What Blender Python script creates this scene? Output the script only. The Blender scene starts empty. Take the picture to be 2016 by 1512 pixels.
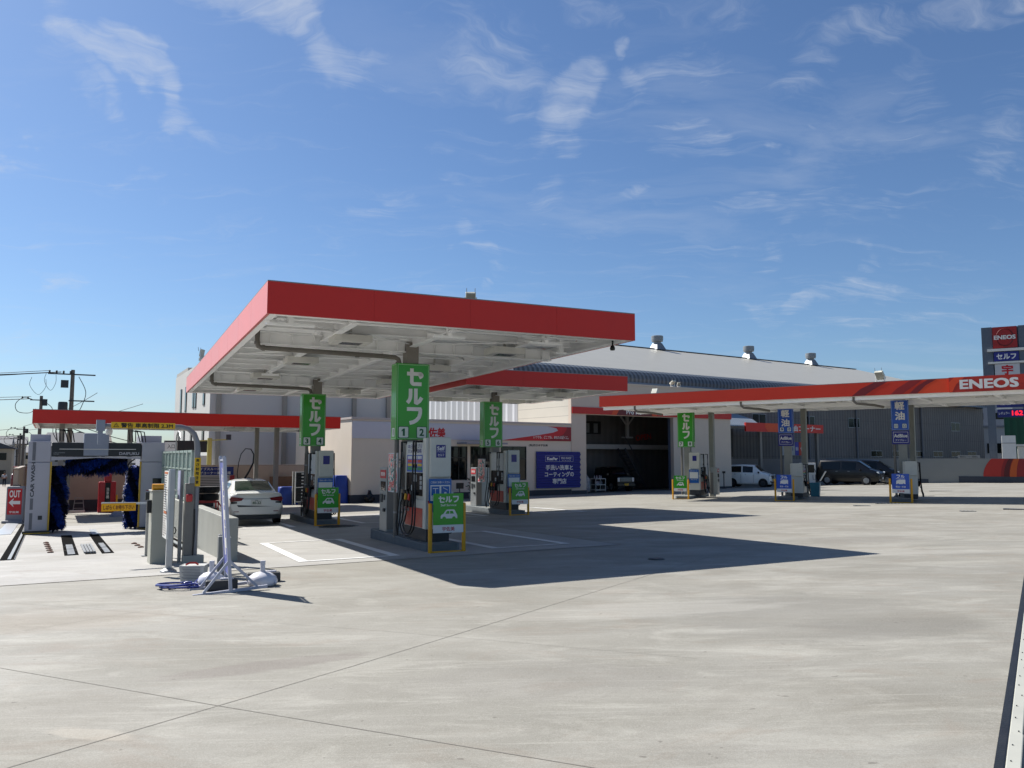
import bpy, bmesh, math, random
from mathutils import Vector, Matrix
random.seed(11)
SC = bpy.context.scene
COL = SC.collection
rad = math.radians

# ------------------------------------------------------------------ camera
EYE = 1.65
cam_d = bpy.data.cameras.new("camera")
cam = bpy.data.objects.new("camera", cam_d); COL.objects.link(cam)
cam_d.sensor_width = 36.0
cam_d.lens = 1601.43 / 2016 * 36.0
cam_d.clip_start = 0.1; cam_d.clip_end = 6000
_p, _r = 0.0901, 0.0008
cp, sp = math.cos(_p), math.sin(_p); cr, sr = math.cos(_r), math.sin(_r)
right = Vector((1, 0, 0)); fwd = Vector((0, cp, sp)); up = Vector((0, -sp, cp))
r2 = cr * right + sr * up; u2 = -sr * right + cr * up
M = Matrix((r2, u2, -fwd)).transposed().to_4x4(); M.translation = Vector((0, 0, EYE))
cam.matrix_world = M
SC.camera = cam
SC.render.resolution_x = 1024; SC.render.resolution_y = 768

# ------------------------------------------------------------------ world, sun, exposure
SUN_EL = math.atan(1 / math.hypot(.8205, .5493))
SUN_AZ = math.atan2(-.8205, .5493)           # towards the sun, clockwise from +Y (negative = to the left)
SKY_STRENGTH = 0.056
world = bpy.data.worlds.new("World"); SC.world = world; world.use_nodes = True
nt = world.node_tree; nt.nodes.clear()
def wn(t, **k):
    n = nt.nodes.new(t)
    for a, b in k.items(): setattr(n, a, b)
    return n
def wl(a, b): nt.links.new(a, b)
w_out = wn('ShaderNodeOutputWorld'); w_bg = wn('ShaderNodeBackground'); w_bg.inputs['Strength'].default_value = SKY_STRENGTH
sky = wn('ShaderNodeTexSky', sky_type='NISHITA', sun_disc=False, sun_elevation=SUN_EL, sun_rotation=SUN_AZ, altitude=0, air_density=1.0, dust_density=0.6, ozone_density=2.0)
tc = wn('ShaderNodeTexCoord'); sep = wn('ShaderNodeSeparateXYZ'); wl(tc.outputs['Generated'], sep.inputs[0])
zc = wn('ShaderNodeMath', operation='MAXIMUM'); wl(sep.outputs['Z'], zc.inputs[0]); zc.inputs[1].default_value = 0.03
zadd = wn('ShaderNodeMath', operation='ADD'); wl(zc.outputs[0], zadd.inputs[0]); zadd.inputs[1].default_value = 0.12
dx = wn('ShaderNodeMath', operation='DIVIDE'); wl(sep.outputs['X'], dx.inputs[0]); wl(zadd.outputs[0], dx.inputs[1])
dy = wn('ShaderNodeMath', operation='DIVIDE'); wl(sep.outputs['Y'], dy.inputs[0]); wl(zadd.outputs[0], dy.inputs[1])
comb = wn('ShaderNodeCombineXYZ'); wl(dx.outputs[0], comb.inputs[0]); wl(dy.outputs[0], comb.inputs[1])
# thin cirrus: warped, stretched noise on a high plane
mp = wn('ShaderNodeMapping'); wl(comb.outputs[0], mp.inputs[0]); mp.inputs['Rotation'].default_value = (0, 0, rad(38)); mp.inputs['Scale'].default_value = (1.0, 3.0, 1); mp.inputs['Location'].default_value = (2.1, 4.7, 0)
warp = wn('ShaderNodeTexNoise'); warp.inputs['Scale'].default_value = 1.3; warp.inputs['Detail'].default_value = 3; wl(comb.outputs[0], warp.inputs['Vector'])
wsc = wn('ShaderNodeVectorMath', operation='SCALE'); wl(warp.outputs['Color'], wsc.inputs[0]); wsc.inputs['Scale'].default_value = 1.3
wad = wn('ShaderNodeVectorMath', operation='ADD'); wl(mp.outputs[0], wad.inputs[0]); wl(wsc.outputs[0], wad.inputs[1])
n1 = wn('ShaderNodeTexNoise'); n1.inputs['Scale'].default_value = 1.15; n1.inputs['Detail'].default_value = 9; n1.inputs['Roughness'].default_value = .62; wl(wad.outputs[0], n1.inputs['Vector'])
n2 = wn('ShaderNodeTexNoise'); n2.inputs['Scale'].default_value = 0.55; n2.inputs['Detail'].default_value = 2; wl(comb.outputs[0], n2.inputs['Vector'])
r1 = wn('ShaderNodeMapRange'); wl(n1.outputs['Fac'], r1.inputs['Value']); r1.inputs['From Min'].default_value = .53; r1.inputs['From Max'].default_value = .80
r2n = wn('ShaderNodeMapRange'); wl(n2.outputs['Fac'], r2n.inputs['Value']); r2n.inputs['From Min'].default_value = .40; r2n.inputs['From Max'].default_value = .62
mm = wn('ShaderNodeMath', operation='MULTIPLY'); wl(r1.outputs[0], mm.inputs[0]); wl(r2n.outputs[0], mm.inputs[1])
# a few larger wisps where the sky holds them (direction, half-size along and across, turn of the streak)
# each wisp: a soft ellipse in direction space, broken up by the fine noise
def wisp(d, a, b, turn, amt, prev):
    d = Vector(d).normalized()
    e1 = d.cross(Vector((0, 0, 1))).normalized(); e2 = e1.cross(d).normalized()
    f1 = math.cos(turn) * e1 + math.sin(turn) * e2; f2 = -math.sin(turn) * e1 + math.cos(turn) * e2
    o = []
    for f, s in ((f1, a), (f2, b)):
        dt = wn('ShaderNodeVectorMath', operation='DOT_PRODUCT'); wl(wdir.outputs[0], dt.inputs[0]); dt.inputs[1].default_value = f / s
        sq = wn('ShaderNodeMath', operation='POWER'); ab = wn('ShaderNodeMath', operation='ABSOLUTE'); wl(dt.outputs['Value'], ab.inputs[0]); wl(ab.outputs[0], sq.inputs[0]); sq.inputs[1].default_value = 2
        o.append(sq)
    ad = wn('ShaderNodeMath', operation='ADD'); wl(o[0].outputs[0], ad.inputs[0]); wl(o[1].outputs[0], ad.inputs[1])
    mr = wn('ShaderNodeMapRange', interpolation_type='SMOOTHSTEP'); wl(ad.outputs[0], mr.inputs['Value']); mr.inputs['From Min'].default_value = 1.7; mr.inputs['From Max'].default_value = 0.0; mr.inputs['To Max'].default_value = amt
    # only on this side of the sky
    fr = wn('ShaderNodeVectorMath', operation='DOT_PRODUCT'); wl(tc.outputs['Generated'], fr.inputs[0]); fr.inputs[1].default_value = d
    gt = wn('ShaderNodeMath', operation='GREATER_THAN'); wl(fr.outputs['Value'], gt.inputs[0]); gt.inputs[1].default_value = .5
    ml = wn('ShaderNodeMath', operation='MULTIPLY'); wl(mr.outputs[0], ml.inputs[0]); wl(gt.outputs[0], ml.inputs[1])
    if prev is None: return ml
    mx = wn('ShaderNodeMath', operation='MAXIMUM'); wl(prev.outputs[0], mx.inputs[0]); wl(ml.outputs[0], mx.inputs[1]); return mx
wn3 = wn('ShaderNodeTexNoise'); wn3.inputs['Scale'].default_value = 9; wn3.inputs['Detail'].default_value = 5; wl(tc.outputs['Generated'], wn3.inputs['Vector'])
wsb = wn('ShaderNodeVectorMath', operation='SUBTRACT'); wl(wn3.outputs['Color'], wsb.inputs[0]); wsb.inputs[1].default_value = (.5, .5, .5)
ws3 = wn('ShaderNodeVectorMath', operation='SCALE'); wl(wsb.outputs[0], ws3.inputs[0]); ws3.inputs['Scale'].default_value = .20
wdir = wn('ShaderNodeVectorMath', operation='ADD'); wl(tc.outputs['Generated'], wdir.inputs[0]); wl(ws3.outputs[0], wdir.inputs[1])
WISPS = []   # filled in below
WISPS = [((-0.4230, 0.8032, 0.4194), 0.0940, 0.0176, -0.384, 0.80),
    ((-0.3684, 0.8365, 0.4057), 0.0718, 0.0197, -0.785, 0.75),
    ((-0.2488, 0.8500, 0.4643), 0.1261, 0.0344, -0.489, 0.85),
    ((-0.1762, 0.8785, 0.4440), 0.0754, 0.0267, -0.436, 0.60),
    ((-0.4464, 0.7998, 0.4013), 0.0375, 0.0162, -0.785, 0.50),
    ((-0.4756, 0.7830, 0.4008), 0.0428, 0.0264, -0.524, 0.35),
    ((-0.0454, 0.8891, 0.4555), 0.0763, 0.0525, -0.175, 0.35),
    ((0.0629, 0.9129, 0.4032), 0.0428, 0.0323, 0.262, 0.60),
    ((0.1207, 0.8858, 0.4480), 0.0290, 0.0119, -1.396, 0.70),
    ((0.1522, 0.8984, 0.4120), 0.0316, 0.0197, 0.349, 0.55),
    ((0.2064, 0.8790, 0.4298), 0.0618, 0.0237, 0.175, 0.40),
    ((0.2972, 0.8880, 0.3510), 0.0180, 0.0180, 0.000, 0.60),
    ((0.3531, 0.8671, 0.3514), 0.0541, 0.0365, 1.047, 0.45),
    ((0.4171, 0.8373, 0.3534), 0.0458, 0.0240, 0.611, 0.40),
    ((0.4274, 0.7863, 0.4461), 0.1412, 0.0318, 0.140, 0.50),
    ((0.0744, 0.8649, 0.4963), 0.0608, 0.0248, 0.087, 0.45),
    ((0.2013, 0.9161, 0.3468), 0.0286, 0.0386, 1.047, 0.35),
    ((0.0528, 0.9513, 0.3036), 0.0446, 0.0273, 0.698, 0.50),
    ((0.1428, 0.9429, 0.3009), 0.0294, 0.0143, 0.000, 0.40),
    ((-0.0419, 0.9622, 0.2692), 0.0451, 0.0130, -0.873, 0.40),
    ((0.3345, 0.9234, 0.1882), 0.0793, 0.0125, -0.035, 0.40),
    ((0.3408, 0.9022, 0.2645), 0.0845, 0.0198, 0.000, 0.35),
    ((0.2614, 0.9271, 0.2687), 0.0289, 0.0125, 0.000, 0.30),
    ((-0.4079, 0.8610, 0.3038), 0.0403, 0.0087, -0.070, 0.45),
    ((-0.4713, 0.8604, 0.1941), 0.0403, 0.0116, -0.209, 0.55),
    ((-0.1905, 0.9353, 0.2983), 0.0438, 0.0158, 0.000, 0.25),
    ((-0.0954, 0.9390, 0.3304), 0.0293, 0.0158, 0.000, 0.20),
    ((0.4929, 0.8025, 0.3361), 0.0439, 0.0338, 0.349, 0.35),
    ((-0.5188, 0.8057, 0.2858), 0.0189, 0.0095, 0.000, 0.50),
    ((-0.5024, 0.8299, 0.2427), 0.0389, 0.0098, 0.000, 0.25),
    ((-0.4926, 0.8605, 0.1296), 0.0537, 0.0087, 0.000, 0.25),
    ((0.3910, 0.9091, 0.1435), 0.1419, 0.0230, 0.000, 0.20),
    ((-0.0421, 0.9727, 0.2280), 0.0152, 0.0098, -1.047, 0.40)]
acc = None
for wd in WISPS: acc = wisp(*wd, acc)
fine = wn('ShaderNodeTexNoise'); fine.inputs['Scale'].default_value = 1.8; fine.inputs['Detail'].default_value = 12; fine.inputs['Roughness'].default_value = .66; fine.inputs['Distortion'].default_value = .25
fmp = wn('ShaderNodeMapping'); fmp.inputs['Scale'].default_value = (1.5, 6.5, 1); fmp.inputs['Rotation'].default_value = (0, 0, rad(-42))
fw1 = wn('ShaderNodeTexNoise'); fw1.inputs['Scale'].default_value = 2.2; fw1.inputs['Detail'].default_value = 4; wl(comb.outputs[0], fw1.inputs['Vector'])
fw2 = wn('ShaderNodeVectorMath', operation='SCALE'); wl(fw1.outputs['Color'], fw2.inputs[0]); fw2.inputs['Scale'].default_value = .55
fw3 = wn('ShaderNodeVectorMath', operation='ADD'); wl(comb.outputs[0], fw3.inputs[0]); wl(fw2.outputs[0], fw3.inputs[1])
wl(fw3.outputs[0], fmp.inputs[0]); wl(fmp.outputs[0], fine.inputs['Vector'])
fr_ = wn('ShaderNodeMapRange'); wl(fine.outputs['Fac'], fr_.inputs['Value']); fr_.inputs['From Min'].default_value = .40; fr_.inputs['From Max'].default_value = .72
thick = wn('ShaderNodeMath', operation='MULTIPLY_ADD'); wl(acc.outputs[0], thick.inputs[0]); thick.inputs[1].default_value = .37; wl(fine.outputs['Fac'], thick.inputs[2])
wm = wn('ShaderNodeMapRange', interpolation_type='SMOOTHSTEP'); wl(thick.outputs[0], wm.inputs['Value']); wm.inputs['From Min'].default_value = .52; wm.inputs['From Max'].default_value = 1.10; wm.inputs['To Max'].default_value = .64
bm_ = wn('ShaderNodeMath', operation='MULTIPLY'); wl(mm.outputs[0], bm_.inputs[0]); bm_.inputs[1].default_value = .34
cl = wn('ShaderNodeMath', operation='MAXIMUM'); wl(wm.outputs[0], cl.inputs[0]); wl(bm_.outputs[0], cl.inputs[1])
mixc = wn('ShaderNodeMix', data_type='RGBA'); wl(cl.outputs[0], mixc.inputs['Factor']); tint = wn('ShaderNodeMix', data_type='RGBA', blend_type='MULTIPLY'); tint.inputs['Factor'].default_value = 1; tint.inputs['B'].default_value = (.80, .99, 1.22, 1); wl(sky.outputs[0], tint.inputs['A']); wl(tint.outputs['Result'], mixc.inputs['A']); mixc.inputs['B'].default_value = (7.0, 7.6, 8.6, 1)
wl(mixc.outputs['Result'], w_bg.inputs['Color']); wl(w_bg.outputs[0], w_out.inputs[0])

sun_d = bpy.data.lights.new("sun", 'SUN'); sun_d.energy = 5.0; sun_d.angle = rad(.5); sun_d.color = (1, .965, .91)
sun = bpy.data.objects.new("sun", sun_d); COL.objects.link(sun)
sun.rotation_euler = Vector((.8205, -.5493, -1)).to_track_quat('-Z', 'Y').to_euler()
sun.location = (-40, 30, 60)
SC.view_settings.view_transform = 'Standard'; SC.view_settings.look = 'None'; SC.view_settings.gamma = 1.0
SC.view_settings.exposure = 0.70
SC.cycles.max_bounces = 6; SC.cycles.diffuse_bounces = 3; SC.cycles.glossy_bounces = 3; SC.cycles.use_denoising = True
SC.cycles.sample_clamp_indirect = 6

# ------------------------------------------------------------------ ground height (a gently sloping yard that levels off)
def _sat(v, lo, hi, w=12.0):
    if v > hi: return hi + w * (1 - math.exp(-(v - hi) / w))
    if v < lo: return lo - w * (1 - math.exp(-(lo - v) / w))
    return v
def gz(x, y): return .0187 * _sat(x, -26, 36) - .0146 * _sat(y, -12, 66)

# ------------------------------------------------------------------ materials
def lin(c):
    if isinstance(c, str):
        c = [int(c[i:i + 2], 16) / 255 for i in (1, 3, 5)]
    return tuple((v / 12.92 if v <= .04045 else ((v + .055) / 1.055) ** 2.4) for v in c) + (1,)
MATS = {}
def mat(name, color, rough=.6, metal=0.0, var=.08, scale=6.0, bump=0.0, bscale=60.0, emit=0.0, trans=0.0, alpha=1.0, coat=0.0, stretch=(1, 1, 1), ior=1.45, spec=.5, detail=4):
    if name in MATS: return MATS[name]
    m = bpy.data.materials.new(name); m.use_nodes = True; t = m.node_tree; b = t.nodes['Principled BSDF']
    c = lin(color) if isinstance(color, str) else tuple(color) + (1,)
    if not emit and name != 'soffit_white': c = tuple(v * .84 for v in c[:3]) + (1,)
    b.inputs['Roughness'].default_value = rough; b.inputs['Metallic'].default_value = metal
    b.inputs['IOR'].default_value = ior; b.inputs['Specular IOR Level'].default_value = spec
    b.inputs['Coat Weight'].default_value = coat; b.inputs['Coat Roughness'].default_value = .04
    if trans: b.inputs['Transmission Weight'].default_value = trans
    if alpha < 1: b.inputs['Alpha'].default_value = alpha
    if var > 0 or bump > 0:
        tcn = t.nodes.new('ShaderNodeTexCoord'); mpn = t.nodes.new('ShaderNodeMapping'); mpn.inputs['Scale'].default_value = stretch
        t.links.new(tcn.outputs['Object'], mpn.inputs[0])
    if var > 0:
        nn = t.nodes.new('ShaderNodeTexNoise'); nn.inputs['Scale'].default_value = scale; nn.inputs['Detail'].default_value = detail; nn.inputs['Roughness'].default_value = .6
        t.links.new(mpn.outputs[0], nn.inputs['Vector'])
        rp = t.nodes.new('ShaderNodeValToRGB'); t.links.new(nn.outputs['Fac'], rp.inputs[0])
        rp.color_ramp.elements[0].position = .3; rp.color_ramp.elements[1].position = .72
        rp.color_ramp.elements[0].color = tuple(max(0, v * (1 - var)) for v in c[:3]) + (1,)
        rp.color_ramp.elements[1].color = tuple(min(1, v * (1 + var)) for v in c[:3]) + (1,)
        t.links.new(rp.outputs[0], b.inputs['Base Color'])
        rr = t.nodes.new('ShaderNodeMapRange'); t.links.new(nn.outputs['Fac'], rr.inputs[0]); rr.inputs[3].default_value = max(0, rough - .06); rr.inputs[4].default_value = min(1, rough + .06)
        t.links.new(rr.outputs[0], b.inputs['Roughness'])
    else: b.inputs['Base Color'].default_value = c
    if bump > 0:
        nb = t.nodes.new('ShaderNodeTexNoise'); nb.inputs['Scale'].default_value = bscale; nb.inputs['Detail'].default_value = 6
        t.links.new(mpn.outputs[0], nb.inputs['Vector'])
        bp = t.nodes.new('ShaderNodeBump'); bp.inputs['Strength'].default_value = bump; bp.inputs['Distance'].default_value = .02
        t.links.new(nb.outputs['Fac'], bp.inputs['Height']); t.links.new(bp.outputs[0], b.inputs['Normal'])
    if emit:
        b.inputs['Emission Color'].default_value = c; b.inputs['Emission Strength'].default_value = emit
    MATS[name] = m; return m
def ribbed(name, color, pitch, axis='X', rough=.45, metal=0.0, strength=.8, var=.08, dark=.75, duty=.5, hlines=0.0):
    """sheet metal with vertical ribs every <pitch> metres along an object axis"""
    m = mat(name, color, rough, metal, var=0); t = m.node_tree; b = t.nodes['Principled BSDF']
    tcn = t.nodes.new('ShaderNodeTexCoord'); sp_ = t.nodes.new('ShaderNodeSeparateXYZ'); t.links.new(tcn.outputs['Object'], sp_.inputs[0])
    mu = t.nodes.new('ShaderNodeMath'); mu.operation = 'MULTIPLY'; t.links.new(sp_.outputs[axis], mu.inputs[0]); mu.inputs[1].default_value = 1 / pitch
    fr = t.nodes.new('ShaderNodeMath'); fr.operation = 'FRACT'; t.links.new(mu.outputs[0], fr.inputs[0])
    pp = t.nodes.new('ShaderNodeMath'); pp.operation = 'PINGPONG'; t.links.new(fr.outputs[0], pp.inputs[0]); pp.inputs[1].default_value = .5
    mr = t.nodes.new('ShaderNodeMapRange'); mr.interpolation_type = 'SMOOTHSTEP'; t.links.new(pp.outputs[0], mr.inputs[0]); mr.inputs[1].default_value = .5 * duty - .12; mr.inputs[2].default_value = .5 * duty + .12
    nn = t.nodes.new('ShaderNodeTexNoise'); nn.inputs['Scale'].default_value = .7; nn.inputs['Detail'].default_value = 6; t.links.new(tcn.outputs['Object'], nn.inputs['Vector'])
    c = lin(color) if isinstance(color, str) else tuple(color) + (1,)
    c = tuple(v * .84 for v in c[:3]) + (1,)
    rp = t.nodes.new('ShaderNodeValToRGB'); t.links.new(nn.outputs['Fac'], rp.inputs[0]); rp.color_ramp.elements[0].position = .3; rp.color_ramp.elements[1].position = .7
    rp.color_ramp.elements[0].color = tuple(v * (1 - var) for v in c[:3]) + (1,); rp.color_ramp.elements[1].color = tuple(min(1, v * (1 + var)) for v in c[:3]) + (1,)
    mx = t.nodes.new('ShaderNodeMix'); mx.data_type = 'RGBA'; mx.blend_type = 'MULTIPLY'; mx.inputs[0].default_value = 1
    mr2 = t.nodes.new('ShaderNodeMapRange'); t.links.new(mr.outputs[0], mr2.inputs[0]); mr2.inputs[3].default_value = dark; mr2.inputs[4].default_value = 1
    t.links.new(rp.outputs[0], mx.inputs['A']); t.links.new(mr2.outputs[0], mx.inputs['B'])
    outc = mx.outputs['Result']
    if hlines:
        m3 = t.nodes.new('ShaderNodeMath'); m3.operation = 'MULTIPLY'; t.links.new(sp_.outputs['Z'], m3.inputs[0]); m3.inputs[1].default_value = 1 / hlines
        f3 = t.nodes.new('ShaderNodeMath'); f3.operation = 'FRACT'; t.links.new(m3.outputs[0], f3.inputs[0])
        g3 = t.nodes.new('ShaderNodeMath'); g3.operation = 'GREATER_THAN'; t.links.new(f3.outputs[0], g3.inputs[0]); g3.inputs[1].default_value = .03 / hlines
        q3 = t.nodes.new('ShaderNodeMapRange'); t.links.new(g3.outputs[0], q3.inputs[0]); q3.inputs[3].default_value = .6
        mx2 = t.nodes.new('ShaderNodeMix'); mx2.data_type = 'RGBA'; mx2.blend_type = 'MULTIPLY'; mx2.inputs[0].default_value = 1
        t.links.new(outc, mx2.inputs['A']); t.links.new(q3.outputs[0], mx2.inputs['B']); outc = mx2.outputs['Result']
    t.links.new(outc, b.inputs['Base Color'])
    bp = t.nodes.new('ShaderNodeBump'); bp.inputs['Strength'].default_value = strength; bp.inputs['Distance'].default_value = .04
    t.links.new(mr.outputs[0], bp.inputs['Height']); t.links.new(bp.outputs[0], b.inputs['Normal'])
    return m

# ------------------------------------------------------------------ mesh helpers
class MB:
    def __init__(s): s.v = []; s.f = []; s.m = []; s.i = 0
    def mi(s, i): s.i = i; return s
    def add(s, vs, fs):
        o = len(s.v); s.v += [Vector(v) for v in vs]
        for f in fs: s.f.append([o + k for k in f]); s.m.append(s.i)
        return s
    def box(s, x0, x1, y0, y1, z0, z1):
        v = [(x, y, z) for z in (z0, z1) for y in (y0, y1) for x in (x0, x1)]
        return s.add(v, [(0, 2, 3, 1), (4, 5, 7, 6), (0, 1, 5, 4), (2, 6, 7, 3), (0, 4, 6, 2), (1, 3, 7, 5)])
    def obox(s, c, sx, sy, sz, rot=None):
        c = Vector(c); R_ = rot or Matrix.Identity(3)
        v = [c + R_ @ Vector((x * sx / 2, y * sy / 2, z * sz / 2)) for z in (-1, 1) for y in (-1, 1) for x in (-1, 1)]
        return s.add(v, [(0, 2, 3, 1), (4, 5, 7, 6), (0, 1, 5, 4), (2, 6, 7, 3), (0, 4, 6, 2), (1, 3, 7, 5)])
    def bar(s, a, b, w, h=None):
        """rectangular bar from a to b, w wide and h high"""
        a, b = Vector(a), Vector(b); h = h or w; d = (b - a); L = d.length; d.normalize()
        u = Vector((0, 0, 1)) if abs(d.z) < .95 else Vector((0, 1, 0))
        x = d.cross(u).normalized(); z = x.cross(d).normalized()
        v = [p + x * i * w / 2 + z * j * h / 2 for p in (a, b) for i, j in ((-1, -1), (1, -1), (1, 1), (-1, 1))]
        return s.add(v, [(0, 1, 2, 3), (7, 6, 5, 4), (0, 4, 5, 1), (1, 5, 6, 2), (2, 6, 7, 3), (3, 7, 4, 0)])
    def tube(s, pts, r, n=8, caps=True, closed=False):
        pts = [Vector(p) for p in pts]; N = len(pts); rs = r if isinstance(r, (list, tuple)) else [r] * N
        t0 = (pts[1] - pts[0]).normalized(); ref = Vector((0, 0, 1)) if abs(t0.z) < .9 else Vector((1, 0, 0))
        x = t0.cross(ref).normalized(); rings = []
        for k in range(N):
            if closed: t = (pts[(k + 1) % N] - pts[k - 1]).normalized()
            else: t = (pts[min(k + 1, N - 1)] - pts[max(k - 1, 0)]).normalized()
            x = (x - t * x.dot(t)).normalized(); y = t.cross(x)
            rings.append([pts[k] + (x * math.cos(a) + y * math.sin(a)) * rs[k] for a in [2 * math.pi * q / n for q in range(n)]])
        v = [p for rg in rings for p in rg]; f = []
        for k in range(N if closed else N - 1):
            k2 = (k + 1) % N
            for q in range(n):
                q2 = (q + 1) % n; f.append((k * n + q, k * n + q2, k2 * n + q2, k2 * n + q))
        if caps and not closed: f.append(tuple(range(n))[::-1]); f.append(tuple((N - 1) * n + q for q in range(n)))
        return s.add(v, f)
    def cyl(s, a, b, r, n=14, r1=None): return s.tube([a, b], [r, r if r1 is None else r1], n)
    def lathe(s, prof, c=(0, 0, 0), n=20, squash=(1, 1)):
        c = Vector(c); v = []; f = []
        for (r, z) in prof:
            for q in range(n):
                a = 2 * math.pi * q / n; v.append(c + Vector((r * math.cos(a) * squash[0], r * math.sin(a) * squash[1], z)))
        for k in range(len(prof) - 1):
            for q in range(n): q2 = (q + 1) % n; f.append((k * n + q, k * n + q2, (k + 1) * n + q2, (k + 1) * n + q))
        f.append(tuple(range(n))[::-1]); f.append(tuple((len(prof) - 1) * n + q for q in range(n)))
        return s.add(v, f)
    def prism(s, pts, axis, a, b):
        """extrude a 2-D outline: axis 'x' outline is (y,z); 'y' is (x,z); 'z' is (x,y)"""
        def P(p, d):
            return {'x': (d, p[0], p[1]), 'y': (p[0], d, p[1]), 'z': (p[0], p[1], d)}[axis]
        n = len(pts); v = [P(p, a) for p in pts] + [P(p, b) for p in pts]
        f = [tuple(range(n)), tuple(range(2 * n - 1, n - 1, -1))] + [(k, n + k, n + (k + 1) % n, (k + 1) % n) for k in range(n)]
        return s.add(v, f)
    def quad(s, a, b, c, d): return s.add([a, b, c, d], [(0, 1, 2, 3)])
    def build(s, name, mats, parent=None, smooth=False, bevel=0.0, label=None, fix=True):
        me = bpy.data.meshes.new(name); me.from_pydata([tuple(v) for v in s.v], [], s.f)
        for m in (mats if isinstance(mats, (list, tuple)) else [mats]): me.materials.append(m)
        me.polygons.foreach_set('material_index', s.m)
        if fix:
            bm = bmesh.new(); bm.from_mesh(me); bmesh.ops.recalc_face_normals(bm, faces=bm.faces); bm.to_mesh(me); bm.free()
        if smooth:
            me.polygons.foreach_set('use_smooth', [True] * len(me.polygons))
            me.set_sharp_from_angle(angle=rad(38))
        o = bpy.data.objects.new(name, me); COL.objects.link(o)
        if parent: o.parent = parent
        if bevel:
            md = o.modifiers.new('bevel', 'BEVEL'); md.width = bevel; md.segments = 2; md.limit_method = 'ANGLE'; md.angle_limit = rad(40)
        if label: o['label'] = label
        return o
def tag(o, label, cat, group=None, kind=None):
    if label: o['label'] = label
    if cat: o['category'] = cat
    if group: o['group'] = group
    if kind: o['kind'] = kind
    return o
def thing(name, label, cat, loc=(0, 0, 0), az=0.0, group=None):
    o = bpy.data.objects.new(name, None); COL.objects.link(o); o.empty_display_size = .3
    o.location = loc; o.rotation_euler = (0, 0, rad(az)); return tag(o, label, cat, group)
def struct(o): o['kind'] = 'structure'; return o
def copy_thing(root, loc, az, label, group=None):
    r = root.copy(); COL.objects.link(r); r.location = loc; r.rotation_euler = (0, 0, rad(az)); r['label'] = label
    if group: r['group'] = group
    for ch in list(root.children):
        c = ch.copy(); COL.objects.link(c); c.parent = r
        for g in list(ch.children):
            d = g.copy(); COL.objects.link(d); d.parent = c
    return r
class Frame:
    def __init__(s, x, y, az): s.o = Vector((x, y)); s.az = az; a = rad(az); s.e = Vector((math.cos(a), math.sin(a))); s.n = Vector((-math.sin(a), math.cos(a)))
    def xy(s, u, v): p = s.o + s.e * u + s.n * v; return p.x, p.y
    def g(s, u, v, dz=0.0): x, y = s.xy(u, v); return (x, y, gz(x, y) + dz)
    def p(s, u, v, z): x, y = s.xy(u, v); return (x, y, z)
FM = Frame(-4.3745, 14.3439, 25.6154)     # main canopy
FD = Frame(4.4405, 41.3152, -37.0136)     # diesel canopy
FW = Frame(-18.7856, 31.8536, 29.4)       # car wash canopy and lane
FS = Frame(-8.6698, 44.0776, 33.6683)     # shop, pit building, warehouse

# ------------------------------------------------------------------ lettering
FACES = {'F': (Vector((1, 0, 0)), Vector((0, -1, 0))), 'B': (Vector((-1, 0, 0)), Vector((0, 1, 0))),
         'L': (Vector((0, -1, 0)), Vector((-1, 0, 0))), 'R': (Vector((0, 1, 0)), Vector((1, 0, 0)))}
_tc = {}
def text_mesh(s, bold):
    k = (s, bold)
    if k in _tc: return _tc[k]
    cu = bpy.data.curves.new('t', 'FONT'); cu.body = s; cu.size = 1; cu.resolution_u = 3; cu.extrude = 0.0
    o = bpy.data.objects.new('t', cu); COL.objects.link(o)
    dg = bpy.context.evaluated_depsgraph_get(); me = bpy.data.meshes.new_from_object(o.evaluated_get(dg))
    vs = [v.co.copy() for v in me.vertices]; fs = [tuple(p.vertices) for p in me.polygons]
    bpy.data.objects.remove(o); bpy.data.curves.remove(cu); bpy.data.meshes.remove(me)
    if not vs: vs = [Vector((0, 0, 0)), Vector((1, 0, 0)), Vector((1, 1, 0))]; fs = [(0, 1, 2)]
    x0 = min(v.x for v in vs); x1 = max(v.x for v in vs); y0 = min(v.y for v in vs); y1 = max(v.y for v in vs)
    if bold > .006:      # heavier strokes: the same outline laid again, a hair deeper, shifted each way
        n0 = len(vs); base = list(vs); bf = list(fs); b = bold * .8; vs = []; fs = []
        for q, (ax, ay) in enumerate(((0, 0), (b, b), (-b, b), (b, -b), (-b, -b))):
            o_ = len(vs); vs += [Vector((v.x + ax, v.y + ay, -.0003 * q)) for v in base]; fs += [tuple(i + o_ for i in f) for f in bf]
    x0 = min(v.x for v in vs); x1 = max(v.x for v in vs); y0 = min(v.y for v in vs); y1 = max(v.y for v in vs)
    _tc[k] = ([((v.x - x0) / max(1e-6, x1 - x0) - .5, (v.y - y0) / max(1e-6, y1 - y0) - .5, v.z) for v in vs], fs)
    return _tc[k]
def put_text(mb, s, c, w, h, face='F', bold=.012, skew=0.0, turn=0.0):
    """letters fitted into a w x h box centred on c, on a face"""
    vs, fs = text_mesh(s, bold); r, n = FACES[face]; c = Vector(c); ct, st = math.cos(turn), math.sin(turn)
    out = []
    for (x, y, z) in vs:
        X, Y = x * w + skew * y * h, y * h
        X, Y = X * ct - Y * st, X * st + Y * ct
        out.append(c + r * X + Vector((0, 0, 1)) * Y + n * z)
    mb.add(out, fs); return mb
def text(s, c, w, h, m, parent, face='F', bold=.012, name='lettering', skew=0.0, turn=0.0):
    mb = MB(); put_text(mb, s, c, w, h, face, bold, skew, turn); return mb.build(name, m, parent, fix=False)
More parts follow.
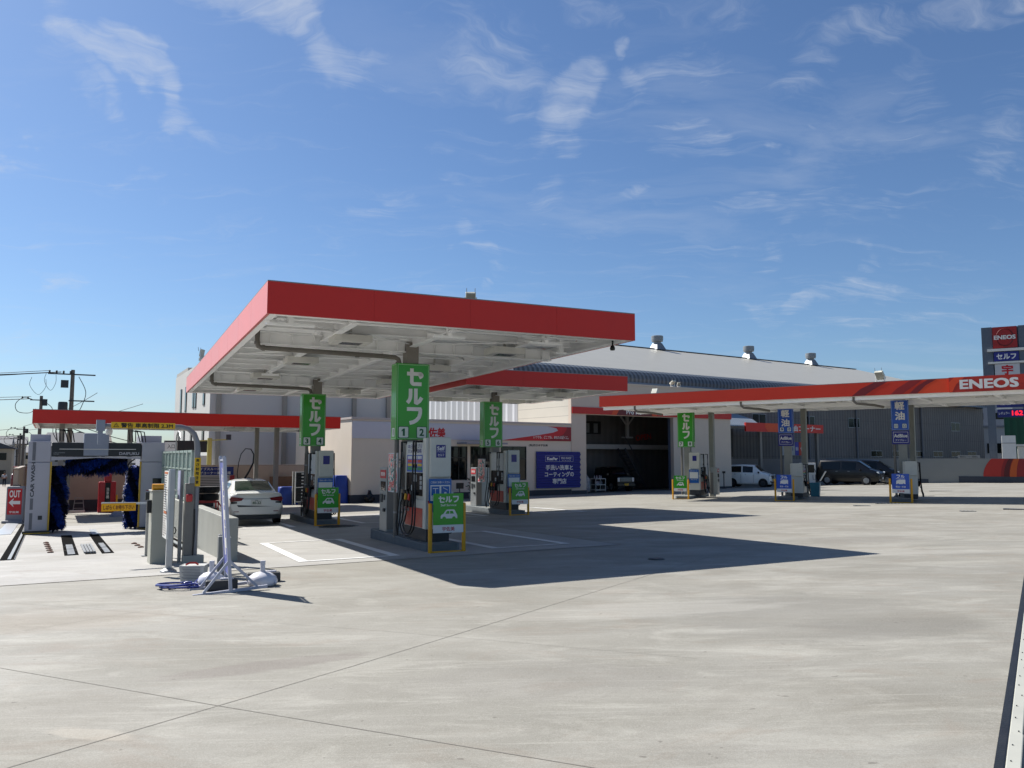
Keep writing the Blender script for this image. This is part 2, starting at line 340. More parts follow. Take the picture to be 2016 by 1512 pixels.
def smooth_pts(P, n=5):
    P = [Vector(p) for p in P]; out = []
    for i in range(len(P) - 1):
        a, b, c, d = P[max(0, i - 1)], P[i], P[i + 1], P[min(len(P) - 1, i + 2)]
        for k in range(n):
            t = k / n; out.append(.5 * ((2 * b) + (c - a) * t + (2 * a - 5 * b + 4 * c - d) * t * t + (3 * b - a - 3 * c + d) * t ** 3))
    return out + [P[-1]]
def arc(cx, cy, rx, ry, a0, a1, n=6): return [(cx + rx * math.cos(rad(a0 + (a1 - a0) * k / n)), cy + ry * math.sin(rad(a0 + (a1 - a0) * k / n))) for k in range(n + 1)]
GLYPH = {  # heavy rounded strokes in a unit square, y up
    'セ': [[(.02, .66), (.93, .66)] + arc(.88, .58, .09, .08, 90, -60, 5) + [(.80, .45)], [(.33, .98), (.33, .20)] + arc(.46, .17, .13, .12, 180, 270, 4) + [(.96, .05)]],
    'ル': [[(.26, .93), (.26, .50)] + [(.24, .36), (.18, .22), (.06, .08)], [(.60, .95), (.60, .12), (.68, .09), (.84, .20), (.98, .42)]],
    'フ': [[(.04, .88), (.88, .88), (.90, .84), (.89, .62), (.82, .40), (.66, .22), (.46, .11), (.22, .05)]],
}
def put_glyph(mb, ch, c, w, h, t, face='F'):
    r, n = FACES[face]; c = Vector(c)
    for si, pl in enumerate(GLYPH[ch]):
        P = [Vector(((x - .5) * w, (y - .5) * h)) for x, y in pl]
        Lf, Rt = [], []
        for k in range(len(P)):
            d0 = (P[k] - P[k - 1]).normalized() if k else (P[1] - P[0]).normalized()
            d1 = (P[k + 1] - P[k]).normalized() if k < len(P) - 1 else d0
            b = (d0 + d1); b = b.normalized() if b.length > 1e-4 else d0
            nn = Vector((-b.y, b.x)); sc = min(1.5, 1 / max(.5, nn.dot(Vector((-d0.y, d0.x)))))
            Lf.append(P[k] + nn * t / 2 * sc); Rt.append(P[k] - nn * t / 2 * sc)
        vs = [c + r * q.x + Vector((0, 0, 1)) * q.y + n * (.0012 * si) for q in Lf + Rt]; m_ = len(P)
        mb.add(vs, [(k, k + 1, m_ + k + 1, m_ + k) for k in range(m_ - 1)])
    return mb
def rrect(w, h, r, n=4):
    o = []
    for cx, cy, a in ((w / 2 - r, h / 2 - r, 0), (-w / 2 + r, h / 2 - r, 90), (-w / 2 + r, -h / 2 + r, 180), (w / 2 - r, -h / 2 + r, 270)): o += arc(cx, cy, r, r, a, a + 90, n)
    return o
def put_shape(mb, pts, c, face='F'):
    r, n = FACES[face]; c = Vector(c)
    mb.add([c + r * x + Vector((0, 0, 1)) * y for x, y in pts], [tuple(range(len(pts)))]); return mb
# ------------------------------------------------------------------ common materials
m_white = mat('white_paint', '#e4e3dc', .45, var=.04)
m_soffit = mat('soffit_white', '#fbfdfc', .5, var=.04, scale=2)
m_red = mat('fascia_red', '#d62819', .45, var=.04, scale=.6)
m_redlow = mat('band_red', '#cc2418', .4, var=.03)
m_orange = mat('band_orange', '#e4501c', .42, var=.03)
m_maroon = mat('band_maroon', '#6e1218', .42, var=.03)
m_green = mat('sign_green', '#2fa41c', .35, var=.03, scale=2, coat=.3)
m_greendk = mat('sign_green_dark', '#0d5c30', .35, var=0)
m_blue = mat('sign_blue', '#1450b8', .35, var=.03, coat=.3)
m_navy = mat('sign_navy', '#14147c', .35, var=.03, coat=.2)
m_letter = mat('letter_white', '#eceae4', .4, var=0)
m_letred = mat('letter_red', '#c4141e', .4, var=0)
m_black = mat('black_plastic', '#0c0d0f', .45, var=.1)
m_rubber = mat('black_rubber', '#0a0a0b', .6, var=.1)
m_dark = mat('dark_grey', '#33373b', .5, var=.08)
m_steel = mat('galvanised_steel', '#9a9c9c', .42, .35, var=.08, scale=8)
m_brush = mat('brushed_steel', '#a9adad', .38, .55, var=.03, scale=2)
m_pipe = mat('drain_pipe', '#77726a', .5, var=.08)
m_col = mat('column_taupe', '#8e8880', .55, var=.05)
m_yellow = mat('guard_yellow', '#e6a410', .45, var=.06, scale=9)
m_cream = mat('pump_cream', '#cfcfc4', .4, var=.04, coat=.2)
m_curb = mat('curb_paint', '#6e7476', .75, var=.14, scale=5, bump=.1)
m_beige = mat('beige_wall', '#b3a392', .8, var=.05, scale=1.2, bump=.05)
m_plinth = mat('dark_plinth', '#3a3f46', .7, var=.12, scale=2)
m_shop = mat('shop_wall', '#e2d5c2', .6, var=.03, scale=1)
m_glass = mat('window_glass', '#141b1c', .16, var=0, spec=.3)
m_winframe = mat('window_frame', '#15171a', .4, var=0)
m_tyre = mat('tyre', '#111112', .8, var=.15)

for _m in (m_red,): _m.node_tree.nodes['Principled BSDF'].inputs['Sheen Weight'].default_value = .35; _m.node_tree.nodes['Principled BSDF'].inputs['Sheen Roughness'].default_value = .35

# ------------------------------------------------------------------ concrete
def concrete(name, base, lo, hi, az=12, seed=0.0, dk='#716c61', patches=()):
    m = bpy.data.materials.new(name); m.use_nodes = True; t = m.node_tree; b = t.nodes['Principled BSDF']; N = t.nodes.new; L = t.links.new
    tcn = N('ShaderNodeTexCoord')
    def noise(sx, sy, scale, det, rough=.6, rot=az, off=0, dist=0):
        mp_ = N('ShaderNodeMapping'); mp_.inputs['Rotation'].default_value = (0, 0, rad(-rot)); mp_.inputs['Scale'].default_value = (sx, sy, 1); mp_.inputs['Location'].default_value = (off + seed, off * 1.7, 0)
        L(tcn.outputs['Object'], mp_.inputs[0]); n = N('ShaderNodeTexNoise'); n.inputs['Scale'].default_value = scale; n.inputs['Detail'].default_value = det; n.inputs['Roughness'].default_value = rough; n.inputs['Distortion'].default_value = dist
        L(mp_.outputs[0], n.inputs['Vector']); return n.outputs['Fac']
    def rng(x, a, b_, c=0.0, d=1.0):
        r = N('ShaderNodeMapRange'); L(x, r.inputs[0]); r.inputs[1].default_value = a; r.inputs[2].default_value = b_; r.inputs[3].default_value = c; r.inputs[4].default_value = d; return r.outputs[0]
    def mix(f, a, b_, mode='MIX'):
        x = N('ShaderNodeMix'); x.data_type = 'RGBA'; x.blend_type = mode
        for k, q in (('Factor', f), ('A', a), ('B', b_)):
            if isinstance(q, bpy.types.NodeSocket): L(q, x.inputs[k])
            elif k == 'Factor': x.inputs[k].default_value = q
            else: x.inputs[k].default_value = q
        return x.outputs['Result']
    c = mix(rng(noise(.6, 1.0, .7, 8, .66, dist=.5), .36, .66), lin(lo), lin(base))
    c = mix(rng(noise(.55, 1.3, 1.5, 8, .7, rot=-28, off=5, dist=.7), .50, .70, 0, .8), c, lin(hi))      # trowel sweeps
    c = mix(rng(noise(.8, 1.0, .33, 6, .62, off=11, dist=1.0), .49, .60, 0, .45), c, lin(dk))            # large old damp fields
    c = mix(rng(noise(.7, 1.2, 1.0, 7, .66, off=37, dist=1.6), .54, .68, 0, .40), c, lin('#7d7062'))
    c = mix(rng(noise(.16, 4, 2.6, 7, .74, rot=-28, off=21), .53, .70, 0, .45), c, lin('#7b776f'))
    c = mix(rng(noise(.2, 5, 3.0, 6, .74, rot=4, off=71), .55, .72, 0, .45), c, lin('#a8a59b'))
    for (px, py, a, bb, rot, amt, colr) in patches:        # single stained places, each with its own ragged outline
        mp_ = N('ShaderNodeMapping'); mp_.vector_type = 'TEXTURE'; mp_.inputs['Location'].default_value = (px, py, 0); mp_.inputs['Rotation'].default_value = (0, 0, rad(rot)); mp_.inputs['Scale'].default_value = (a, bb, 1e6)
        L(tcn.outputs['Object'], mp_.inputs[0]); ln = N('ShaderNodeVectorMath'); ln.operation = 'LENGTH'; L(mp_.outputs[0], ln.inputs[0])
        ad = N('ShaderNodeMath'); ad.operation = 'MULTIPLY_ADD'; L(noise(.5, 1.8, 2.2, 6, .7, rot=4, off=px), ad.inputs[0]); ad.inputs[1].default_value = 1.7; L(ln.outputs['Value'], ad.inputs[2])
        c = mix(rng(ad.outputs[0], 1.95, 1.62, 0, amt), c, lin(colr))
    c = mix(rng(noise(1, 1, 40, 5, .75, off=3), .35, .7, .0, .30), c, lin('#6d675b'))                # fine grain
    c = mix(rng(noise(1, 1, 120, 3, .7, off=13), .45, .75, .0, .30), c, lin('#c4c1b8'))
    sp_ = noise(1, 1, 9, 2, .5, off=17); c = mix(rng(sp_, .745, .76, 0, .5), c, lin('#4d463e'))         # specks
    L(c, b.inputs['Base Color'])
    L(rng(noise(.3, 1, 1.3, 5, off=8), .3, .7, .62, .88), b.inputs['Roughness'])
    bp = N('ShaderNodeBump'); bp.inputs['Strength'].default_value = .25; bp.inputs['Distance'].default_value = .01
    L(noise(1, 1, 28, 7, .7, off=2), bp.inputs['Height']); L(bp.outputs[0], b.inputs['Normal']); b.inputs['Specular IOR Level'].default_value = .35
    return m
m_conc = concrete('concrete_yard', '#908d84', '#7b786e', '#a19e94', patches=(
    (3.3, 9.1, 1.6, 1.45, 4, .42, '#6f6c64'), (3.9, 8.5, 1.0, .5, 2, .5, '#6b6860'), (7.6, 17.9, 1.3, .7, 0, .5, '#77736b'), (8.2, 24.2, 1.6, .9, 10, .35, '#7d7870'), (-2.1, 7.25, 1.0, .22, 28, .55, '#6d655f'), (-2.75, 5.45, .34, .10, -20, .45, '#aaa294'),
    (1.4, 9.6, 1.9, .5, 10, .3, '#a9a69e'), (.3, 6.6, 1.2, .6, 0, .3, '#75716a'), (-5.5, 9.6, 1.6, .8, 15, .35, '#857868'), (6.5, 15.2, 2.2, .5, 0, .25, '#a9a69e'), (12.5, 27.5, 3.5, 1.0, 0, .3, '#79756d'), (14, 31, 3, .6, 0, .25, '#a9a69e')))
m_slab = concrete('concrete_slab', '#a3a19c', '#969490', '#b0aeaa', az=25, seed=31, dk='#85837c')
m_street = mat('street_asphalt', '#9b948a', .85, var=.12, scale=.6, bump=.3)
m_joint = mat('joint_filler', '#7d7870', .9, var=.2)
m_paint = mat('road_paint', '#e9e9e6', .6, var=.06, scale=7)
m_worn = mat('damp_patch', '#a39b8d', .8, var=.1, scale=2, stretch=(.4, 3, 1))

def sheet(name, pts_fn, us, vs, m, dz):
    mb = MB(); nu, nv = len(us), len(vs)
    for v in vs:
        for u in us:
            x, y = pts_fn(u, v); mb.v.append(Vector((x, y, gz(x, y) + dz)))
    for j in range(nv - 1):
        for i in range(nu - 1): mb.f.append([j * nu + i, j * nu + i + 1, (j + 1) * nu + i + 1, (j + 1) * nu + i]); mb.m.append(0)
    return mb.build(name, m, fix=False)
def rngs(a, b, n): return [a + (b - a) * k / n for k in range(n + 1)]
gx = [-3000, -1200, -500, -250, -150, -100, -70, -50] + rngs(-40, 48, 22) + [60, 80, 110, 160, 300, 700, 1500, 3000]
gy = [-400, -100, -40, -20] + rngs(-12, 90, 34) + [100, 120, 150, 220, 400, 800, 1500, 3500]
struct(sheet('ground', lambda u, v: (u, v), gx, gy, mat('town_ground', '#8d877b', .9, var=.12, scale=.2), -.03))
struct(sheet('forecourt', FW.xy, rngs(-1.1, 62, 26), rngs(-58, 56, 44), m_conc, 0))
struct(sheet('street', FW.xy, rngs(-9, -1.12, 4), rngs(-50, 150, 60), m_street, -.012))
struct(sheet('wash_slab', FM.xy, rngs(-9.5, 7.5, 8), rngs(.11, 17, 8), m_slab, .004))
def strip(name, F, pts, w, m, dz=.008, closed=False):
    """a flat line w metres wide following frame points on the sloping yard"""
    P = [Vector(F.xy(*p)) for p in pts]; mb = MB()
    for a, b in zip(P[:-1], P[1:]):
        d = (b - a).normalized(); n = Vector((-d.y, d.x)) * w / 2
        mb.add([(q.x, q.y, gz(q.x, q.y) + dz) for q in (a - n, b - n, b + n, a + n)], [(0, 1, 2, 3)])
    return struct(mb.build(name, m, fix=False))
F0 = Frame(0, 0, 0)
strip('slab_joint', FM, [(-9.3, .11), (-1.5, .10), (1, .11), (7.5, .13)], .03, m_joint)
strip('slab_joint', FM, [(7.5, .13), (7.5, 9)], .02, m_joint)
strip('slab_joint', F0, [(-12, 11.35), (-4.483, 7.32), (-2.102, 6.019), (-1.011, 5.444), (.453, 4.671), (2.4, 3.6)], .008, m_joint, .002)
strip('slab_joint', F0, [(-4.2, 2.7), (-2.889, 4.841), (-1.342, 7.177), (2.236, 12.901), (4.6, 16.6)], .008, m_joint, .0025)
m_faint = mat('faint_joint', '#86827a', .9, var=.2)
strip('slab_joint', F0, [(-5.6, 8.6), (-3.0, 12.6)], .005, m_faint, .002)
strip('slab_joint', F0, [(-7.2, 11.3), (-1.2, 8.6), (1.6, 7.2)], .004, m_faint, .002)
strip('slab_joint', F0, [(2.3, 21.0), (9.4, 32.4)], .012, m_joint, .003)
def bay(F, u0, u1, v0, v1, th=.19, tn=.12):
    mb = MB()
    for (a0, a1, b0, b1) in ((u0, u0 + th, v0, v1), (u1 - th, u1, v0, v1), (u0 + th, u1 - th, v0, v0 + tn), (u0 + th, u1 - th, v1 - tn, v1)):
        q = [F.xy(a0, b0), F.xy(a1, b0), F.xy(a1, b1), F.xy(a0, b1)]
        mb.add([(x, y, gz(x, y) + .012) for x, y in q], [(0, 1, 2, 3)])
    return struct(mb.build('bay_marking', m_paint, fix=False))
bay(FM, .81, 2.78, .74, 5.5); bay(FM, 4.84, 6.74, .95, 5.6)
bay(FM, .81, 2.72, 10.9, 15.6); bay(FM, 4.84, 6.74, 11.2, 15.8); bay(FM, 12.1, 13.9, 12.2, 16.6); bay(FM, 8.0, 9.8, 12.2, 16.6)
FI = Frame(8.52, 41.41, -27)
strip('bay_marking', FI, [(2.1, 1.2), (4.1, 1.2), (4.1, 5.6)], .1, m_paint, .009); strip('bay_marking', FI, [(-3.5, 3.8), (-.9, 3.8)], .1, m_paint, .009)
# a broad damp field near the gate, its own ragged outline
def blot(name, c, a, b, az, m, n=40, dz=.004, jag=.12, seed=1):
    rnd = random.Random(seed); F = Frame(c[0], c[1], az); pts = []
    for k in range(n):
        t = 2 * math.pi * k / n; e = 3.0; ct, st = math.cos(t), math.sin(t)
        rr = 1 / ((abs(ct) ** e + abs(st) ** e) ** (1 / e)) * (1 + rnd.uniform(-jag, jag))
        pts.append(F.xy(a * ct * rr, b * st * rr))
    mb = MB(); mb.add([(x, y, gz(x, y) + dz) for x, y in pts], [tuple(range(n))]); return struct(mb.build(name, m, fix=False))

# drains and manholes, each its own lid
def lid(x, y, a, b, az, label, m=None, round_=False, mats=None):
    t = thing('drain_cover' if not round_ else 'manhole_cover', label, 'drain cover' if not round_ else 'manhole cover', (x, y, gz(x, y)), az)
    mb = MB()
    if round_: mb.lathe([(a, -.03), (a, .014)], n=24)
    else: mb.box(-a, a, -b, b, -.03, .014)
    mb.build('frame', m_dark, t)
    g = MB()
    if round_:
        for k in range(-3, 4): g.box(-a * .8 * math.sqrt(1 - (k / 4) ** 2), a * .8 * math.sqrt(1 - (k / 4) ** 2), k * a * .2 - .012, k * a * .2 + .012, .014, .020)
    else:
        n = max(4, int(a * 2 / .12))
        for k in range(n): xx = -a + .03 + (2 * a - .06) * k / (n - 1); g.box(xx - .015, xx + .015, -b + .02, b - .02, .014, .022)
    g.build('grating', m_steel if not round_ else m_black, t); return t
lid(-5.3, 25.25, .62, .3, 26, 'dark round manhole cover in shade just right of the pump island numbered 3 and 4', round_=True)
lid(2.594, 14.834, .15, .15, 26, 'small iron cover alone in the big canopy shadow', round_=True)
for (x, y, a, lb) in ((15.3, 33.2, .55, 'long slim drain cover close in front of the right diesel island'), (13.6, 31.9, .3, 'short drain cover left of the long one before the right diesel island'), (15.1, 27.2, .22, 'small cover in sun, middle of the right foreground yard'), (18.3, 28.9, .18, 'smallest cover in sun, near the far right edge'),
                      (16.6, 45.2, .6, 'drain cover behind the diesel islands, left one in the sunny strip'), (20.0, 51.4, .7, 'drain cover in the sunny strip before the black minivan'), (24.2, 46.2, .6, 'drain cover in the sunny strip right behind the diesel canopy')):
    lid(x, y, a, .14, -12, lb)
tg = thing('drain_cover', 'long slatted trench drain at the right edge of the sunny yard', 'trench drain', (17.5, 27.3, gz(17.5, 27.3)), -35)
MB().box(-1.0, 1.0, -.12, .12, -.03, .012).build('frame', m_dark, tg)
g = MB()
for k in range(26): g.box(-.97 + k * .077, -.93 + k * .077, -.1, .1, .012, .02)
g.build('grating', mat('grate_violet_grey', '#8f8c98', .5, .4, var=.1), tg)

# sliding gate rail at the lower right
tr = thing('gate_rail', 'white steel gate rail with bolts beside a dark slot, lower right corner', 'gate rail', (2.602, 4.56, gz(2.602, 4.56)), 57.0)
sl = math.atan(gz(2.655 + 8 * math.cos(rad(57.6)), 4.56 + 8 * math.sin(rad(57.6))) / 8 - gz(2.655, 4.56) / 8)
mb = MB(); mb.box(-3, 9.6, -.044, .0, -.06, .006); o = mb.build('track_slot', mat('dark_slot', '#2a2c2e', .5, .3, var=.35, scale=3, bump=.2), tr); o.rotation_euler = (0, -sl, 0)
mb = MB(); mb.box(-3, 9.6, -.052, -.044, -.05, .012); o = mb.build('track_edge', m_black, tr); o.rotation_euler = (0, -sl, 0)
mb = MB(); mb.box(-3, .66, -.128, -.054, -.05, .020); mb.box(.664, 9.6, -.124, -.054, -.05, .018); o = mb.build('white_bar', mat('gate_white', '#b9b8ac', .45, var=.06, scale=2), tr, bevel=.006); o.rotation_euler = (0, -sl, 0)
mb = MB()
for k in range(40): x = -2.9 + k * .3; mb.lathe([(.004, .016), (.004, .026)], (x, -.09 + (.012 if k % 3 else -.012), 0), 8)
o = mb.build('bolts', m_dark, tr); o.rotation_euler = (0, -sl, 0)
mb = MB(); mb.box(-3, 3.2, -.9, -.132, -.05, -.002); o = mb.build('dark_mat', mat('dark_mat', '#1e1416', .8, var=.2), tr); o.rotation_euler = (0, -sl, 0)

# ------------------------------------------------------------------ canopies
def flood(name_label, loc, az, tilt=50, s=1.0, group='rooftop floodlights'):
    t = thing('floodlight', name_label, 'floodlight', loc, az, group)
    R_ = Matrix.Rotation(rad(tilt), 3, 'X')
    MB().box(-.12 * s, .12 * s, -.12 * s, .12 * s, -.06, .04).build('bracket_base', m_white, t)
    mb = MB(); 
    for sx in (-1, 1): mb.bar((sx * .2 * s, 0, .03), (sx * .2 * s, 0, .36 * s), .03)
    mb.bar((-.2 * s, 0, .05), (.2 * s, 0, .05), .04); mb.build('yoke', m_white, t)
    mb = MB(); mb.obox((0, 0, .34 * s), .36 * s, .42 * s, .12 * s, R_); mb.build('lamp_head', mat('flood_white', '#cfcdbd', .5, var=.06), t, bevel=.01)
    mb = MB(); mb.obox(Vector((0, 0, .34 * s)) + R_ @ Vector((0, 0, -.064 * s)), .31 * s, .37 * s, .008, R_); mb.build('lens', mat('flood_lens', '#8f8c80', .2, var=.1), t)
    mb = MB()
    for sx in (-.15, .15): mb.bar((sx * s, .12 * s, .44 * s), (sx * s, .16 * s, .66 * s), .012)
    mb.build('bird_spikes', m_steel, t); return t

def canopy(F, u0, u1, v0, v1, zb, zt, label, name='station_canopy', beams_u=(), beams_v=(), deck=.30, lamps=(), seams=2.4, ret=.06, red=None, skylights=()):
    o = thing(name, label, 'canopy', (F.o.x, F.o.y, 0), F.az); T = .05; red = red or m_red
    for (nm, q) in (('front', (u0, u1, v0, v0 + T)), ('back', (u0, u1, v1 - T, v1)), ('left', (u0, u0 + T, v0 + T, v1 - T)), ('right', (u1 - T, u1, v0 + T, v1 - T))):
        mb = MB(); a0, a1, b0, b1 = q
        if nm in ('front', 'back'):
            n = max(1, round((u1 - u0) / seams)); w = (u1 - u0) / n
            for k in range(n): mb.box(u0 + k * w + (.004 if k else 0), u0 + (k + 1) * w - (.004 if k < n - 1 else 0), b0, b1, zb, zt)
            mb.box(u0 + T, u1 - T, b0 + .006 if nm == 'front' else b0 - .0, b1 + (.01 if nm == 'front' else -.006), zb + .01, zt - .02) if nm == 'back' else mb.box(u0 + T, u1 - T, b0 + .004, b1 + .01, zb + .01, zt - .02)
        else:
            n = max(1, round((b1 - b0) / seams)); w = (b1 - b0) / n
            for k in range(n): mb.box(a0, a1, b0 + k * w + (.004 if k else 0), b0 + (k + 1) * w - (.004 if k < n - 1 else 0), zb, zt)
            if nm == 'left': mb.box(a0 + .004, a1 + .01, b0, b1, zb + .01, zt - .02)
            else: mb.box(a0 - .01, a1 - .004, b0, b1, zb + .01, zt - .02)
        mb.build('fascia_panel', red, o)
    mb = MB(); mb.box(u0 + .001, u1 - .001, v0 + .001, v1 - .001, zt, zt + .02)
    mb.build('roof_cap', mat('cap_grey_metal', '#8b8a86', .5, .2, var=.06), o)
    # under trim
    mb = MB(); e = .14
    mb.box(u0 + T + .012, u1 - T - .012, v0 + T + .012, v0 + T + e, zb - .0, zb + .035); mb.box(u0 + T + .012, u1 - T - .012, v1 - T - e, v1 - T - .012, zb, zb + .035)
    mb.box(u0 + T + .012, u0 + T + e, v0 + T + e, v1 - T - e, zb, zb + .035); mb.box(u1 - T - e, u1 - T - .012, v0 + T + e, v1 - T - e, zb, zb + .035)
    mb.build('edge_trim', m_soffit, o)
    mb = MB(); zi0, zi1 = zb + .04, zb + deck - .004; q_ = T + .013      # white inner lining of the rim
    mb.box(u0 + q_, u1 - q_, v0 + q_, v0 + q_ + .012, zi0, zi1); mb.box(u0 + q_, u1 - q_, v1 - q_ - .012, v1 - q_, zi0, zi1)
    mb.box(u0 + q_, u0 + q_ + .012, v0 + q_ + .012, v1 - q_ - .012, zi0, zi1); mb.box(u1 - q_ - .012, u1 - q_, v0 + q_ + .012, v1 - q_ - .012, zi0, zi1)
    mb.build('inner_lining', m_soffit, o)
    # folded deck
    mb = MB(); z = zb + deck; n = int((v1 - v0 - 2 * T) / .6); w = (v1 - v0 - 2 * T - .04) / n
    for k in range(n):
        y = v0 + T + .03 + k * w; mb.box(u0 + T + .02, u1 - T - .02, y, y + w * .62, z, z + .03); mb.box(u0 + T + .02, u1 - T - .02, y + w * .62, y + w, z + .07, z + .10)
        mb.box(u0 + T + .02, u1 - T - .02, y + w * .62 - .006, y + w * .62, z + .03, z + .07)
    mb.build('roof_deck', m_soffit, o)
    for bu in beams_u:     # main girders run away from the road
        mb = MB(); h = .26; zt_ = zb + deck - .005
        mb.box(bu - .08, bu + .08, v0 + .5, v1 - .5, zt_ - .022 - h, zt_ - h); mb.box(bu - .10, bu + .10, v0 + .5, v1 - .5, zt_ - .022, zt_); mb.box(bu - .012, bu + .012, v0 + .5, v1 - .5, zt_ - h, zt_ - .022)
        mb.build('girder', m_soffit, o)
    for bv in beams_v:
        mb = MB(); h = .17; zt_ = zb + deck - .012
        mb.box(u0 + .35, u1 - .35, bv - .06, bv + .06, zt_ - .022 - h, zt_ - h); mb.box(u0 + .35, u1 - .35, bv - .01, bv + .01, zt_ - h, zt_)
        mb.build('purlin', m_soffit, o)
    for (lu, lv) in lamps:
        mb = MB(); zl = zb - .13; w = .40
        mb.prism([(lu - w, lv - w * .8), (lu + w, lv - w * .8), (lu + w, lv + w * .8), (lu - w, lv + w * .8)], 'z', zl, zl + .16)
        mb.box(lu - .03, lu + .03, lv - .03, lv + .03, zl + .16, zb + deck - .05)
        L_ = mb.build('ceiling_light', m_white, o, bevel=.012)
        MB().box(lu - w * .55, lu + w * .55, lv - w * .42, lv + w * .42, zl - .006, zl).build('lens', mat('lamp_lens_dark', '#4a4f55', .25, var=.1), L_)
    return o

def i_col(parent, x, y, z0, z1, w=.2, m=None, name='column'):
    mb = MB(); mb.box(x - w / 2, x + w / 2, y - w / 2, y + w / 2, z0, z1); return mb.build(name, m or m_col, parent, bevel=.012)

can = canopy(FM, 0, 7.857, 0, 19.9, 4.212, 4.799, 'large white-ribbed canopy with deep red edge over the nearest green signs', beams_u=(1.75, 3.83, 6.1),
             beams_v=(1.1, 2.3, 4.6, 5.7, 6.9, 8.1, 9.3, 10.5, 11.7, 14.3, 15.5, 16.7, 17.9, 19.1), deck=.30, lamps=[(2.1, 2.3), (5.9, 2.6), (1.9, 6.6), (5.7, 6.9), (1.7, 11.2), (5.8, 11.4), (1.9, 16), (5.6, 16.2)], seams=1.95)
# cross frames on the column lines, with haunches, ties and hangers
for v in (3.4, 13.2):
    mb = MB(); mb.box(.30, 7.55, v - .10, v + .10, 4.10, 4.125); mb.box(.30, 7.55, v - .012, v + .012, 4.125, 4.36); mb.box(.30, 7.55, v - .10, v + .10, 4.36, 4.385)
    for x in rngs(.6, 7.3, 14): mb.box(x - .005, x + .005, v - .09, v + .09, 4.126, 4.358)
    mb.build('cross_girder', m_soffit, can)
mb = MB()
for (a, b) in (((.4, 1.1), (3.8, 3.3)), ((3.8, 3.5), (.5, 6.8)), ((3.9, 3.3), (7.4, 1.1)), ((3.9, 3.5), (7.3, 6.8)), ((.5, 6.8), (3.7, 10.0)), ((7.3, 6.8), (4, 10)), ((.6, 10.4), (3.7, 13.0)), ((7.2, 10.4), (4, 13)), ((3.7, 13.5), (.6, 16.5)), ((4.0, 13.5), (7.2, 16.5))):
    mb.bar((a[0], a[1], 4.30), (b[0], b[1], 4.30), .022)
mb.build('tie_rods', m_soffit, can)
for (u, v, du) in ((.55, .75, .9), (3.83, .9, .7), (6.1, .9, .8), (7.2, 2.2, .3), (7.35, 8.2, .2), (7.35, 13.6, .2), (1.75, 6.9, .6), (6.1, 6.9, .6), (1.75, 10.5, .5), (6.1, 10.5, .5)):
    mb = MB(); mb.prism([(u - .05, 4.5), (u + .05, 4.5), (u + .05, 4.14), (u - .05, 4.14)], 'y', v - .06, v + .06); mb.bar((u, v, 4.16), (u, v + 1.3, 4.42), .09, .03); mb.bar((u - du * .5, v, 4.15), (u + du * .5, v, 4.15), .1, .05)
    mb.build('bracket', m_soffit, can)
mb = MB()
for (u0, u1, v0, v1) in ((1.0, 2.1, 1.5, 2.1), (2.4, 3.5, 1.5, 2.1), (4.6, 5.7, 1.5, 2.1), (6.3, 7.2, 2.6, 3.1), (4.5, 5.6, 5.0, 5.5), (1.0, 2.0, 7.4, 7.9), (5.4, 6.6, 8.5, 9.0)):
    mb.box(u0, u1, v0, v1, 4.462, 4.50)
mb.build('roof_lights', mat('dull_skylight', '#3f464e', .35, var=.5, scale=8), can)
for v in (3.32, 13.1):
    mb = MB(); r = .055; z = 4.02; mb.tube([(.32, v, 4.42), (.32, v, z + .10), (.345, v, z + .03), (.41, v, z), (3.2, v, z - .04), (3.42, v, z - .05), (3.5, v, z - .09), (3.53, v, z - .2)], r, 10)
    mb.cyl((.32, v, z + .07), (.32, v, z + .13), r + .012, 10); mb.cyl((.42, v, z), (.48, v, z), r + .012, 10); mb.build('drain_pipe', m_pipe, can, smooth=True)
    mb = MB()
    for x in (.6, 1.7, 2.7): mb.bar((x, v, z + .04), (x, v, 4.2), .012)
    mb.build('pipe_hangers', m_soffit, can)
for (u, v, zg) in ((3.83, 3.4, -.36), (3.74, 13.2, -.56)):
    i_col(can, u, v, zg, 4.34, .30)
mb = MB(); mb.lathe([(.05, 0), (.06, .05), (.04, .1), (.01, .115)], (7.62, .55, 4.05)); mb.bar((7.62, .55, 4.14), (7.62, .55, 4.3), .03); mb.build('dome_camera', m_black, can)
mb = MB(); mb.lathe([(.05, 0), (.06, .05), (.04, .1), (.01, .115)], (2.6, 3.6, 3.96)); mb.build('dome_camera', m_black, can)
x, y = FM.xy(4.6, 1.6); MB().box(4.5, 4.7, 1.5, 1.7, 4.821, 4.90).build('lamp_plinth', m_white, can); flood('cream floodlight standing on top of the large red canopy', (x, y, 4.96), 26 + 160, 55, .62)
x, y = FM.xy(.06, 13.9); flood('grey floodlight on the left rim of the large canopy, near its far end', (x, y, 4.90), 26 + 60, 100, .6)

ext = canopy(FM, 7.95, 14.282, 9.943, 17.6, 4.05, 4.589, 'lower red-edged canopy behind the large one, over the sign numbered 5 and 6', beams_u=(9.3, 11, 12.8), beams_v=(11, 12.2, 13.2, 15.6, 16.8), lamps=[(9.2, 12), (12.6, 12), (9.3, 16), (12.6, 16)], seams=2.2)
i_col(ext, 10.95, 14.3, -.46, 4.2, .30)
mb = MB(); mb.box(8.2, 14.0, 14.2, 14.4, 3.96, 3.985); mb.box(8.2, 14.0, 14.29, 14.31, 3.985, 4.2); mb.build('cross_girder', m_soffit, ext)

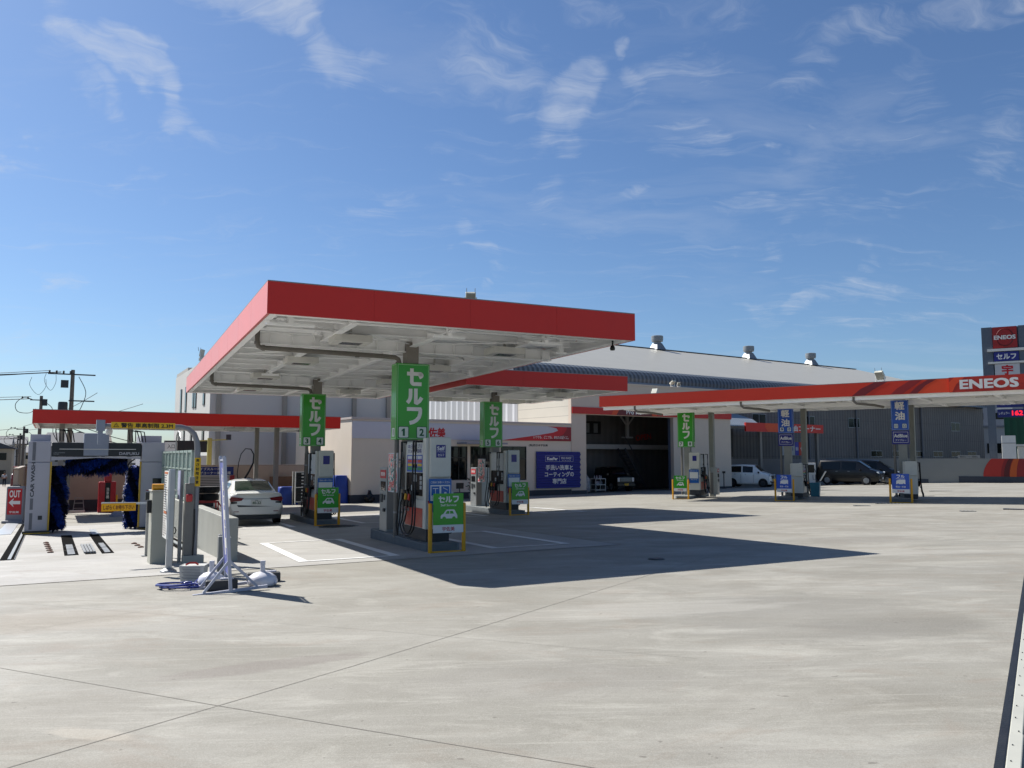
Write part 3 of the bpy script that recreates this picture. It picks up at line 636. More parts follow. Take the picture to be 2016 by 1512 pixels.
wash = canopy(FW, 0, 12.388, 0, 6.9, 2.981, 3.515, 'low long red-edged canopy behind the car wash machine', beams_u=(1.5, 5, 8.5, 11), beams_v=(1.2, 3.4, 5.6), deck=.3, lamps=[(1.2, 2), (4.8, 2), (8, 2)], seams=3.1)
for (u, v) in ((1.05, 1.2), (1.4, 5.6), (3.6, 1.3), (9.75, 1.2), (9.75, 5.4)):
    gx_, gy_ = FW.xy(u, v); i_col(wash, u, v, gz(gx_, gy_) - .02, 3.2, .2, m_col)

dsl = canopy(FD, 0, 27, 0, 7.4, 4.209, 4.753, 'long red canopy on the right over the blue diesel signs, letters at its right end', beams_u=rngs(1.2, 25.5, 9), beams_v=(.9, 2.4, 3.9, 5.4, 6.7), deck=.12, lamps=[(2.6, 1.6), (5.6, 1.6), (8.3, 1.6), (11, 1.4), (13.8, 1.4), (16.8, 1.6), (20, 1.6)], seams=3, red=mat('diesel_red', '#d83414', .45, var=.03, scale=.6))
mb = MB()
for v in (.3, 7.0): mb.box(.1, 26.9, v - .06, v + .12, 4.06, 4.205)
mb.build('edge_beam', m_soffit, dsl)
MB().box(.5, 26.5, 3.0, 3.6, 3.98, 4.15).build('centre_beam', m_soffit, dsl)
for (u, v) in ((8.3, 6.2), (13.3, 6.2), (3.35, 6.2), (18.6, 6.2)):
    gx_, gy_ = FD.xy(u, v); i_col(dsl, u, v, gz(gx_, gy_) - .02, 4.15, .25, mat('column_grey_green', '#8f9088', .5, var=.05), 'column')
# flame-coloured end of the fascia with the raised name panel
def decal(parent, pts, m, z=-.004, name='stripe', th=.003):
    mb = MB(); mb.prism(pts, 'y', z - th, z); return mb.build(name, m, parent)
dz0, dz1 = 4.215, 4.747
m_or2 = mat('flame_orange', '#e8481a', .45, var=.03); m_mar2 = mat('flame_maroon', '#7c1c20', .45, var=.03)
decal(dsl, [(12.25, dz0), (12.75, dz0), (13.1, 4.45), (13.65, dz1), (13.15, dz1), (12.6, 4.5)], m_mar2)
decal(dsl, [(13.75, dz0), (14.2, dz0), (14.45, 4.4), (14.95, dz1), (14.5, dz1), (14.0, 4.45)], mat('flame_dark_red', '#98201c', .45, var=.03))
decal(dsl, [(14.75, dz0), (15.88, dz0), (15.88, dz1), (15.35, dz1), (15.0, 4.55)], m_or2)
decal(dsl, [(14.45, dz0 - .001), (14.75, dz0 - .001), (15.05, 4.52), (15.45, dz1 + .001), (15.15, dz1 + .001), (14.75, 4.5)], m_mar2, -.008)
mb = MB(); mb.box(15.9, 20.6, -.10, -.002, 4.19, 4.775); pan = mb.build('name_panel', mat('panel_red', '#b82a18', .45, var=.03), dsl)
mb = MB(); mb.prism([(15.91, 4.195), (16.0, 4.195), (16.15, 4.5), (16.45, 4.77), (16.1, 4.77), (15.91, 4.6)], 'y', -.104, -.1005); mb.build('flame', m_or2, pan); mb = MB(); mb.prism([(18.7, 4.77), (20.59, 4.77), (20.59, 4.195), (20.2, 4.195), (18.95, 4.5)], 'y', -.104, -.1005); mb.build('flame', m_or2, pan)
text('ENEOS', (17.25, -.112, 4.48), 1.96, .37, m_letter, pan, 'F', bold=.045)
x, y = FD.xy(13.2, .8); flood('cream floodlight on the diesel canopy, left of the large letters', (x, y, 4.78), 130, 50, .95)
x, y = FD.xy(2.0, 2.2); flood('small cream floodlight near the left end of the diesel canopy', (x, y, 4.78), -30, 50, .8)
for (u, k) in ((2.9, 0), (8.35, 1), (13.25, 2)):
    mb = MB(); mb.tube([(u - 1.0, .25, 4.2), (u - 1.0, .25, 4.02), (u - .9, .3, 3.92), (u - .35, .9, 3.86), (u - .1, 1.4, 3.8)], .055, 8); mb.build('drain_pipe', m_pipe, dsl, smooth=True)
# ------------------------------------------------------------------ pump islands
m_poster = mat('poster_blue', '#1e62b0', .3, var=.05)
m_hose = mat('hose_black', '#08080a', .45, var=0)
m_screen = mat('screen_dark', '#0b0f14', .15, var=0)
m_redpan = mat('pump_red', '#c23a2c', .3, var=.12, scale=3)
m_paper = mat('poster_paper', '#d6d8d6', .45, var=.1, scale=12)

def island(F, u, v, length, label, az=None):
    x, y = F.xy(u, v); az = F.az if az is None else az
    t = thing('pump_island', label, 'island', (x, y, gz(x, y)), az, 'raised concrete pump islands')
    mb = MB(); w = .375; L_ = length
    mb.prism([(-w + .08, 0), (w - .08, 0), (w, .08), (w, L_ - .08), (w - .08, L_), (-w + .08, L_), (-w, L_ - .08), (-w, .08)], 'z', -.18, .15)
    mb.build('curb', m_curb, t, bevel=.015)
    MB().box(-w + .09, w - .09, .12, L_ - .12, .15, .156).build('top_slab', mat('island_top', '#7f827f', .8, var=.15, scale=4), t)
    return t

# side icons
CAR = [(-.5, -.12), (-.5, .02), (-.44, .10), (-.34, .14), (-.18, .34), (-.1, .38), (.26, .38), (.34, .35), (.46, .12), (.5, .04), (.5, -.12), (.42, -.12)] + arc(.30, -.12, .11, .11, 0, 180, 6) + [(-.16, -.12)] + arc(-.29, -.12, .11, .11, 0, 180, 6)
CARWIN = [[(-.22, .14), (-.12, .30), (.02, .30), (.02, .14)], [(.06, .14), (.06, .30), (.22, .30), (.30, .14)]]
TRUCK = [(-.5, -.2), (-.5, .1), (-.42, .26), (-.26, .26), (-.26, .32), (.5, .32), (.5, -.2), (.40, -.2)] + arc(.30, -.2, .08, .08, 0, 180, 5) + [(-.20, -.2)] + arc(-.30, -.2, .08, .08, 0, 180, 5)
def icon(mb, pts, c, s, face='F'): put_shape(mb, [(x * s, y * s) for x, y in pts], c, face)

def guard(F, u, v, kind, label, az=None, w=.365):
    x, y = F.xy(u, v); az = F.az if az is None else az
    t = thing('island_guard', label, 'guard sign', (x, y, gz(x, y)), az, 'yellow-posted guard signs at the island ends')
    for s in (-1, 1):
        mb = MB(); mb.lathe([(.042, -.04), (.042, .965), (.036, .99), (.0, .998)], (s * w, 0, 0), 14); mb.build('post', m_yellow, t, smooth=True)
    MB().box(-w + .05, w - .05, -.02, .02, -.02, .03).build('base_bar', m_yellow, t)
    col = m_green if kind == 'self' else m_blue
    b = MB(); b.mi(0).box(-.325, .325, -.075, -.055, .56, 1.19); b.mi(1).box(-.325, .325, -.075, -.055, .40, .558)
    bd = b.build('board', [col, m_letter], t)
    mb = MB(); y_ = -.0765
    if kind == 'self':
        for i, ch in enumerate('セルフ'): put_glyph(mb, ch, (-.155 + .155 * i, y_, 1.075), .135, .13, .028)
        bd2 = mb.build('lettering', m_letter, bd, fix=False)
        text('Self Service', (0, y_, .955), .34, .045, m_letter, bd, bold=.02)
        mb = MB(); icon(mb, CAR, (.01, y_, .73), .36); mb.build('car_icon', m_letter, bd, fix=False)
        mb = MB()
        for wdw in CARWIN: icon(mb, wdw, (.01, y_ - .0012, .73), .36)
        mb.build('car_icon_windows', m_green, bd, fix=False)
    else:
        for i, ch in enumerate('フル'): put_glyph(mb, ch, (-.08 + .16 * i, y_, 1.085), .135, .12, .028)
        mb.build('lettering', m_letter, bd, fix=False)
        text('Full Service', (0, y_, .985), .32, .04, m_letter, bd, bold=.02)
        mb = MB(); icon(mb, TRUCK, (.01, y_, .84), .34); mb.build('truck_icon', m_letter, bd, fix=False)
        text('軽油・灯油', (0, y_, .66), .36, .075, m_letter, bd, bold=.02)
    text('宇佐美', (0, y_, .478), .27, .085, m_letred, bd, bold=.02)
    return t

ONE = [(-.12, -.5), (.20, -.5), (.20, .5), (-.02, .5), (-.30, .30), (-.30, .08), (-.12, .2)]
def signbox(F, u, v, kind, nums, label, z0, z1, az=None, w=.40, d=.20, sidenum=None, adb=False, zb_=None):
    x, y = F.xy(u, v); az = F.az if az is None else az; g0 = gz(x, y)
    t = thing('column_sign', label, 'sign', (x, y, 0), az, 'lit sign boxes wrapped round the canopy columns')
    col = m_green if kind == 'self' else m_blue; zc_ = (z0 + z1) / 2; H_ = z1 - z0
    mb = MB(); mb.box(-w, w, -d, d, z0, z1); bx = mb.build('box', col, t, bevel=.006)
    mb = MB(); e = .028
    for (face, hw, off) in (('F', w, -d), ('L', d, -w), ('R', d, w)):
        r, n = FACES[face]; c0 = n * (d if face == 'F' else w)
        for (cx, cz, sw, sh) in ((0, z1 - e, hw - e, .005), (0, z0 + e, hw - e, .005), (-hw + e, zc_, .005, H_ / 2 - e), (hw - e, zc_, .005, H_ / 2 - e)):
            c = c0 + n * .002 + r * cx; mb.add([c + r * i * sw + Vector((0, 0, cz + j * sh)) for i, j in ((-1, -1), (1, -1), (1, 1), (-1, 1))], [(0, 1, 2, 3)])
    mb.build('outline', mat('outline_pale_green', '#b9e0b0', .4, var=0) if kind == 'self' else mat('outline_pale_blue', '#a9c4ee', .4, var=0), bx, fix=False)
    y_ = -d - .003; mb = MB()
    if kind == 'self':
        for i, ch in enumerate('セルフ'): put_glyph(mb, ch, (.03, y_, z1 - .30 - .455 * i), .38, .39, .088)
        mb.build('lettering', m_letter, bx, fix=False)
    else:
        text('軽', (0, y_, z1 - .24), .38, .36, m_letter, bx, bold=.035); text('油', (0, y_, z1 - .68), .38, .36, m_letter, bx, bold=.035)
    ns = .225 if kind == 'self' else .16
    for cx, s in zip((-w + .18, w - .18), nums):
        mb = MB(); put_shape(mb, rrect(ns + .03, ns + .05, .03), (cx, y_, z0 + .17)); nb = mb.build('number_plate', m_greendk if kind == 'self' else mat('number_navy', '#0c2f80', .4, var=0), bx, fix=False)
        mb = MB(); put_shape(mb, rrect(ns, ns + .02, .025), (cx, y_ - .002, z0 + .17)); put = mb.build('number_field', mat('number_white', '#dfe6dc', .4, var=0), bx, fix=False)
        if s == '1':
            mb = MB(); put_shape(mb, [(x_ * .16, z_ * .17) for x_, z_ in ONE], (cx, y_ - .004, z0 + .17)); mb.build('number', m_greendk, bx, fix=False); continue
        text(s, (cx, y_ - .004, z0 + .17), (.055 if s == '1' else .11) if len(s) == 1 else .10, .17 if kind == 'self' else .13, m_greendk if kind == 'self' else m_navy, bx, bold=.04, name='number')
    for face, s in (('L', nums[0]), ('R', nums[1])):
        r, n = FACES[face]; c0 = n * (w + .003)
        mb = MB(); put_shape(mb, rrect(.2, .2, .025), c0 + Vector((0, 0, z0 + .17)), face); mb.build('number_field', mat('number_white', '#dfe6dc', .4, var=0), bx, fix=False)
        text(s, c0 + n * .002 + Vector((0, 0, z0 + .17)), .045 if s == '1' else .08, .15, m_greendk if kind == 'self' else m_navy, bx, face, bold=.04, name='number')
    if adb:
        a0, a1 = z0 - .62, z0 - .03
        ab = MB().box(-w, w, -d, d, a0, a1).build('additive_box', m_navy, t, bevel=.006)
        mb = MB()
        for (cx, cz, sw, sh) in ((0, a1 - .06, w - .06, .006), (0, a0 + .08, w - .06, .006), (-w + .06, (a0 + a1) / 2 + .01, .006, (a1 - a0) / 2 - .07), (w - .06, (a0 + a1) / 2 + .01, .006, (a1 - a0) / 2 - .07)):
            mb.add([(cx + i * sw, -d - .002, cz + j * sh) for i, j in ((-1, -1), (1, -1), (1, 1), (-1, 1))], [(0, 1, 2, 3)])
        mb.build('outline', m_letter, ab, fix=False)
        text('AdBlue', (0, -d - .003, a1 - .22), .52, .15, m_letter, ab, bold=.03); text('アドブルー', (0, -d - .003, a0 + .18), .42, .09, m_letter, ab, bold=.02)
    return t

def hose(s, xt, ay, yk, xn, low, far):
    """from the goose-neck at the pump top, down the side, through a round loop near the kerb and up to the nozzle"""
    side = .10 if far else -.13
    P_ = [(xt, ay, 2.22), (xt + s * .01, ay, 1.75), (xt + s * .02, ay + side * .3, 1.2), (xt + s * .05, ay + side, .72), (xt + s * .08, ay + side * .9, .42), (xt + s * .10, (ay + yk) / 2 + side * .2, low), (xt + s * .09, yk + .10 * (1 if far else 1), low + .16), (xt + s * .05, yk + .11, .55), (xn, yk + .07, .80)]
    return MB().tube(smooth_pts(P_, 6), .0175, 8)

def make_pump(label, kind='self'):
    t = thing('fuel_pump', label, 'fuel pump', (0, 0, 0), 0, 'tall fuel dispensers')
    y0, y1 = .38, 1.86; w = .26
    # plinth, lower cabinet, end pylon, top housing
    MB().box(-w, w, y0, y1, .15, .42).build('base', m_dark, t, bevel=.01)
    mb = MB(); mb.box(-w, w, y0 + .02, y1 - .02, .42, 1.02); mb.box(-w + .03, w - .03, y0 + .25, y1 - .05, 1.02, 2.28); mb.box(-w - .02, w + .02, y0, y0 + .19, .42, 2.34); mb.box(-w + .02, w - .02, y1 - .12, y1, .42, 2.22)
    body = mb.build('cabinet', m_cream, t, bevel=.012)
    mb = MB(); mb.box(-.21, .27, y0 - .07, y0 + .002, 1.50, 2.36); cap = mb.build('end_panel', m_cream, t, bevel=.03)
    if kind == 'self':
        mb = MB(); mb.box(-.075, .135, y0 - .078, y0 - .072, 1.92, 2.19); bd = mb.build('service_badge', m_navy, cap)
        text('Self', (.03, y0 - .080, 2.115), .17, .085, m_letter, bd, bold=.03); text('セルフ', (.03, y0 - .080, 1.975), .14, .055, m_letter, bd, bold=.02)
        MB().box(-.06, .12, y0 - .0805, y0 - .0785, 2.040, 2.046).build('badge_rule', m_letter, bd)
        mb = MB(); mb.box(-.25, .25, y0 - .135, y0 - .12, .78, 1.475); po = mb.build('end_poster', m_poster, t)
        text('ご自由にお使いください', (0, y0 - .137, 1.405), .43, .05, m_letter, po, bold=.015)
        mb = MB(); mb.box(-.22, .22, y0 - .138, y0 - .1355, 1.02, 1.345); ff = mb.build('poster_field', m_letter, po)
        for cx, s in ((-.11, 'ウインドウ\nワイパー'), (.11, 'ハンド\nタオル')):
            MB().box(cx - .09, cx + .09, y0 - .141, y0 - .1385, 1.13, 1.32).build('pictogram_field', m_poster, ff)
            text(s, (cx, y0 - .1395, 1.078), .15, .07, m_dark, ff, bold=.01)
        mb = MB(); mb.bar((-.17, y0 - .143, 1.275), (-.05, y0 - .143, 1.275), .012, .012); mb.bar((-.11, y0 - .143, 1.27), (-.11, y0 - .143, 1.16), .01, .01); mb.lathe([(.03, 0), (.02, .03)], (.11, y0 - .143, 1.17), 8); mb.bar((.06, y0 - .143, 1.29), (.16, y0 - .143, 1.24), .012, .012)
        mb.build('pictograms', m_letter, ff)
        text('ご使用後は元の位置に', (0, y0 - .137, .955), .36, .035, m_letter, po, bold=.01)
        mb = MB(); mb.prism([(.23, y0 - .10), (.31, y0 - .10), (.31, y0), (.23, y0)], 'z', 1.10, 1.2); mb.build('tissue_box', m_white, t)
        mb = MB(); mb.bar((-.20, y0 - .16, .70), (-.28, y0 - .18, 1.02), .022); mb.build('red_squeegee', mat('squeegee_red', '#b01828', .4, var=0), t)
    for s in (-1, 1):
        face = 'L' if s < 0 else 'R'; X = s * (w - .03); r, n = FACES[face]
        def panel(ya, yb, za, zb2, m, nm, off=.012, par=body):
            xa, xb = sorted((X, X + s * off)); return MB().box(xa, xb, ya, yb, za, zb2).build(nm, m, par)
        pb = panel(y0 + .24, y1 - .16, 1.60, 2.24, m_paper, 'price_board', .03)
        X2 = X + s * .032
        yc = (y0 + y1) / 2 + .04
        text('本日のアプリ\n77.6会員価格', (X2 + s * .001, yc, 2.115), .92, .20, m_navy, pb, face, bold=.02)
        mb = MB(); xa, xb = sorted((X2, X2 + s * .002)); mb.box(xa, xb, y0 + .26, y1 - .18, 1.61, 1.98); tb = mb.build('price_table', m_blue, pb)
        for i, c in enumerate(('#d8d8d8', '#d24a3a', '#e0c030', '#3a9a50')):
            mb = MB(); zz = 1.925 - .082 * i
            for j in range(3): ya = y0 + .30 + .33 * j; xa, xb = sorted((X2 + s * .0025, X2 + s * .004)); mb.box(xa, xb, ya, ya + .28, zz - .03, zz + .03)
            mb.build('price_row', mat('row_' + c[1:], c, .5, var=.2, scale=30), tb)
        panel(y0 + .23, y1 - .14, 1.10, 1.59, m_screen, 'display', .035)
        mb = MB(); xa, xb = sorted((X + s * .036, X + s * .042))
        for k in range(3): mb.box(xa, xb, y0 + .28, y0 + .40, 1.24 + .10 * k, 1.32 + .10 * k)
        mb.box(xa, xb, y0 + .62, y0 + .80, 1.40, 1.55); mb.box(xa, xb, y0 + .86, y0 + .98, 1.2, 1.32); mb.build('keypad', mat('key_grey', '#aeb2b4', .4, var=.2, scale=20), body)
        if kind == 'self':
            lp = MB(); xa, xb = sorted((X + s * .031, X + s * .045)); lp.box(xa, xb, y0 + .22, y1 - .12, .44, .84); panl = lp.build('lower_panel', m_redpan, body)
        # nozzle boots and nozzles
        cols = (mat('nozzle_black', '#101113', .4, var=0), mat('nozzle_yellow', '#d8a414', .4, var=0), mat('nozzle_red', '#c43a2a', .4, var=0))
        for k in range(3):
            yk = y1 - .20 - .23 * k; Xo = s * (w + .05)
            mb = MB(); R_ = Matrix.Rotation(rad(18 * 1), 3, 'X')
            mb.mi(0).obox((Xo, yk, 1.02), .09, .13, .34, R_)
            mb.mi(1).obox((Xo + s * .05, yk + .01, 1.06), .05, .075, .13, R_)
            mb.mi(0).tube([(Xo + s * .07, yk, .99), (Xo + s * .09, yk + .03, .92), (Xo + s * .08, yk + .06, .80)], .017, 7)
            mb.mi(2).tube([(Xo + s * .06, yk + .03, .83), (Xo + s * .05, yk + .05, .76)], .02, 7)
            mb.build('nozzle', [m_black, cols[k], m_steel], t)
            ay = (y1 - .02) if k == 0 else (y0 + .50 - .22 * (k - 1)) + .08
            xt = s * (w + .08 + .02 * k)
            mb = hose(s, xt, ay, yk, Xo + s * .08, .20 + .035 * k, k == 0)
            mb.tube([(s * (w - .04), ay, 2.27), (xt, ay, 2.27), (xt, ay, 2.05)], .026, 7)
            mb.cyl((xt, ay + .005, 1.78), (xt, ay + .005, 1.70), .026, 8)
            mb.build('hose', m_hose, t, smooth=True)
    return t

def make_terminal(label, red=True):
    t = thing('payment_terminal', label, 'payment terminal', (0, 0, 0), 0, 'steel payment pillars on the islands')
    y0, y1 = 3.12, 3.70
    mb = MB(); mb.box(-.29, .29, y0, y1, .15, 1.68); mb.build('housing', m_brush, t, bevel=.01)
    MB().box(-.285, -.05, y0 - .01, y0, .2, 1.4).build('side_door', m_col, t)
    for s in (-1, 1):
        face = 'L' if s < 0 else 'R'; xa, xb = sorted((s * .292, s * .30))
        p = MB().box(xa, xb, y0 + .06, y1 - .06, 1.42, 1.62).build('header_label', mat('label_red', '#c4202c', .4, var=.05), t)
        text('精算機', (s * .302, (y0 + y1) / 2, 1.52), .34, .10, m_letter, p, face, bold=.02)
        MB().box(xa, xb, y0 + .1, y1 - .1, 1.12, 1.34).build('screen', m_screen, t)
        mb = MB(); xa, xb = sorted((s * .292, s * .31)); mb.box(xa, xb, y0 + .12, y0 + .26, .9, 1.02); mb.box(xa, xb, y0 + .32, y1 - .1, .84, 1.04); mb.build('slots', m_dark, t)
    MB().box(-.33, -.27, y0 + .1, y0 + .2, .62, .70).build('door_lock', m_dark, t)
    return t
def make_poster(label):
    t = thing('promo_poster', label, 'poster', (0, 0, 0), 0, 'small framed posters fixed beside the pumps')
    fr = MB().box(-.36, -.335, 2.10, 2.78, 1.12, 2.03).build('board', mat('poster_frame', '#c8ccd0', .4, var=0), t)
    m = MATS.get('promo_print')
    if not m:
        m = mat('promo_print', '#d87060', .4, var=.0); n = m.node_tree; tcn = n.nodes.new('ShaderNodeTexCoord'); nn = n.nodes.new('ShaderNodeTexNoise'); nn.inputs['Scale'].default_value = 9; n.links.new(tcn.outputs['Object'], nn.inputs[0])
        rp = n.nodes.new('ShaderNodeValToRGB'); n.links.new(nn.outputs['Fac'], rp.inputs[0]); rp.color_ramp.interpolation = 'CONSTANT'
        for i, (pos, c) in enumerate(((0, '#2c6a68'), (.42, '#d8dcd4'), (.5, '#d8504e'), (.56, '#e8c8bc'), (.62, '#d83440'))):
            e = rp.color_ramp.elements[i] if i < 2 else rp.color_ramp.elements.new(pos)
            e.position = pos; e.color = lin(c)
        n.links.new(rp.outputs[0], n.nodes['Principled BSDF'].inputs['Base Color'])
    MB().box(-.364, -.3605, 2.13, 2.75, 1.15, 2.00).build('print', m, fr)
    text('500円引', (-.3655, 2.44, 1.30), .50, .16, m_letred, fr, 'L', bold=.03)
    mb = MB()
    for z in (1.3, 1.8): mb.bar((-.335, 2.4, z), (-.05, 2.35, z), .02)
    mb.build('bracket', m_steel, t)
    return t

spots = [  # frame, u, v, azimuth, numbers, words for the label
    (FM, 3.84, 1.13, FM.az, 'nearest island, numbers 1 and 2', ('1', '2')),
    (FM, 3.72, 11.25, FM.az, 'island numbers 3 and 4', ('3', '4')),
    (FM, 10.88, 12.15, FM.az, 'island numbers 5 and 6 before the shop', ('5', '6'))]
proto = {}
for i, (F, u, v, az, words, nums) in enumerate(spots):
    x, y = F.xy(u, v); loc = (x, y, gz(x, y))
    island(F, u, v, 4.25, 'grey painted kerb island, ' + words)
    guard(F, u - .04, v - .27, 'self', 'green guard board with white car, ' + words)
    labs = ('cream self-service pump, ' + words, 'steel payment pillar, ' + words, 'small red and white advert board, ' + words)
    if i == 0:
        proto['pump'] = make_pump(labs[0]); proto['pump'].location = loc; proto['pump'].rotation_euler.z = rad(az)
        proto['term'] = make_terminal(labs[1]); proto['term'].location = loc; proto['term'].rotation_euler.z = rad(az)
        proto['post'] = make_poster(labs[2]); proto['post'].location = loc; proto['post'].rotation_euler.z = rad(az)
    else:
        copy_thing(proto['pump'], loc, az, labs[0])
        if i == 2: copy_thing(proto['term'], loc, az, labs[1])
        if i == 2: copy_thing(proto['post'], loc, az, labs[2])
signbox(FM, 3.83, 3.4, 'self', ('1', '2'), 'largest green sign box, numbers 1 and 2 at its foot', 2.06, 3.83)
signbox(FM, 3.62, 13.2, 'self', ('3', '4'), 'green sign box with numbers 3 and 4, left of the largest', 2.03, 3.80)
signbox(FM, 10.80, 14.3, 'self', ('5', '6'), 'green sign box with numbers 5 and 6, in front of the shop', 2.05, 3.82)
# gas pipe beside each near column
for (u, v, w_) in ((3.50, 3.35, 'behind the largest green sign'), (3.42, 13.1, 'under the sign 3 and 4')):
    x, y = FM.xy(u, v); t = thing('riser_pipe', 'dark downpipe on the island, ' + w_, 'pipe', (x, y, gz(x, y)), FM.az)
    MB().cyl((0, 0, .15), (0, 0, 4.2), .055, 12).build('pipe', m_pipe, t, smooth=True)
    mb = MB()
    for z in (.7, 1.25, 1.9): mb.box(0, .25, -.015, .015, z, z + .04); mb.lathe([(.065, z), (.065, z + .04)], (0, 0, 0), 12)
    mb.build('clamps', m_steel, t)

# diesel side
DI = [((8.527, 41.41), -27, ('7', '8'), 'self', 'numbers 7 and 8', 2.20, 4.07), ((12.43, 37.385), -27, ('9', '10'), 'full', 'numbers 9 and 10', 2.83, 4.00), ((15.98, 33.67), -27, ('11', '12'), 'full', 'numbers 11 and 12, farthest right', 2.85, 4.14)]
dpump = None
for (cxy, az, nums, kind, words, z0, z1) in DI:
    F = Frame(cxy[0], cxy[1], az); G0 = gz(*cxy)
    guard(F, 0, 0, kind, ('green guard board with white car, ' if kind == 'self' else 'blue guard board with white truck, ') + words, w=.40)
    x, y = F.xy(0.0, .28); island(F, 0, .25, 4.2, {'7': 'grey kerb island under the green sign of the right canopy', '9': 'grey kerb island under the left blue sign', '1': 'grey kerb island under the right blue sign'}[nums[0][0]], az)
    sx = {'7': -.17, '9': -.13, '11': .03}[nums[0]]; signbox(F, sx, 1.9, kind, nums, ('green sign box on the right canopy, ' if kind == 'self' else 'blue sign box with white characters, ') + words, z0, z1, az, w=.42 if kind == 'self' else .345, d=.17, adb=(kind != 'self'))
    t = thing('canopy_column', 'grey-green square column carrying the sign box, ' + words, 'column', (*F.xy(sx + .06, 1.9), 0), az, 'front columns of the right canopy')
    MB().box(-.17, .17, -.14, .14, G0 + .1, 4.0).build('shaft', mat('column_grey_green', '#8f9088', .5, var=.05), t, bevel=.01)
    MB().cyl((-.32, .0, G0 + .15), (-.32, 0, z0 - (.6 if kind != 'self' else 0)), .05, 10).build('riser_pipe', m_pipe, t, smooth=True)
    x, y = F.xy(.34, 1.1)
    lab = 'fuel pump beside the sign column, ' + words
    if kind == 'self': copy_thing(proto['pump'], (x, y, gz(x, y)), az, 'cream self-service pump under the right canopy, ' + words)
    else:
        if dpump is None: dpump = make_pump('cream diesel pump with black hoses, ' + words, 'full'); dpump.location = (x, y, gz(x, y)); dpump.rotation_euler.z = rad(az); dpump.scale = (1, 1, .72)
        else: c = copy_thing(dpump, (x, y, gz(x, y)), az, 'cream diesel pump with black hoses, ' + words)
x, y = Frame(8.527, 41.41, -27).xy(1.15, -.2); _t = copy_thing(proto['term'], (x, y, gz(x, y)), -27, 'steel payment pillar under the right canopy, numbers 7 and 8'); _t.scale = (.62, .8, .92)
# light blue bins by the diesel pumps
for (cx, cy, w_) in ((15.55, 42.0, 'pale blue bin with its lid open, right of the pump numbered 9 and 10'), (19.75, 40.3, 'pale blue bin right of the pump numbered 11 and 12')):
    t = thing('waste_bin', w_, 'bin', (cx, cy, gz(cx, cy)), -27)
    mb = MB(); mb.add([(-.2, -.2, 0), (.2, -.2, 0), (.2, .2, 0), (-.2, .2, 0), (-.24, -.24, .70), (.24, -.24, .70), (.24, .24, .70), (-.24, .24, .70), (-.21, -.21, .68), (.21, -.21, .68), (.21, .21, .68), (-.21, .21, .68)], [(0, 1, 2, 3), (0, 1, 5, 4), (1, 2, 6, 5), (2, 3, 7, 6), (3, 0, 4, 7), (4, 5, 9, 8), (5, 6, 10, 9), (6, 7, 11, 10), (7, 4, 8, 11), (8, 9, 10, 11)])
    mb.build('tub', mat('bin_blue', '#3c8299', .45, var=.05), t)
    if '9 and' in w_: MB().bar((.24, 0, .8), (.52, 0, 1.28), .5, .03).build('lid', mat('lid_white', '#dfe3e4', .4, var=0), t)
# ------------------------------------------------------------------ shop
def building(name, label, F, cat='building', group=None): return thing(name, label, cat, (F.o.x, F.o.y, 0), F.az, group)
sh = building('shop_building', 'single-storey cream station shop with white sign band and red swoosh', FS)
Zs = 3.80
mb = MB(); th = .2
# front wall with openings: (u0,u1,z0,z1)
OP = [(6.12, 7.27, .33, 2.30), (7.46, 8.90, -.72, 2.31), (9.60, 11.5, .27, 2.33)]
us = [0] + [q for o_ in OP for q in o_[:2]] + [14.97]
for a, b in ((0, 6.12), (7.27, 7.46), (8.9, 9.6), (11.5, 14.97)): mb.box(a, b, 0, th, -1.0, 2.6)
for (a, b, z0, z1) in OP:
    if z0 > -.5: mb.box(a, b, 0, th, -1.0, z0)
    mb.box(a, b, 0, th, z1, 2.6)
mb.box(0, 14.97, 0, th, 2.6, Zs); mb.box(0, th, th, 9, -1.0, Zs); mb.box(th, 14.97, 8.8, 9, -1.0, Zs); mb.box(14.77, 14.97, th, 8.8, -1.0, Zs)
mb.build('wall', m_shop, sh)
MB().box(.2, 14.77, .2, 8.8, -.74, -.70).build('interior_floor', mat('shop_floor', '#8d8a84', .4, var=.1), sh)
mb = MB(); mb.box(-.06, 14.96, -.06, -.001, 3.72, 3.82); mb.box(-.06, -.001, -.001, 9.06, 3.72, 3.82); mb.box(-.001, 14.97, -.001, 9.0, 3.802, 3.84); mb.build('roof', mat('shop_coping', '#c3b8b0', .5, var=.04), sh)
mb = MB(); mb.box(-.03, 7.44, -.03, -.002, -1.1, -.37); mb.box(8.92, 14.96, -.03, -.002, -1.1, -.37); mb.box(-.03, -.002, -.002, 9, -1.1, -.37); mb.build('plinth', m_plinth, sh)
bd = MB().box(0.02, 14.95, -.06, -.062 + .058, 2.68, 3.60).build('sign_band', mat('band_white', '#cfced4', .5, var=.02), sh)
mb = MB(); mb.prism([(9.6, 2.685), (14.93, 2.685), (14.93, 3.585), (13.1, 3.595), (13.75, 3.5), (13.9, 3.35), (13.5, 3.22), (12.4, 3.05)], 'y', -.066, -.0605); mb.build('swoosh', mat('swoosh_red', '#cf1f28', .45, var=.02), bd)
mb = MB(); mb.prism([(14.94, 2.69), (14.94, 3.58), (14.6, 3.585), (14.55, 3.4), (14.3, 3.1), (13.6, 2.87), (12.9, 2.74), (12.7, 2.69)], 'y', -.070, -.0665); mb.build('swoosh_shade', mat('swoosh_dark', '#93161f', .45, var=.02), bd)
text('宇佐美', (4.93, -.068, 3.06), 1.62, .60, m_letred, bd, bold=.04)
text('いつでも、どこでも、あなたの近くに。', (13.35, -.075, 2.92), 2.75, .20, m_letter, bd, bold=.02, skew=.12)
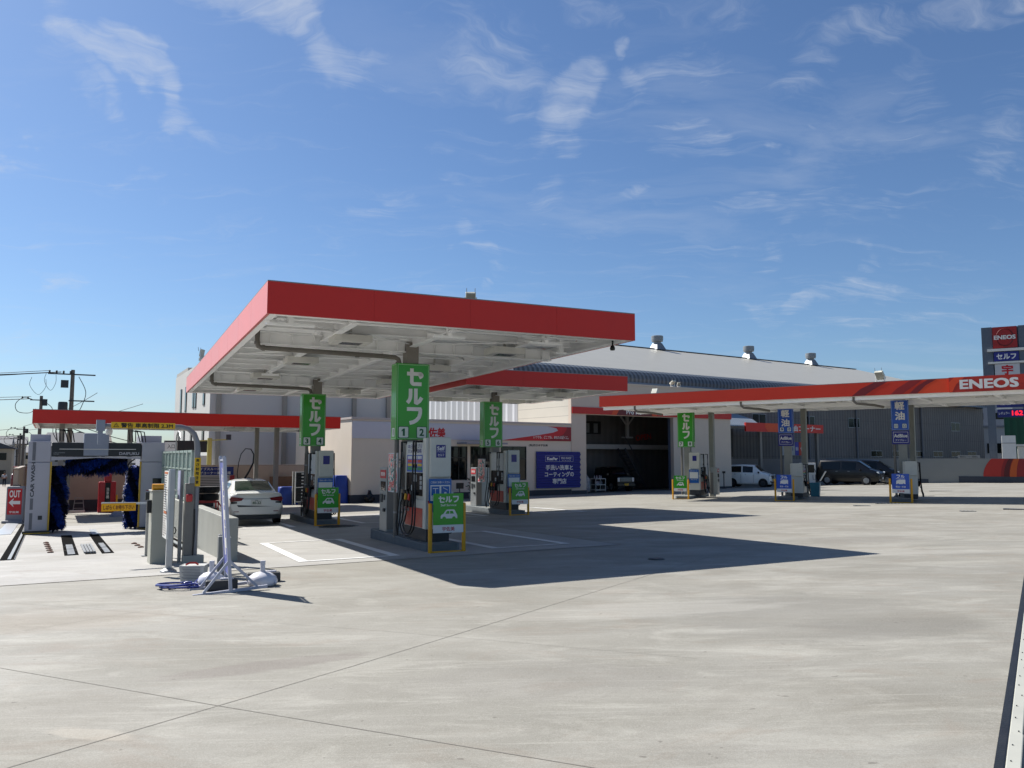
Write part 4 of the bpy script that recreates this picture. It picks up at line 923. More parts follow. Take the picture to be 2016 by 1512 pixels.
text('(株)西日本宇佐美', (12.4, -.004, 2.40), 1.45, .17, mat('ink', '#1a1718', .5, var=0), sh, bold=.03)
for (a, b, z0, z1) in OP:
    door = z0 < 0; w_ = MB()
    fr = .05
    w_.box(a, a + fr, .02, .1, z0, z1); w_.box(b - fr, b, .02, .1, z0, z1); w_.box(a + fr, b - fr, .02, .1, z1 - fr, z1); w_.box(a + fr, b - fr, .02, .1, z0, z0 + fr)
    w_.box((a + b) / 2 - .02, (a + b) / 2 + .02, .02, .1, z0 + fr, z1 - fr)
    if not door: w_.box(a + fr, b - fr, .02, .1, z0 + 1.28, z0 + 1.34)
    f_ = w_.build('door' if door else 'window', m_winframe, sh)
    MB().box(a + fr, b - fr, .06, .07, z0 + fr, z1 - fr).build('glass_pane', mat('shop_glass', '#1c2426', .03, var=0, trans=.75, spec=.8), f_)
MB().box(6.55, 9.35, -1.15, -.005, 2.42, 2.52).build('entrance_hood', mat('hood_grey', '#8f93a0', .4, .3, var=.05), sh)
# dim furnishings seen through the glass
for (name, a, b, z0, z1, c, lb) in (('counter', 6.2, 9.6, -.7, .35, '#4c3d30', 'brown counter inside the shop behind the glass'), ('shelf_unit', 10, 13.4, -.7, 1.1, '#5c5a50', 'shelf unit inside the shop behind the right window')):
    t = thing(name, lb, 'furniture', (F_ := FS.p(0, 3.2, 0)), FS.az); mb = MB(); mb.box(a, b, 0, .5, z0, z1); mb.build('body', mat(name + '_m', c, .5, var=.2), t, bevel=.01)
    mb = MB()
    for k in range(9): q = a + .1 + (b - a - .3) * k / 9; mb.box(q, q + .16, .05, .2, z1, z1 + random.uniform(.12, .3))
    mb.build('stock', mat('stock_m', '#7a5c48', .5, var=.5, scale=4), t)
# wall lamp, meter dot
t = thing('wall_vent', 'small round vent low on the cream shop wall, left part', 'vent', FS.p(2.75, -.001, .30), FS.az)
MB().cyl((0, 0, 0), (0, -.04, 0), .085, 14).build('disc', mat('vent_brown', '#6a5648', .6, var=.2), t)
t = thing('wall_banner', 'navy corrugated banner with white writing on the wall left of the open bay', 'banner', FS.p(12.17, -.09, 0), FS.az)
mb = MB(); n = 56; W_ = 3.45
L_ = [];
for k in range(15): L_.append((W_ + (.06 if k % 2 else -.03), -.26 + k * 2.27 / 14))
pts = [(0, -.26)] + L_ + [(0, 2.02)]
mb.prism(pts, 'y', -.03, .0); b_ = mb.build('sheet', ribbed('banner_navy', '#1a1c86', .155, 'Z', .45, 0, .5, .04, .8), t)
text('手洗い洗車と', (1.78, -.033, 1.02), 2.15, .32, m_letter, b_, bold=.03); text('コーティングの', (1.78, -.033, .60), 2.3, .32, m_letter, b_, bold=.03); text('専門店', (1.78, -.033, .17), 1.1, .34, m_letter, b_, bold=.03)
mb = MB()
for (x0, x1, z0, z1) in ((.68, 2.88, 1.745, 1.755), (.68, 2.88, 1.395, 1.405), (.68, .69, 1.405, 1.745), (2.87, 2.88, 1.405, 1.745), (1.78, 1.79, 1.405, 1.745)): mb.box(x0, x1, -.034, -.031, z0, z1)
mb.build('logo_frame', m_letter, b_)
text('KeePer', (1.23, -.034, 1.575), .84, .2, m_letter, b_, bold=.05); text('PRO SHOP', (2.33, -.034, 1.61), .8, .12, m_letter, b_, bold=.02)
text('コーティング', (2.33, -.034, 1.47), .72, .07, m_letter, b_, bold=.015)

# small planter, potted plant, menu stand near the entrance
def pot_plant(loc, s, label):
    t = thing('potted_plant', label, 'potted plant', loc, 0); mb = MB(); mb.lathe([(.10 * s, 0), (.14 * s, .26 * s), (.15 * s, .28 * s), (.12 * s, .28 * s)], n=14); mb.build('pot', mat('pot_white', '#b9b6ae', .5, var=.05), t)
    rnd = random.Random(3); mb = MB(); mb.tube([(0, 0, .25 * s), (.02, .01, .5 * s), (-.02, 0, .75 * s)], .02, 6); mb.build('stem', mat('stem_brown', '#4a3b28', .8, var=.2), t)
    mb = MB()
    for k in range(70):
        a = rnd.uniform(0, 6.28); h = rnd.uniform(.45, 1.0) * s; r = rnd.uniform(.10, .42) * s; p = Vector((r * .3 * math.cos(a), r * .3 * math.sin(a), h)); q = Vector((r * math.cos(a), r * math.sin(a), h + rnd.uniform(-.12, .18) * s)); sd = Vector((-math.sin(a), math.cos(a), .2)) * .045 * s; md = p.lerp(q, .55)
        mb.add([p, md + sd, q, md - sd], [(0, 1, 2, 3)])
    mb.build('leaves', mat('leaf_dark', '#28401e', .5, var=.4, scale=5), t, fix=False); return t
x, y = FS.xy(6.9, -1.1); pot_plant((x, y, gz(x, y)), 1.15, 'leafy potted plant left of the shop entrance')
x, y = FS.xy(6.0, -1.3); t = thing('menu_stand', 'small dark notice stand before the left shop window', 'stand', (x, y, gz(x, y)), FS.az)
mb = MB(); mb.box(-.02, .02, -.02, .02, 0, .7); mb.box(-.2, .2, -.15, .15, 0, .03); mb.build('pole', m_dark, t); MB().box(-.24, .24, -.04, -.02, .62, .95).build('board', m_black, t)
for i, (u, lb) in enumerate(((.9, 'black rubbish bag at the shop wall, left one'), (2.6, 'black rubbish bag at the shop wall, right one'))):
    x, y = FS.xy(u, -.45); t = thing('rubbish_bag', lb, 'bag', (x, y, gz(x, y)), 20 * i)
    bm = bmesh.new(); bmesh.ops.create_icosphere(bm, subdivisions=3, radius=.3); rnd = random.Random(i)
    for v in bm.verts:
        d = v.co.normalized(); k = 1 + .16 * math.sin(9 * d.x + i) * math.sin(7 * d.y + 2 * i) + rnd.uniform(-.05, .05); v.co = Vector((d.x * .26 * k, d.y * .24 * k, max(-.24, d.z * .27 * k) + .24 + (.16 if d.z > .93 else 0)))
    me = bpy.data.meshes.new('sack'); bm.to_mesh(me); bm.free(); me.materials.append(mat('bag_black', '#15161a', .25, var=.1)); o = bpy.data.objects.new('sack', me); COL.objects.link(o); o.parent = t
    MB().lathe([(.02, .52), (.05, .56), (.07, .62)], n=8).build('tied_neck', mat('bag_black', '#15161a', .25, var=.1), t)

# ------------------------------------------------------------------ service bay building
# the bay: walls, mezzanine, stairs and what stands in it
pt = building('service_bay_building', 'tall pale workshop building with a wide open bay and red band', FS)
m_pit = mat('pit_wall', '#dccbb8', .6, var=.03, scale=.8); m_pitside = ribbed('pit_side', '#dcd6c6', 60, 'X', .6, 0, 0, .03, 1, .5, hlines=.62)
u0, u1, oz = 15.0, 30.0, 4.45; a0, a1 = 16.22, 24.1; D_ = 6.1
mb = MB(); mb.box(u0, a0, 0, .3, -1.1, 6.55); mb.box(a1, u1, 0, .3, -1.1, 6.55); mb.box(a0, a1, 0, .3, oz, 6.55)
mb.box(u1 - .25, u1, .3, D_, -1.1, 6.55)
mb.build('wall', m_pit, pt)
MB().box(u0, u0 + .25, .3, 6.1, -1.1, 6.55).build('side_wall', m_pitside, pt)
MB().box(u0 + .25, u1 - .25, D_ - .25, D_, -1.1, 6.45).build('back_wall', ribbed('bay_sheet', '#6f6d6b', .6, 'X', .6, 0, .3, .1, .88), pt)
MB().box(a1 - .0, a1 + .2, .301, .55, -1.1, oz).build('door_jamb', mat('bay_inner_blue', '#5a6478', .6, var=.1), pt)
mb = MB(); mb.box(u0 - .05, u1 + .05, -.05, D_ + .05, 6.55, 6.66); mb.build('roof', m_pit, pt)
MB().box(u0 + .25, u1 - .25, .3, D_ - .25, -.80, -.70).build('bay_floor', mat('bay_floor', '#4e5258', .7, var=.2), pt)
MB().box(15.3, 29.7, 4.8, D_ - .26, 2.28, 2.62).build('mezzanine', mat('mezz_grey', '#c8c6c2', .6, var=.06), pt)
mb = MB(); mb.box(23.6, 23.8, 4.3, 4.5, 3.2, 6.5); mb.bar((23.7, 4.4, 4.0), (22.7, 4.4, 5.1), .1); mb.bar((23.7, 4.4, 4.0), (24.7, 4.4, 5.1), .1); mb.box(23.3, 24.1, 4.2, 4.6, 3.1, 3.2)
mb.build('roof_brace', mat('brace_white', '#b5b3b0', .6, var=.05), pt)
mb = MB()
for k in range(11): mb.box(23.0 + .17 * k, 23.2 + .17 * k, 3.9, 4.7, 2.1 - .24 * k, 2.15 - .24 * k)
mb.bar((23.0, 3.9, 2.3), (25.0, 3.9, -.5), .07, .18); mb.bar((23.0, 4.7, 2.3), (25.0, 4.7, -.5), .07, .18); mb.bar((23.0, 3.9, 3.2), (25.0, 3.9, .45), .05)
mb.build('stairs', mat('stair_steel', '#55565a', .5, .3, var=.1), pt)
w_ = MB(); w_.box(20.4, 22.3, D_ - .31, D_ - .26, 3.4, 4.35); wf = w_.build('window', m_winframe, pt); mb = MB(); mb.box(21.6, 22.0, D_ - .33, D_ - .315, 3.5, 4.2); mb.box(20.9, 21.2, D_ - .33, D_ - .315, 3.5, 4.2); mb.build('pane', mat('pane_dim', '#7b8082', .3, var=.1), wf)
text('OPEN', (25.6, 4.7, 3.2), 1.6, .42, mat('dull_red_letter', '#c23a30', .6, var=.2), pt, bold=.02, turn=.12)
mb = MB(); mb.box(15.03, 30.02, -.10, -.002, 4.49, 4.92); bn = mb.build('red_band', m_redlow, pt)
mb = MB(); mb.prism([(18.3, 4.485), (18.75, 4.485), (19.05, 4.925), (18.6, 4.925)], 'y', -.106, -.101); mb.prism([(22.0, 4.485), (22.45, 4.485), (22.3, 4.925), (21.9, 4.925)], 'y', -.106, -.101); mb.build('orange_slash', m_orange, bn)
MB().prism([(18.755, 4.486), (21.995, 4.486), (21.895, 4.924), (19.055, 4.924)], 'y', -.108, -.103).build('dark_panel', m_maroon, bn)
text('Pro Pit', (20.3, -.112, 4.71), 1.35, .30, m_letter, bn, bold=.03)
MB().box(u0, a0, -.03, -.002, -1.1, -.45).build('plinth', m_plinth, pt); MB().box(a1, u1, -.03, -.002, -1.1, -.45).build('plinth', m_plinth, pt)
x, y = FS.xy(24.3, .2); flood('white spotlight pair on the workshop roof edge, left of the smokestack vents', (x, y, 6.68), FS.az + 180, 30, .9)
x, y = FS.xy(24.9, .2); flood('small spotlight on the workshop roof edge beside a larger one', (x, y, 6.68), FS.az + 160, 70, .6)

# trolleys and jumble in the bay
def trolley(u, v, label, w=.9):
    x, y = FS.xy(u, v); t = thing('trolley', label, 'trolley', (x, y, -.70), FS.az + 4); fr = mat('trolley_white', '#c3c0b6', .5, var=.1)
    mb = MB()
    for sx in (-1, 1):
        for sy in (-1, 1): mb.box(sx * w / 2 - .02, sx * w / 2 + .02, sy * .25 - .02, sy * .25 + .02, .08, .95)
    for z in (.15, .5, .9):
        mb.box(-w / 2, w / 2, -.27, -.23, z, z + .05); mb.box(-w / 2, w / 2, .23, .27, z, z + .05)
    mb.build('frame', fr, t)
    mb = MB()
    for z in (.16, .51): mb.box(-w / 2 + .02, w / 2 - .02, -.23, .23, z, z + .02)
    mb.build('shelf', fr, t)
    rnd = random.Random(int(u * 10)); mb = MB()
    for k in range(6): q = -w / 2 + .12 + k * (w - .2) / 6; mb.lathe([(.04, .53), (.045, .70), (.02, .74), (.02, .78)], (q, rnd.uniform(-.1, .1), 0), 8); mb.lathe([(.04, .9), (.045, 1.05), (.015, 1.12), (.015, 1.16)], (q + .05, rnd.uniform(-.1, .1), 0), 8)
    mb.build('bottles', mat('bottle_mix', '#a8a8b0', .3, var=.5, scale=6), t)
trolley(17.1, 1.6, 'white tool trolley with bottles just inside the open bay'); trolley(18.35, 1.4, 'second white trolley, right of the first in the open bay')
x, y = FS.xy(16.62, .6); t = thing('plastic_bag', 'crumpled clear plastic bag at the left edge of the open bay', 'bag', (x, y, -.70), 0)
bm = bmesh.new(); bmesh.ops.create_icosphere(bm, subdivisions=3, radius=1); rnd = random.Random(5)
for v in bm.verts: k = rnd.uniform(.82, 1.15); v.co = Vector((v.co.x * .30 * k, v.co.y * .25 * k, .62 + v.co.z * .6 * k))
me = bpy.data.meshes.new('sack'); bm.to_mesh(me); bm.free(); me.materials.append(mat('clear_plastic', '#a4a8ae', .25, var=.25, scale=10)); o = bpy.data.objects.new('sack', me); COL.objects.link(o); o.parent = t
x, y = FS.xy(17.0, 3.0); t = thing('wall_panel', 'blue board with brown box leaning inside the bay, left side', 'board', (x, y, -.7), FS.az)
MB().box(-.3, .35, .0, .05, 0, 2.2).build('board', mat('panel_blue_in', '#1a3a9c', .5, var=.1), t); MB().box(-.4, 0.05, -.3, -.02, .5, 1.8).build('cardboard', mat('cardboard', '#7c6148', .8, var=.1), t)
x, y = FS.xy(18.2, 3.2); t = thing('tool_cabinet', 'black tool cabinet deep in the open bay', 'cabinet', (x, y, -.7), FS.az)
MB().box(-.4, .4, -.25, .25, 0, 1.35).build('body', m_black, t, bevel=.02); mb = MB(); mb.lathe([(.12, 1.35), (.1, 1.6), (.2, 1.65), (.05, 1.75)], n=10); mb.build('funnel', m_dark, t)
for k in range(5): pass

# ------------------------------------------------------------------ big warehouse behind
wh = building('warehouse', 'very long ribbed-metal warehouse with a pale shallow roof behind the station', FS)
V0 = 6.2; U0, U1 = 15.06, 79.5; ez = 8.05; RD = 16.5; rz = 13.35
m_wall = ribbed('warehouse_ribs', '#74706d', .42, 'X', .6, .0, .5, .10, .74, .5, hlines=1.75)
m_gable = ribbed('warehouse_gable', '#e6e8ea', .9, 'Y', .5, .0, .5, .02, .60, .72)
m_roof = ribbed('warehouse_roof', '#aeaba0', .33, 'X', .42, .0, .25, .03, .93)
mb = MB(); mb.box(U0 + .1, U1, V0, V0 + .2, 1.55, ez - .5); mb.build('wall', m_wall, wh)
MB().box(U0, U0 + .1, V0 + .05, V0 + 2 * RD, -1.6, 8.3).build('gable_wall', m_gable, wh)
mb = MB(); mb.prism([(V0 + .2, ez), (V0 + RD, rz - .1), (V0 + 2 * RD, ez)], 'x', U1 - .1, U1); mb.box(U1 - .1, U1, V0 + .2, V0 + 2 * RD, -1.5, ez); mb.build('end_wall', m_wall, wh)
MB().box(U0 + .1, U1 + .02, V0 - .04, V0 + .18, -1.6, 1.55).build('base_wall', mat('wh_base', '#8c8784', .8, var=.08, scale=.5), wh)
# curved eave and roof
n_prof = [(V0 - .55, ez - .62), (V0 - .60, ez - .28), (V0 - .50, ez + .02), (V0 - .2, ez + .30), (V0 + .3, ez + .52)]
for k in range(1, 9): f_ = k / 8; n_prof.append((V0 + .3 + (RD - .3) * f_, ez + .52 + (rz - ez - .52) * (f_ * 1.06 - .06 * f_ * f_)))
prof = n_prof
mb = MB(); vs = []
for X in (U0 - .8, U1 + .8):
    for (a, b) in prof: vs.append((X, a, b))
    for (a, b) in prof[::-1][1:]: vs.append((X, 2 * (V0 + RD) - a, b))
m_ = len(vs) // 2
mb.add(vs, [(k, k + 1, m_ + k + 1, m_ + k) for k in range(4)]); mb.build('curved_eave', ribbed('eave_shaded', '#67707a', .42, 'X', .5, .0, .9, .06, .45), wh, fix=False)  # same sheet as the roof; shade on the bend put into a darker blue-grey
mb = MB(); mb.add(vs, [(k, k + 1, m_ + k + 1, m_ + k) for k in range(4, m_ - 1)]); mb.build('roof', m_roof, wh, fix=False)
mb = MB(); mb.box(U0 - .8, U1 + .8, V0 - .72, V0 - .57, ez - .74, ez - .58)
for k in range(17): x = U0 + 1.5 + 4.1 * k; mb.box(x, x + .05, V0 - .75, V0, ez - .86, ez - .75)
mb.build('gutter', mat('gutter_blue', '#5f7388', .5, var=.1), wh)
MB().box(U0 - .8, U1 + .8, V0 + RD - .25, V0 + RD + .25, rz + .0, rz + .06).build('ridge_cap', mat('ridge_grey', '#7c7f80', .5, var=.1), wh)
for x in (34, 47.6, 55, 66.5):
    mb = MB(); mb.cyl((x, V0 - .12, 1.5), (x, V0 - .12, ez - .8), .08, 8); mb.bar((x, V0 - .12, ez - .8), (x, V0 - .6, ez - .6), .12); mb.build('downpipe', mat('downpipe_grey', '#74767c', .5, var=.05), wh)
def win(parent, u, z, w, h, v, face_off=-.03):
    mb = MB(); mb.box(u - w / 2, u + w / 2, v + face_off, v - .002, z - h / 2, z + h / 2); f_ = mb.build('window', mat('win_alum', '#9aa0a4', .4, .3, var=.05), parent)
    mb = MB(); mb.box(u - w / 2 + .05, u - .025, v + face_off - .004, v + face_off - .001, z - h / 2 + .05, z + h / 2 - .05); mb.box(u + .025, u + w / 2 - .05, v + face_off - .004, v + face_off - .001, z - h / 2 + .05, z + h / 2 - .05)
    mb.build('pane', m_glass, f_); return f_
for u in (40.75, 47.65, 54.7, 61.8, 73.4): win(wh, u, 5.05, 1.85, .95, V0)
for u in (58.3, 62.0, 65.6, 69.6, 73.2, 76.6): win(wh, u, 2.05, 1.9, .62, V0)
for i, (u, w_) in enumerate(((44.5, 'left'), (59.3, 'middle'), (71.0, 'right'))):
    x, y = FS.xy(u, V0 + RD); t = thing('roof_ventilator', 'grey round roof vent on the warehouse ridge, %s one of three' % w_, 'roof vent', (x, y, rz), FS.az, 'round vents on the warehouse ridge'); t.scale = (.86, .86, .80)
    gm = mat('vent_metal', '#8f9396', .45, .3, var=.1)
    mb = MB(); mb.add([(-.8, -.8, -.1), (.8, -.8, -.1), (.8, .8, -.1), (-.8, .8, -.1), (-.42, -.42, .85), (.42, -.42, .85), (.42, .42, .85), (-.42, .42, .85)], [(0, 1, 5, 4), (1, 2, 6, 5), (2, 3, 7, 6), (3, 0, 4, 7), (4, 5, 6, 7)]); mb.build('base', gm, t)
    mb = MB(); mb.lathe([(.45, .85), (.45, 1.15)], n=18); mb.build('neck', gm, t)
    mb = MB(); mb.lathe([(.70, 1.05), (.72, 1.25), (.72, 1.27), (.75, 1.28), (.75, 1.5), (.72, 1.51), (.75, 1.52), (.75, 1.80), (.70, 1.84), (.1, 1.95)], n=22); mb.build('cowl', gm, t, smooth=True)
# little kerosene stand in front of the warehouse
x, y = FS.xy(33.0, 2.0)
kt = thing('kerosene_shelter', 'small red and orange edged shelter with white lettering before the warehouse', 'shelter', (FS.o.x, FS.o.y, 0), FS.az)
fm = MB(); fm.box(33.6, 43.4, 1.6, 1.75, 3.72, 4.42); fb = fm.build('fascia', m_red, kt)
MB().prism([(36.2, 3.73), (38.6, 3.73), (38.6, 4.41), (35.9, 4.41), (35.9, 4.1)], 'y', 1.592, 1.598).build('orange_panel', m_orange, fb)
text('灯油コーナー', (40.75, 1.588, 4.07), 4.5, .50, m_letter, fb, bold=.03)
MB().box(33.7, 43.3, 1.76, 5.2, 4.1, 4.22).build('roof', m_soffit, kt)
for u in (35.6, 42.9): MB().box(u, u + .25, 1.9, 2.15, -.9, 4.1).build('column', m_col, kt)
for (a, b, c, lb, tx) in ((38.3, 39.9, '#a9acae', 'white board', '灯油'), (39.95, 40.4, '#3a3ca0', 'narrow blue board', '給油'), (40.45, 41.6, '#c8321c', 'red board', 'セルフ')):
    t = thing('hanging_board', lb + ' hanging under the small kerosene shelter', 'sign', FS.p(0, 1.9, 0), FS.az); q = MB().box(a, b, -.02, .0, 1.85, 2.95).build('panel', mat('hb' + c[1:], c, .5, var=.1), t)
    text(tx, ((a + b) / 2, -.024, 2.4), (b - a) * .7, .32, m_letter if c != '#a9acae' else m_navy, q, bold=.02)
# round corrugated awning beside the workshop
aw = thing('awning', 'pale ribbed curved awning just right of the tall workshop', 'awning', (FS.o.x, FS.o.y, 0), FS.az)
mb = MB(); P_ = [(30.1, 4.95), (32.5, 4.9), (34.5, 4.6), (36.0, 4.15), (36.6, 3.85), (36.5, 3.78), (34.4, 4.5), (30.1, 4.82)]
mb.prism([(6.0, 5.45), (4.2, 5.25), (2.6, 4.75), (1.7, 4.2), (1.68, 4.12), (2.6, 4.62), (4.2, 5.1), (6.0, 5.3)], 'x', 30.1, 35.6); mb.build('sheet', ribbed('awning_sheet', '#a9b4bd', .25, 'X', .5, .2, .6, .05, .7), aw)
MB().box(32.5, 37.0, 5.9, 6.1, 1.7, 4.2).build('dark_opening', m_black, aw)  # solid black block, the shade inside the opening put into its colour
t = thing('kerosene_pump', 'small white kerosene pump behind the left blue guard board', 'pump', FS.g(37.3, -1.2), -20)
mb = MB(); mb.box(-.55, .55, -.25, .25, 0, .85); mb.box(-.6, .6, -.27, .27, .85, 1.75); b_ = mb.build('body', m_white, t, bevel=.02); MB().box(-.5, .5, -.285, -.272, 1.0, 1.6).build('display', m_screen, b_)
mb = MB(); mb.tube([(.5, -.3, 1.3), (.62, -.33, 1.0), (.6, -.35, .5), (.4, -.33, .45), (.38, -.3, .8)], .018, 6); mb.build('hose', m_hose, t)
# ------------------------------------------------------------------ left side: walls
def gzf(F, u, v): x, y = F.xy(u, v); return gz(x, y)
bw = thing('boundary_wall', 'beige boundary wall with dark foot behind the car wash and left bays', 'wall', (FW.o.x, FW.o.y, 0), FW.az)
mb = MB(); A = (-.35, -.9); pts_ = [(-.42, -.9), (-.42, 8.4), (18.0, 8.2)]
def wallseg(mb, F, a, b, th, z0, z1, follow=True):
    d = (Vector(b) - Vector(a)).normalized(); n = Vector((-d.y, d.x)) * th / 2; q = [Vector(a) - n, Vector(b) - n, Vector(b) + n, Vector(a) + n]
    lo = [(p.x, p.y, (gzf(F, p.x, p.y) if follow else 0) + z0) for p in q]; hi = [(p.x, p.y, z1) for p in q]
    mb.add(lo + hi, [(0, 1, 2, 3), (4, 5, 6, 7), (0, 1, 5, 4), (1, 2, 6, 5), (2, 3, 7, 6), (3, 0, 4, 7)])
wallseg(mb, FW, (-.42, -.9), (-.42, 8.35), .16, -.1, 1.18); wallseg(mb, FW, (-.34, 8.3), (13.6, 8.3), .16, -.1, 1.20)
wallseg(mb, FW, (13.6, 8.3), (15.6, 8.9), .16, -.1, 1.20)
mb.build('wall', m_beige, bw)
mb = MB(); wallseg(mb, FW, (-.52, -.9), (-.52, 8.2), .03, -.1, -.35); wallseg(mb, FW, (-.32, -.9), (-.32, 8.2), .03, -.1, -.35); wallseg(mb, FW, (-.30, 8.20), (13.55, 8.20), .03, -.1, -.42); mb.build('plinth', m_plinth, bw)
mb = MB(); mb.box(-.52, -.32, -.95, 8.4, 1.185, 1.235); mb.box(-.319, 13.6, 8.2, 8.4, 1.205, 1.25); mb.build('coping', mat('wall_coping', '#9c8f82', .7, var=.06), bw)
# wheel stop
t = thing('wheel_stop', 'low pale wheel stop by the back wall behind the car wash', 'wheel stop', FW.g(1.75, 6.6), FW.az); MB().box(-.45, .45, -.08, .08, 0, .12).build('block', m_white, t, bevel=.02)

# low steel-faced divider with screen
FV = Frame(-5.25, 15.8, 29.4)
dv = thing('lane_divider', 'long low grey concrete divider wall left of the parking bays', 'wall', (FV.o.x, FV.o.y, 0), FV.az)
m_div = mat('divider_grey', '#a3a39a', .5, .15, var=.12, scale=1.5, stretch=(1, 1, .25), bump=.08)
for k in range(3):
    a, b = k * 4.3 + (.012 if k else 0), (k + 1) * 4.3 - .012
    mb = MB(); mb.add([(-.22, a, -.75), (0, a, -.75), (0, b, -.9), (-.22, b, -.9), (-.22, a, .49), (0, a, .49), (0, b, .52), (-.22, b, .52)], [(0, 1, 2, 3), (4, 5, 6, 7), (0, 1, 5, 4), (1, 2, 6, 5), (2, 3, 7, 6), (3, 0, 4, 7)])
    mb.build('panel', m_div, dv, bevel=.01)
sc = thing('wash_screen', 'pale green framed glass splash screen standing on the divider wall', 'screen', (FV.o.x, FV.o.y, 0), FV.az)
m_scr = mat('screen_green', '#a9b8ae', .45, .2, var=.05); mb = MB(); s0, s1, zt_ = 5.3, 12.2, 1.83
mb.box(-.14, -.08, s0, s1, .53, .60); mb.box(-.14, -.08, s0, s1, zt_ - .06, zt_); mb.box(-.135, -.085, s0, s1, zt_ - .50, zt_ - .46)
mb.build('rails', m_scr, sc)
for k in range(10):
    y = s0 + .03 + (s1 - s0 - .06) * k / 9; MB().box(-.15, -.07, y - .03, y + .03, .52, zt_ + .001).build('post', m_scr, sc)
mb = MB(); mb.box(-.115, -.105, s0, s1, .6, zt_ - .5); mb.box(-.115, -.105, s0, s1, zt_ - .45, zt_ - .07); mb.build('glass', mat('screen_glass', '#b8ccc4', .15, var=0, alpha=.35), sc)
mb = MB()
for k in range(22): y = s0 + .2 + .31 * k; mb.box(-.10, -.09, y, y + .02, .6, zt_ - .06)
mb.build('mullions', m_scr, sc)
t = thing('hose_arch', 'thin bent pipe arching above the splash screen', 'pipe', FV.p(-.11, 7.6, 1.8), FV.az); MB().tube([(0, 1.0, 0), (0, 1.0, .30), (0, .9, .48), (0, .6, .58), (0, .3, .52), (0, .1, .38)], .018, 7).build('tube', m_steel, t, smooth=True)

# ------------------------------------------------------------------ the car wash machine
wz = gzf(FW, 2, -8.6)
cw = thing('car_wash_machine', 'grey gantry car wash with blue brushes, seen under the low left canopy', 'car wash', FW.p(0, -9.05, wz), FW.az)
m_cw = mat('wash_body', '#b4b4bc', .42, .05, var=.05, scale=1.5, coat=.15); m_cwd = mat('wash_dark', '#20262c', .4, var=.08); m_bris = mat('bristle_blue', '#16409a', .55, var=.55, scale=7); m_bris2 = mat('bristle_black', '#0a1330', .6, var=.4, scale=7)
for (a, b, s) in ((.12, .70, 1), (3.18, 3.84, -1)):
    mb = MB(); mb.box(a, b, 0, .75, .10, 2.10); mb.box(a, b, .01, .75, 2.12, 2.72); mb.box(a + .02, b - .02, .76, 2.3, .10, 2.95); mb.box(a, b, .02, .70, 2.101, 2.119)
    tw = mb.build('tower', m_cw, cw, bevel=.03)
    xi = b if s > 0 else a
    mb = MB(); q = sorted((xi, xi + s * .045)); mb.box(q[0], q[1], -.012, .05, .02, 2.12); mb.build('edge_strip', mat('edge_yellow', '#c9a436', .5, var=.08), tw)
    mb = MB(); mb.box(a - .05, b + .06, -.06, 2.35, .03, .10); mb.build('foot', mat('foot_dark', '#3b3a34', .5, var=.1), tw)
    mb = MB(); mb.box(a - .02, b + .08, -.075, -.062, .02, .05); mb.build('foot_bar', mat('edge_yellow', '#c9a436', .5, var=.08), tw)
    if s > 0:
        mb = MB()
        for (z0, z1) in ((2.16, 2.70), (.72, 1.05), (.14, .62)): mb.box(a + .11, a + .19, -.004, -.001 + .012 * 0, z0, z1)
        mb.build('grey_stripe', mat('stripe_grey', '#6f7278', .5, var=.05), tw)
        text('CAR WASH', (a + .15, -.004, 1.60), 1.02, .10, mat('stripe_dark', '#4c4f55', .5, var=.05), tw, bold=.045, turn=rad(90))
        MB().box(a + .33, a + .44, -.006, -.001, .42, .54).build('name_plate', m_dark, tw)
    else:
        mb = MB(); mb.box(a + .34, a + .60, -.02, -.001, 1.44, 1.60); mb.build('control_screen', m_screen, tw)
        mb = MB(); mb.box(a + .3, a + .62, -.05, -.001, .55, .95); mb.box(a + .32, a + .6, -.08, -.051, .45, .56); mb.build('control_box', mat('cw_grey2', '#6d7178', .4, var=.1), tw)
        mb = MB()
        for k in range(3): mb.box(a + .16, a + .44, -.005, -.001, 1.22 - .06 * k, 1.24 - .06 * k)
        mb.build('notice_lines', m_letred, tw)
mb = MB(); mb.box(.72, 3.16, .0, .65, 2.28, 2.70); bm_o = mb.build('beam', m_cwd, cw, bevel=.02)
text('DAIFUKU', (2.82, -.004, 2.37), .56, .09, m_cw, bm_o, bold=.03); text('CAR WASHING\nSYSTEM', (.92, -.004, 2.37), .3, .08, mat('cw_letter', '#8c9096', .4, var=0), bm_o)
mb = MB(); mb.box(1.56, 2.24, -.05, .6, 2.30, 2.98); mb.build('centre_housing', mat('housing_blue_grey', '#8f97a6', .4, .1, var=.05), cw, bevel=.02)
mb = MB(); mb.box(.92, 3.0, -.075, -.052, 2.49, 2.51); mb.build('light_bar', m_white, cw)
mb = MB(); mb.prism([(.72, 2.27), (3.16, 2.27), (3.16, 2.20), (1.95, 2.24), (.72, 2.16)], 'y', .02, .5); mb.build('lower_trim', m_cw, cw)
for (x, y) in ((.95, 0), (2.95, 0)):
    mb = MB(); 
    for k in range(3): mb.tube([(x - .1 + .08 * k, .3, 2.75), (x - .15 + .1 * k, .3, 3.1), (x + .1 + .1 * k, .3, 3.05), (x + .2 + .08 * k, .35, 2.72)], .018, 6)
    mb.build('cables', m_hose, cw)
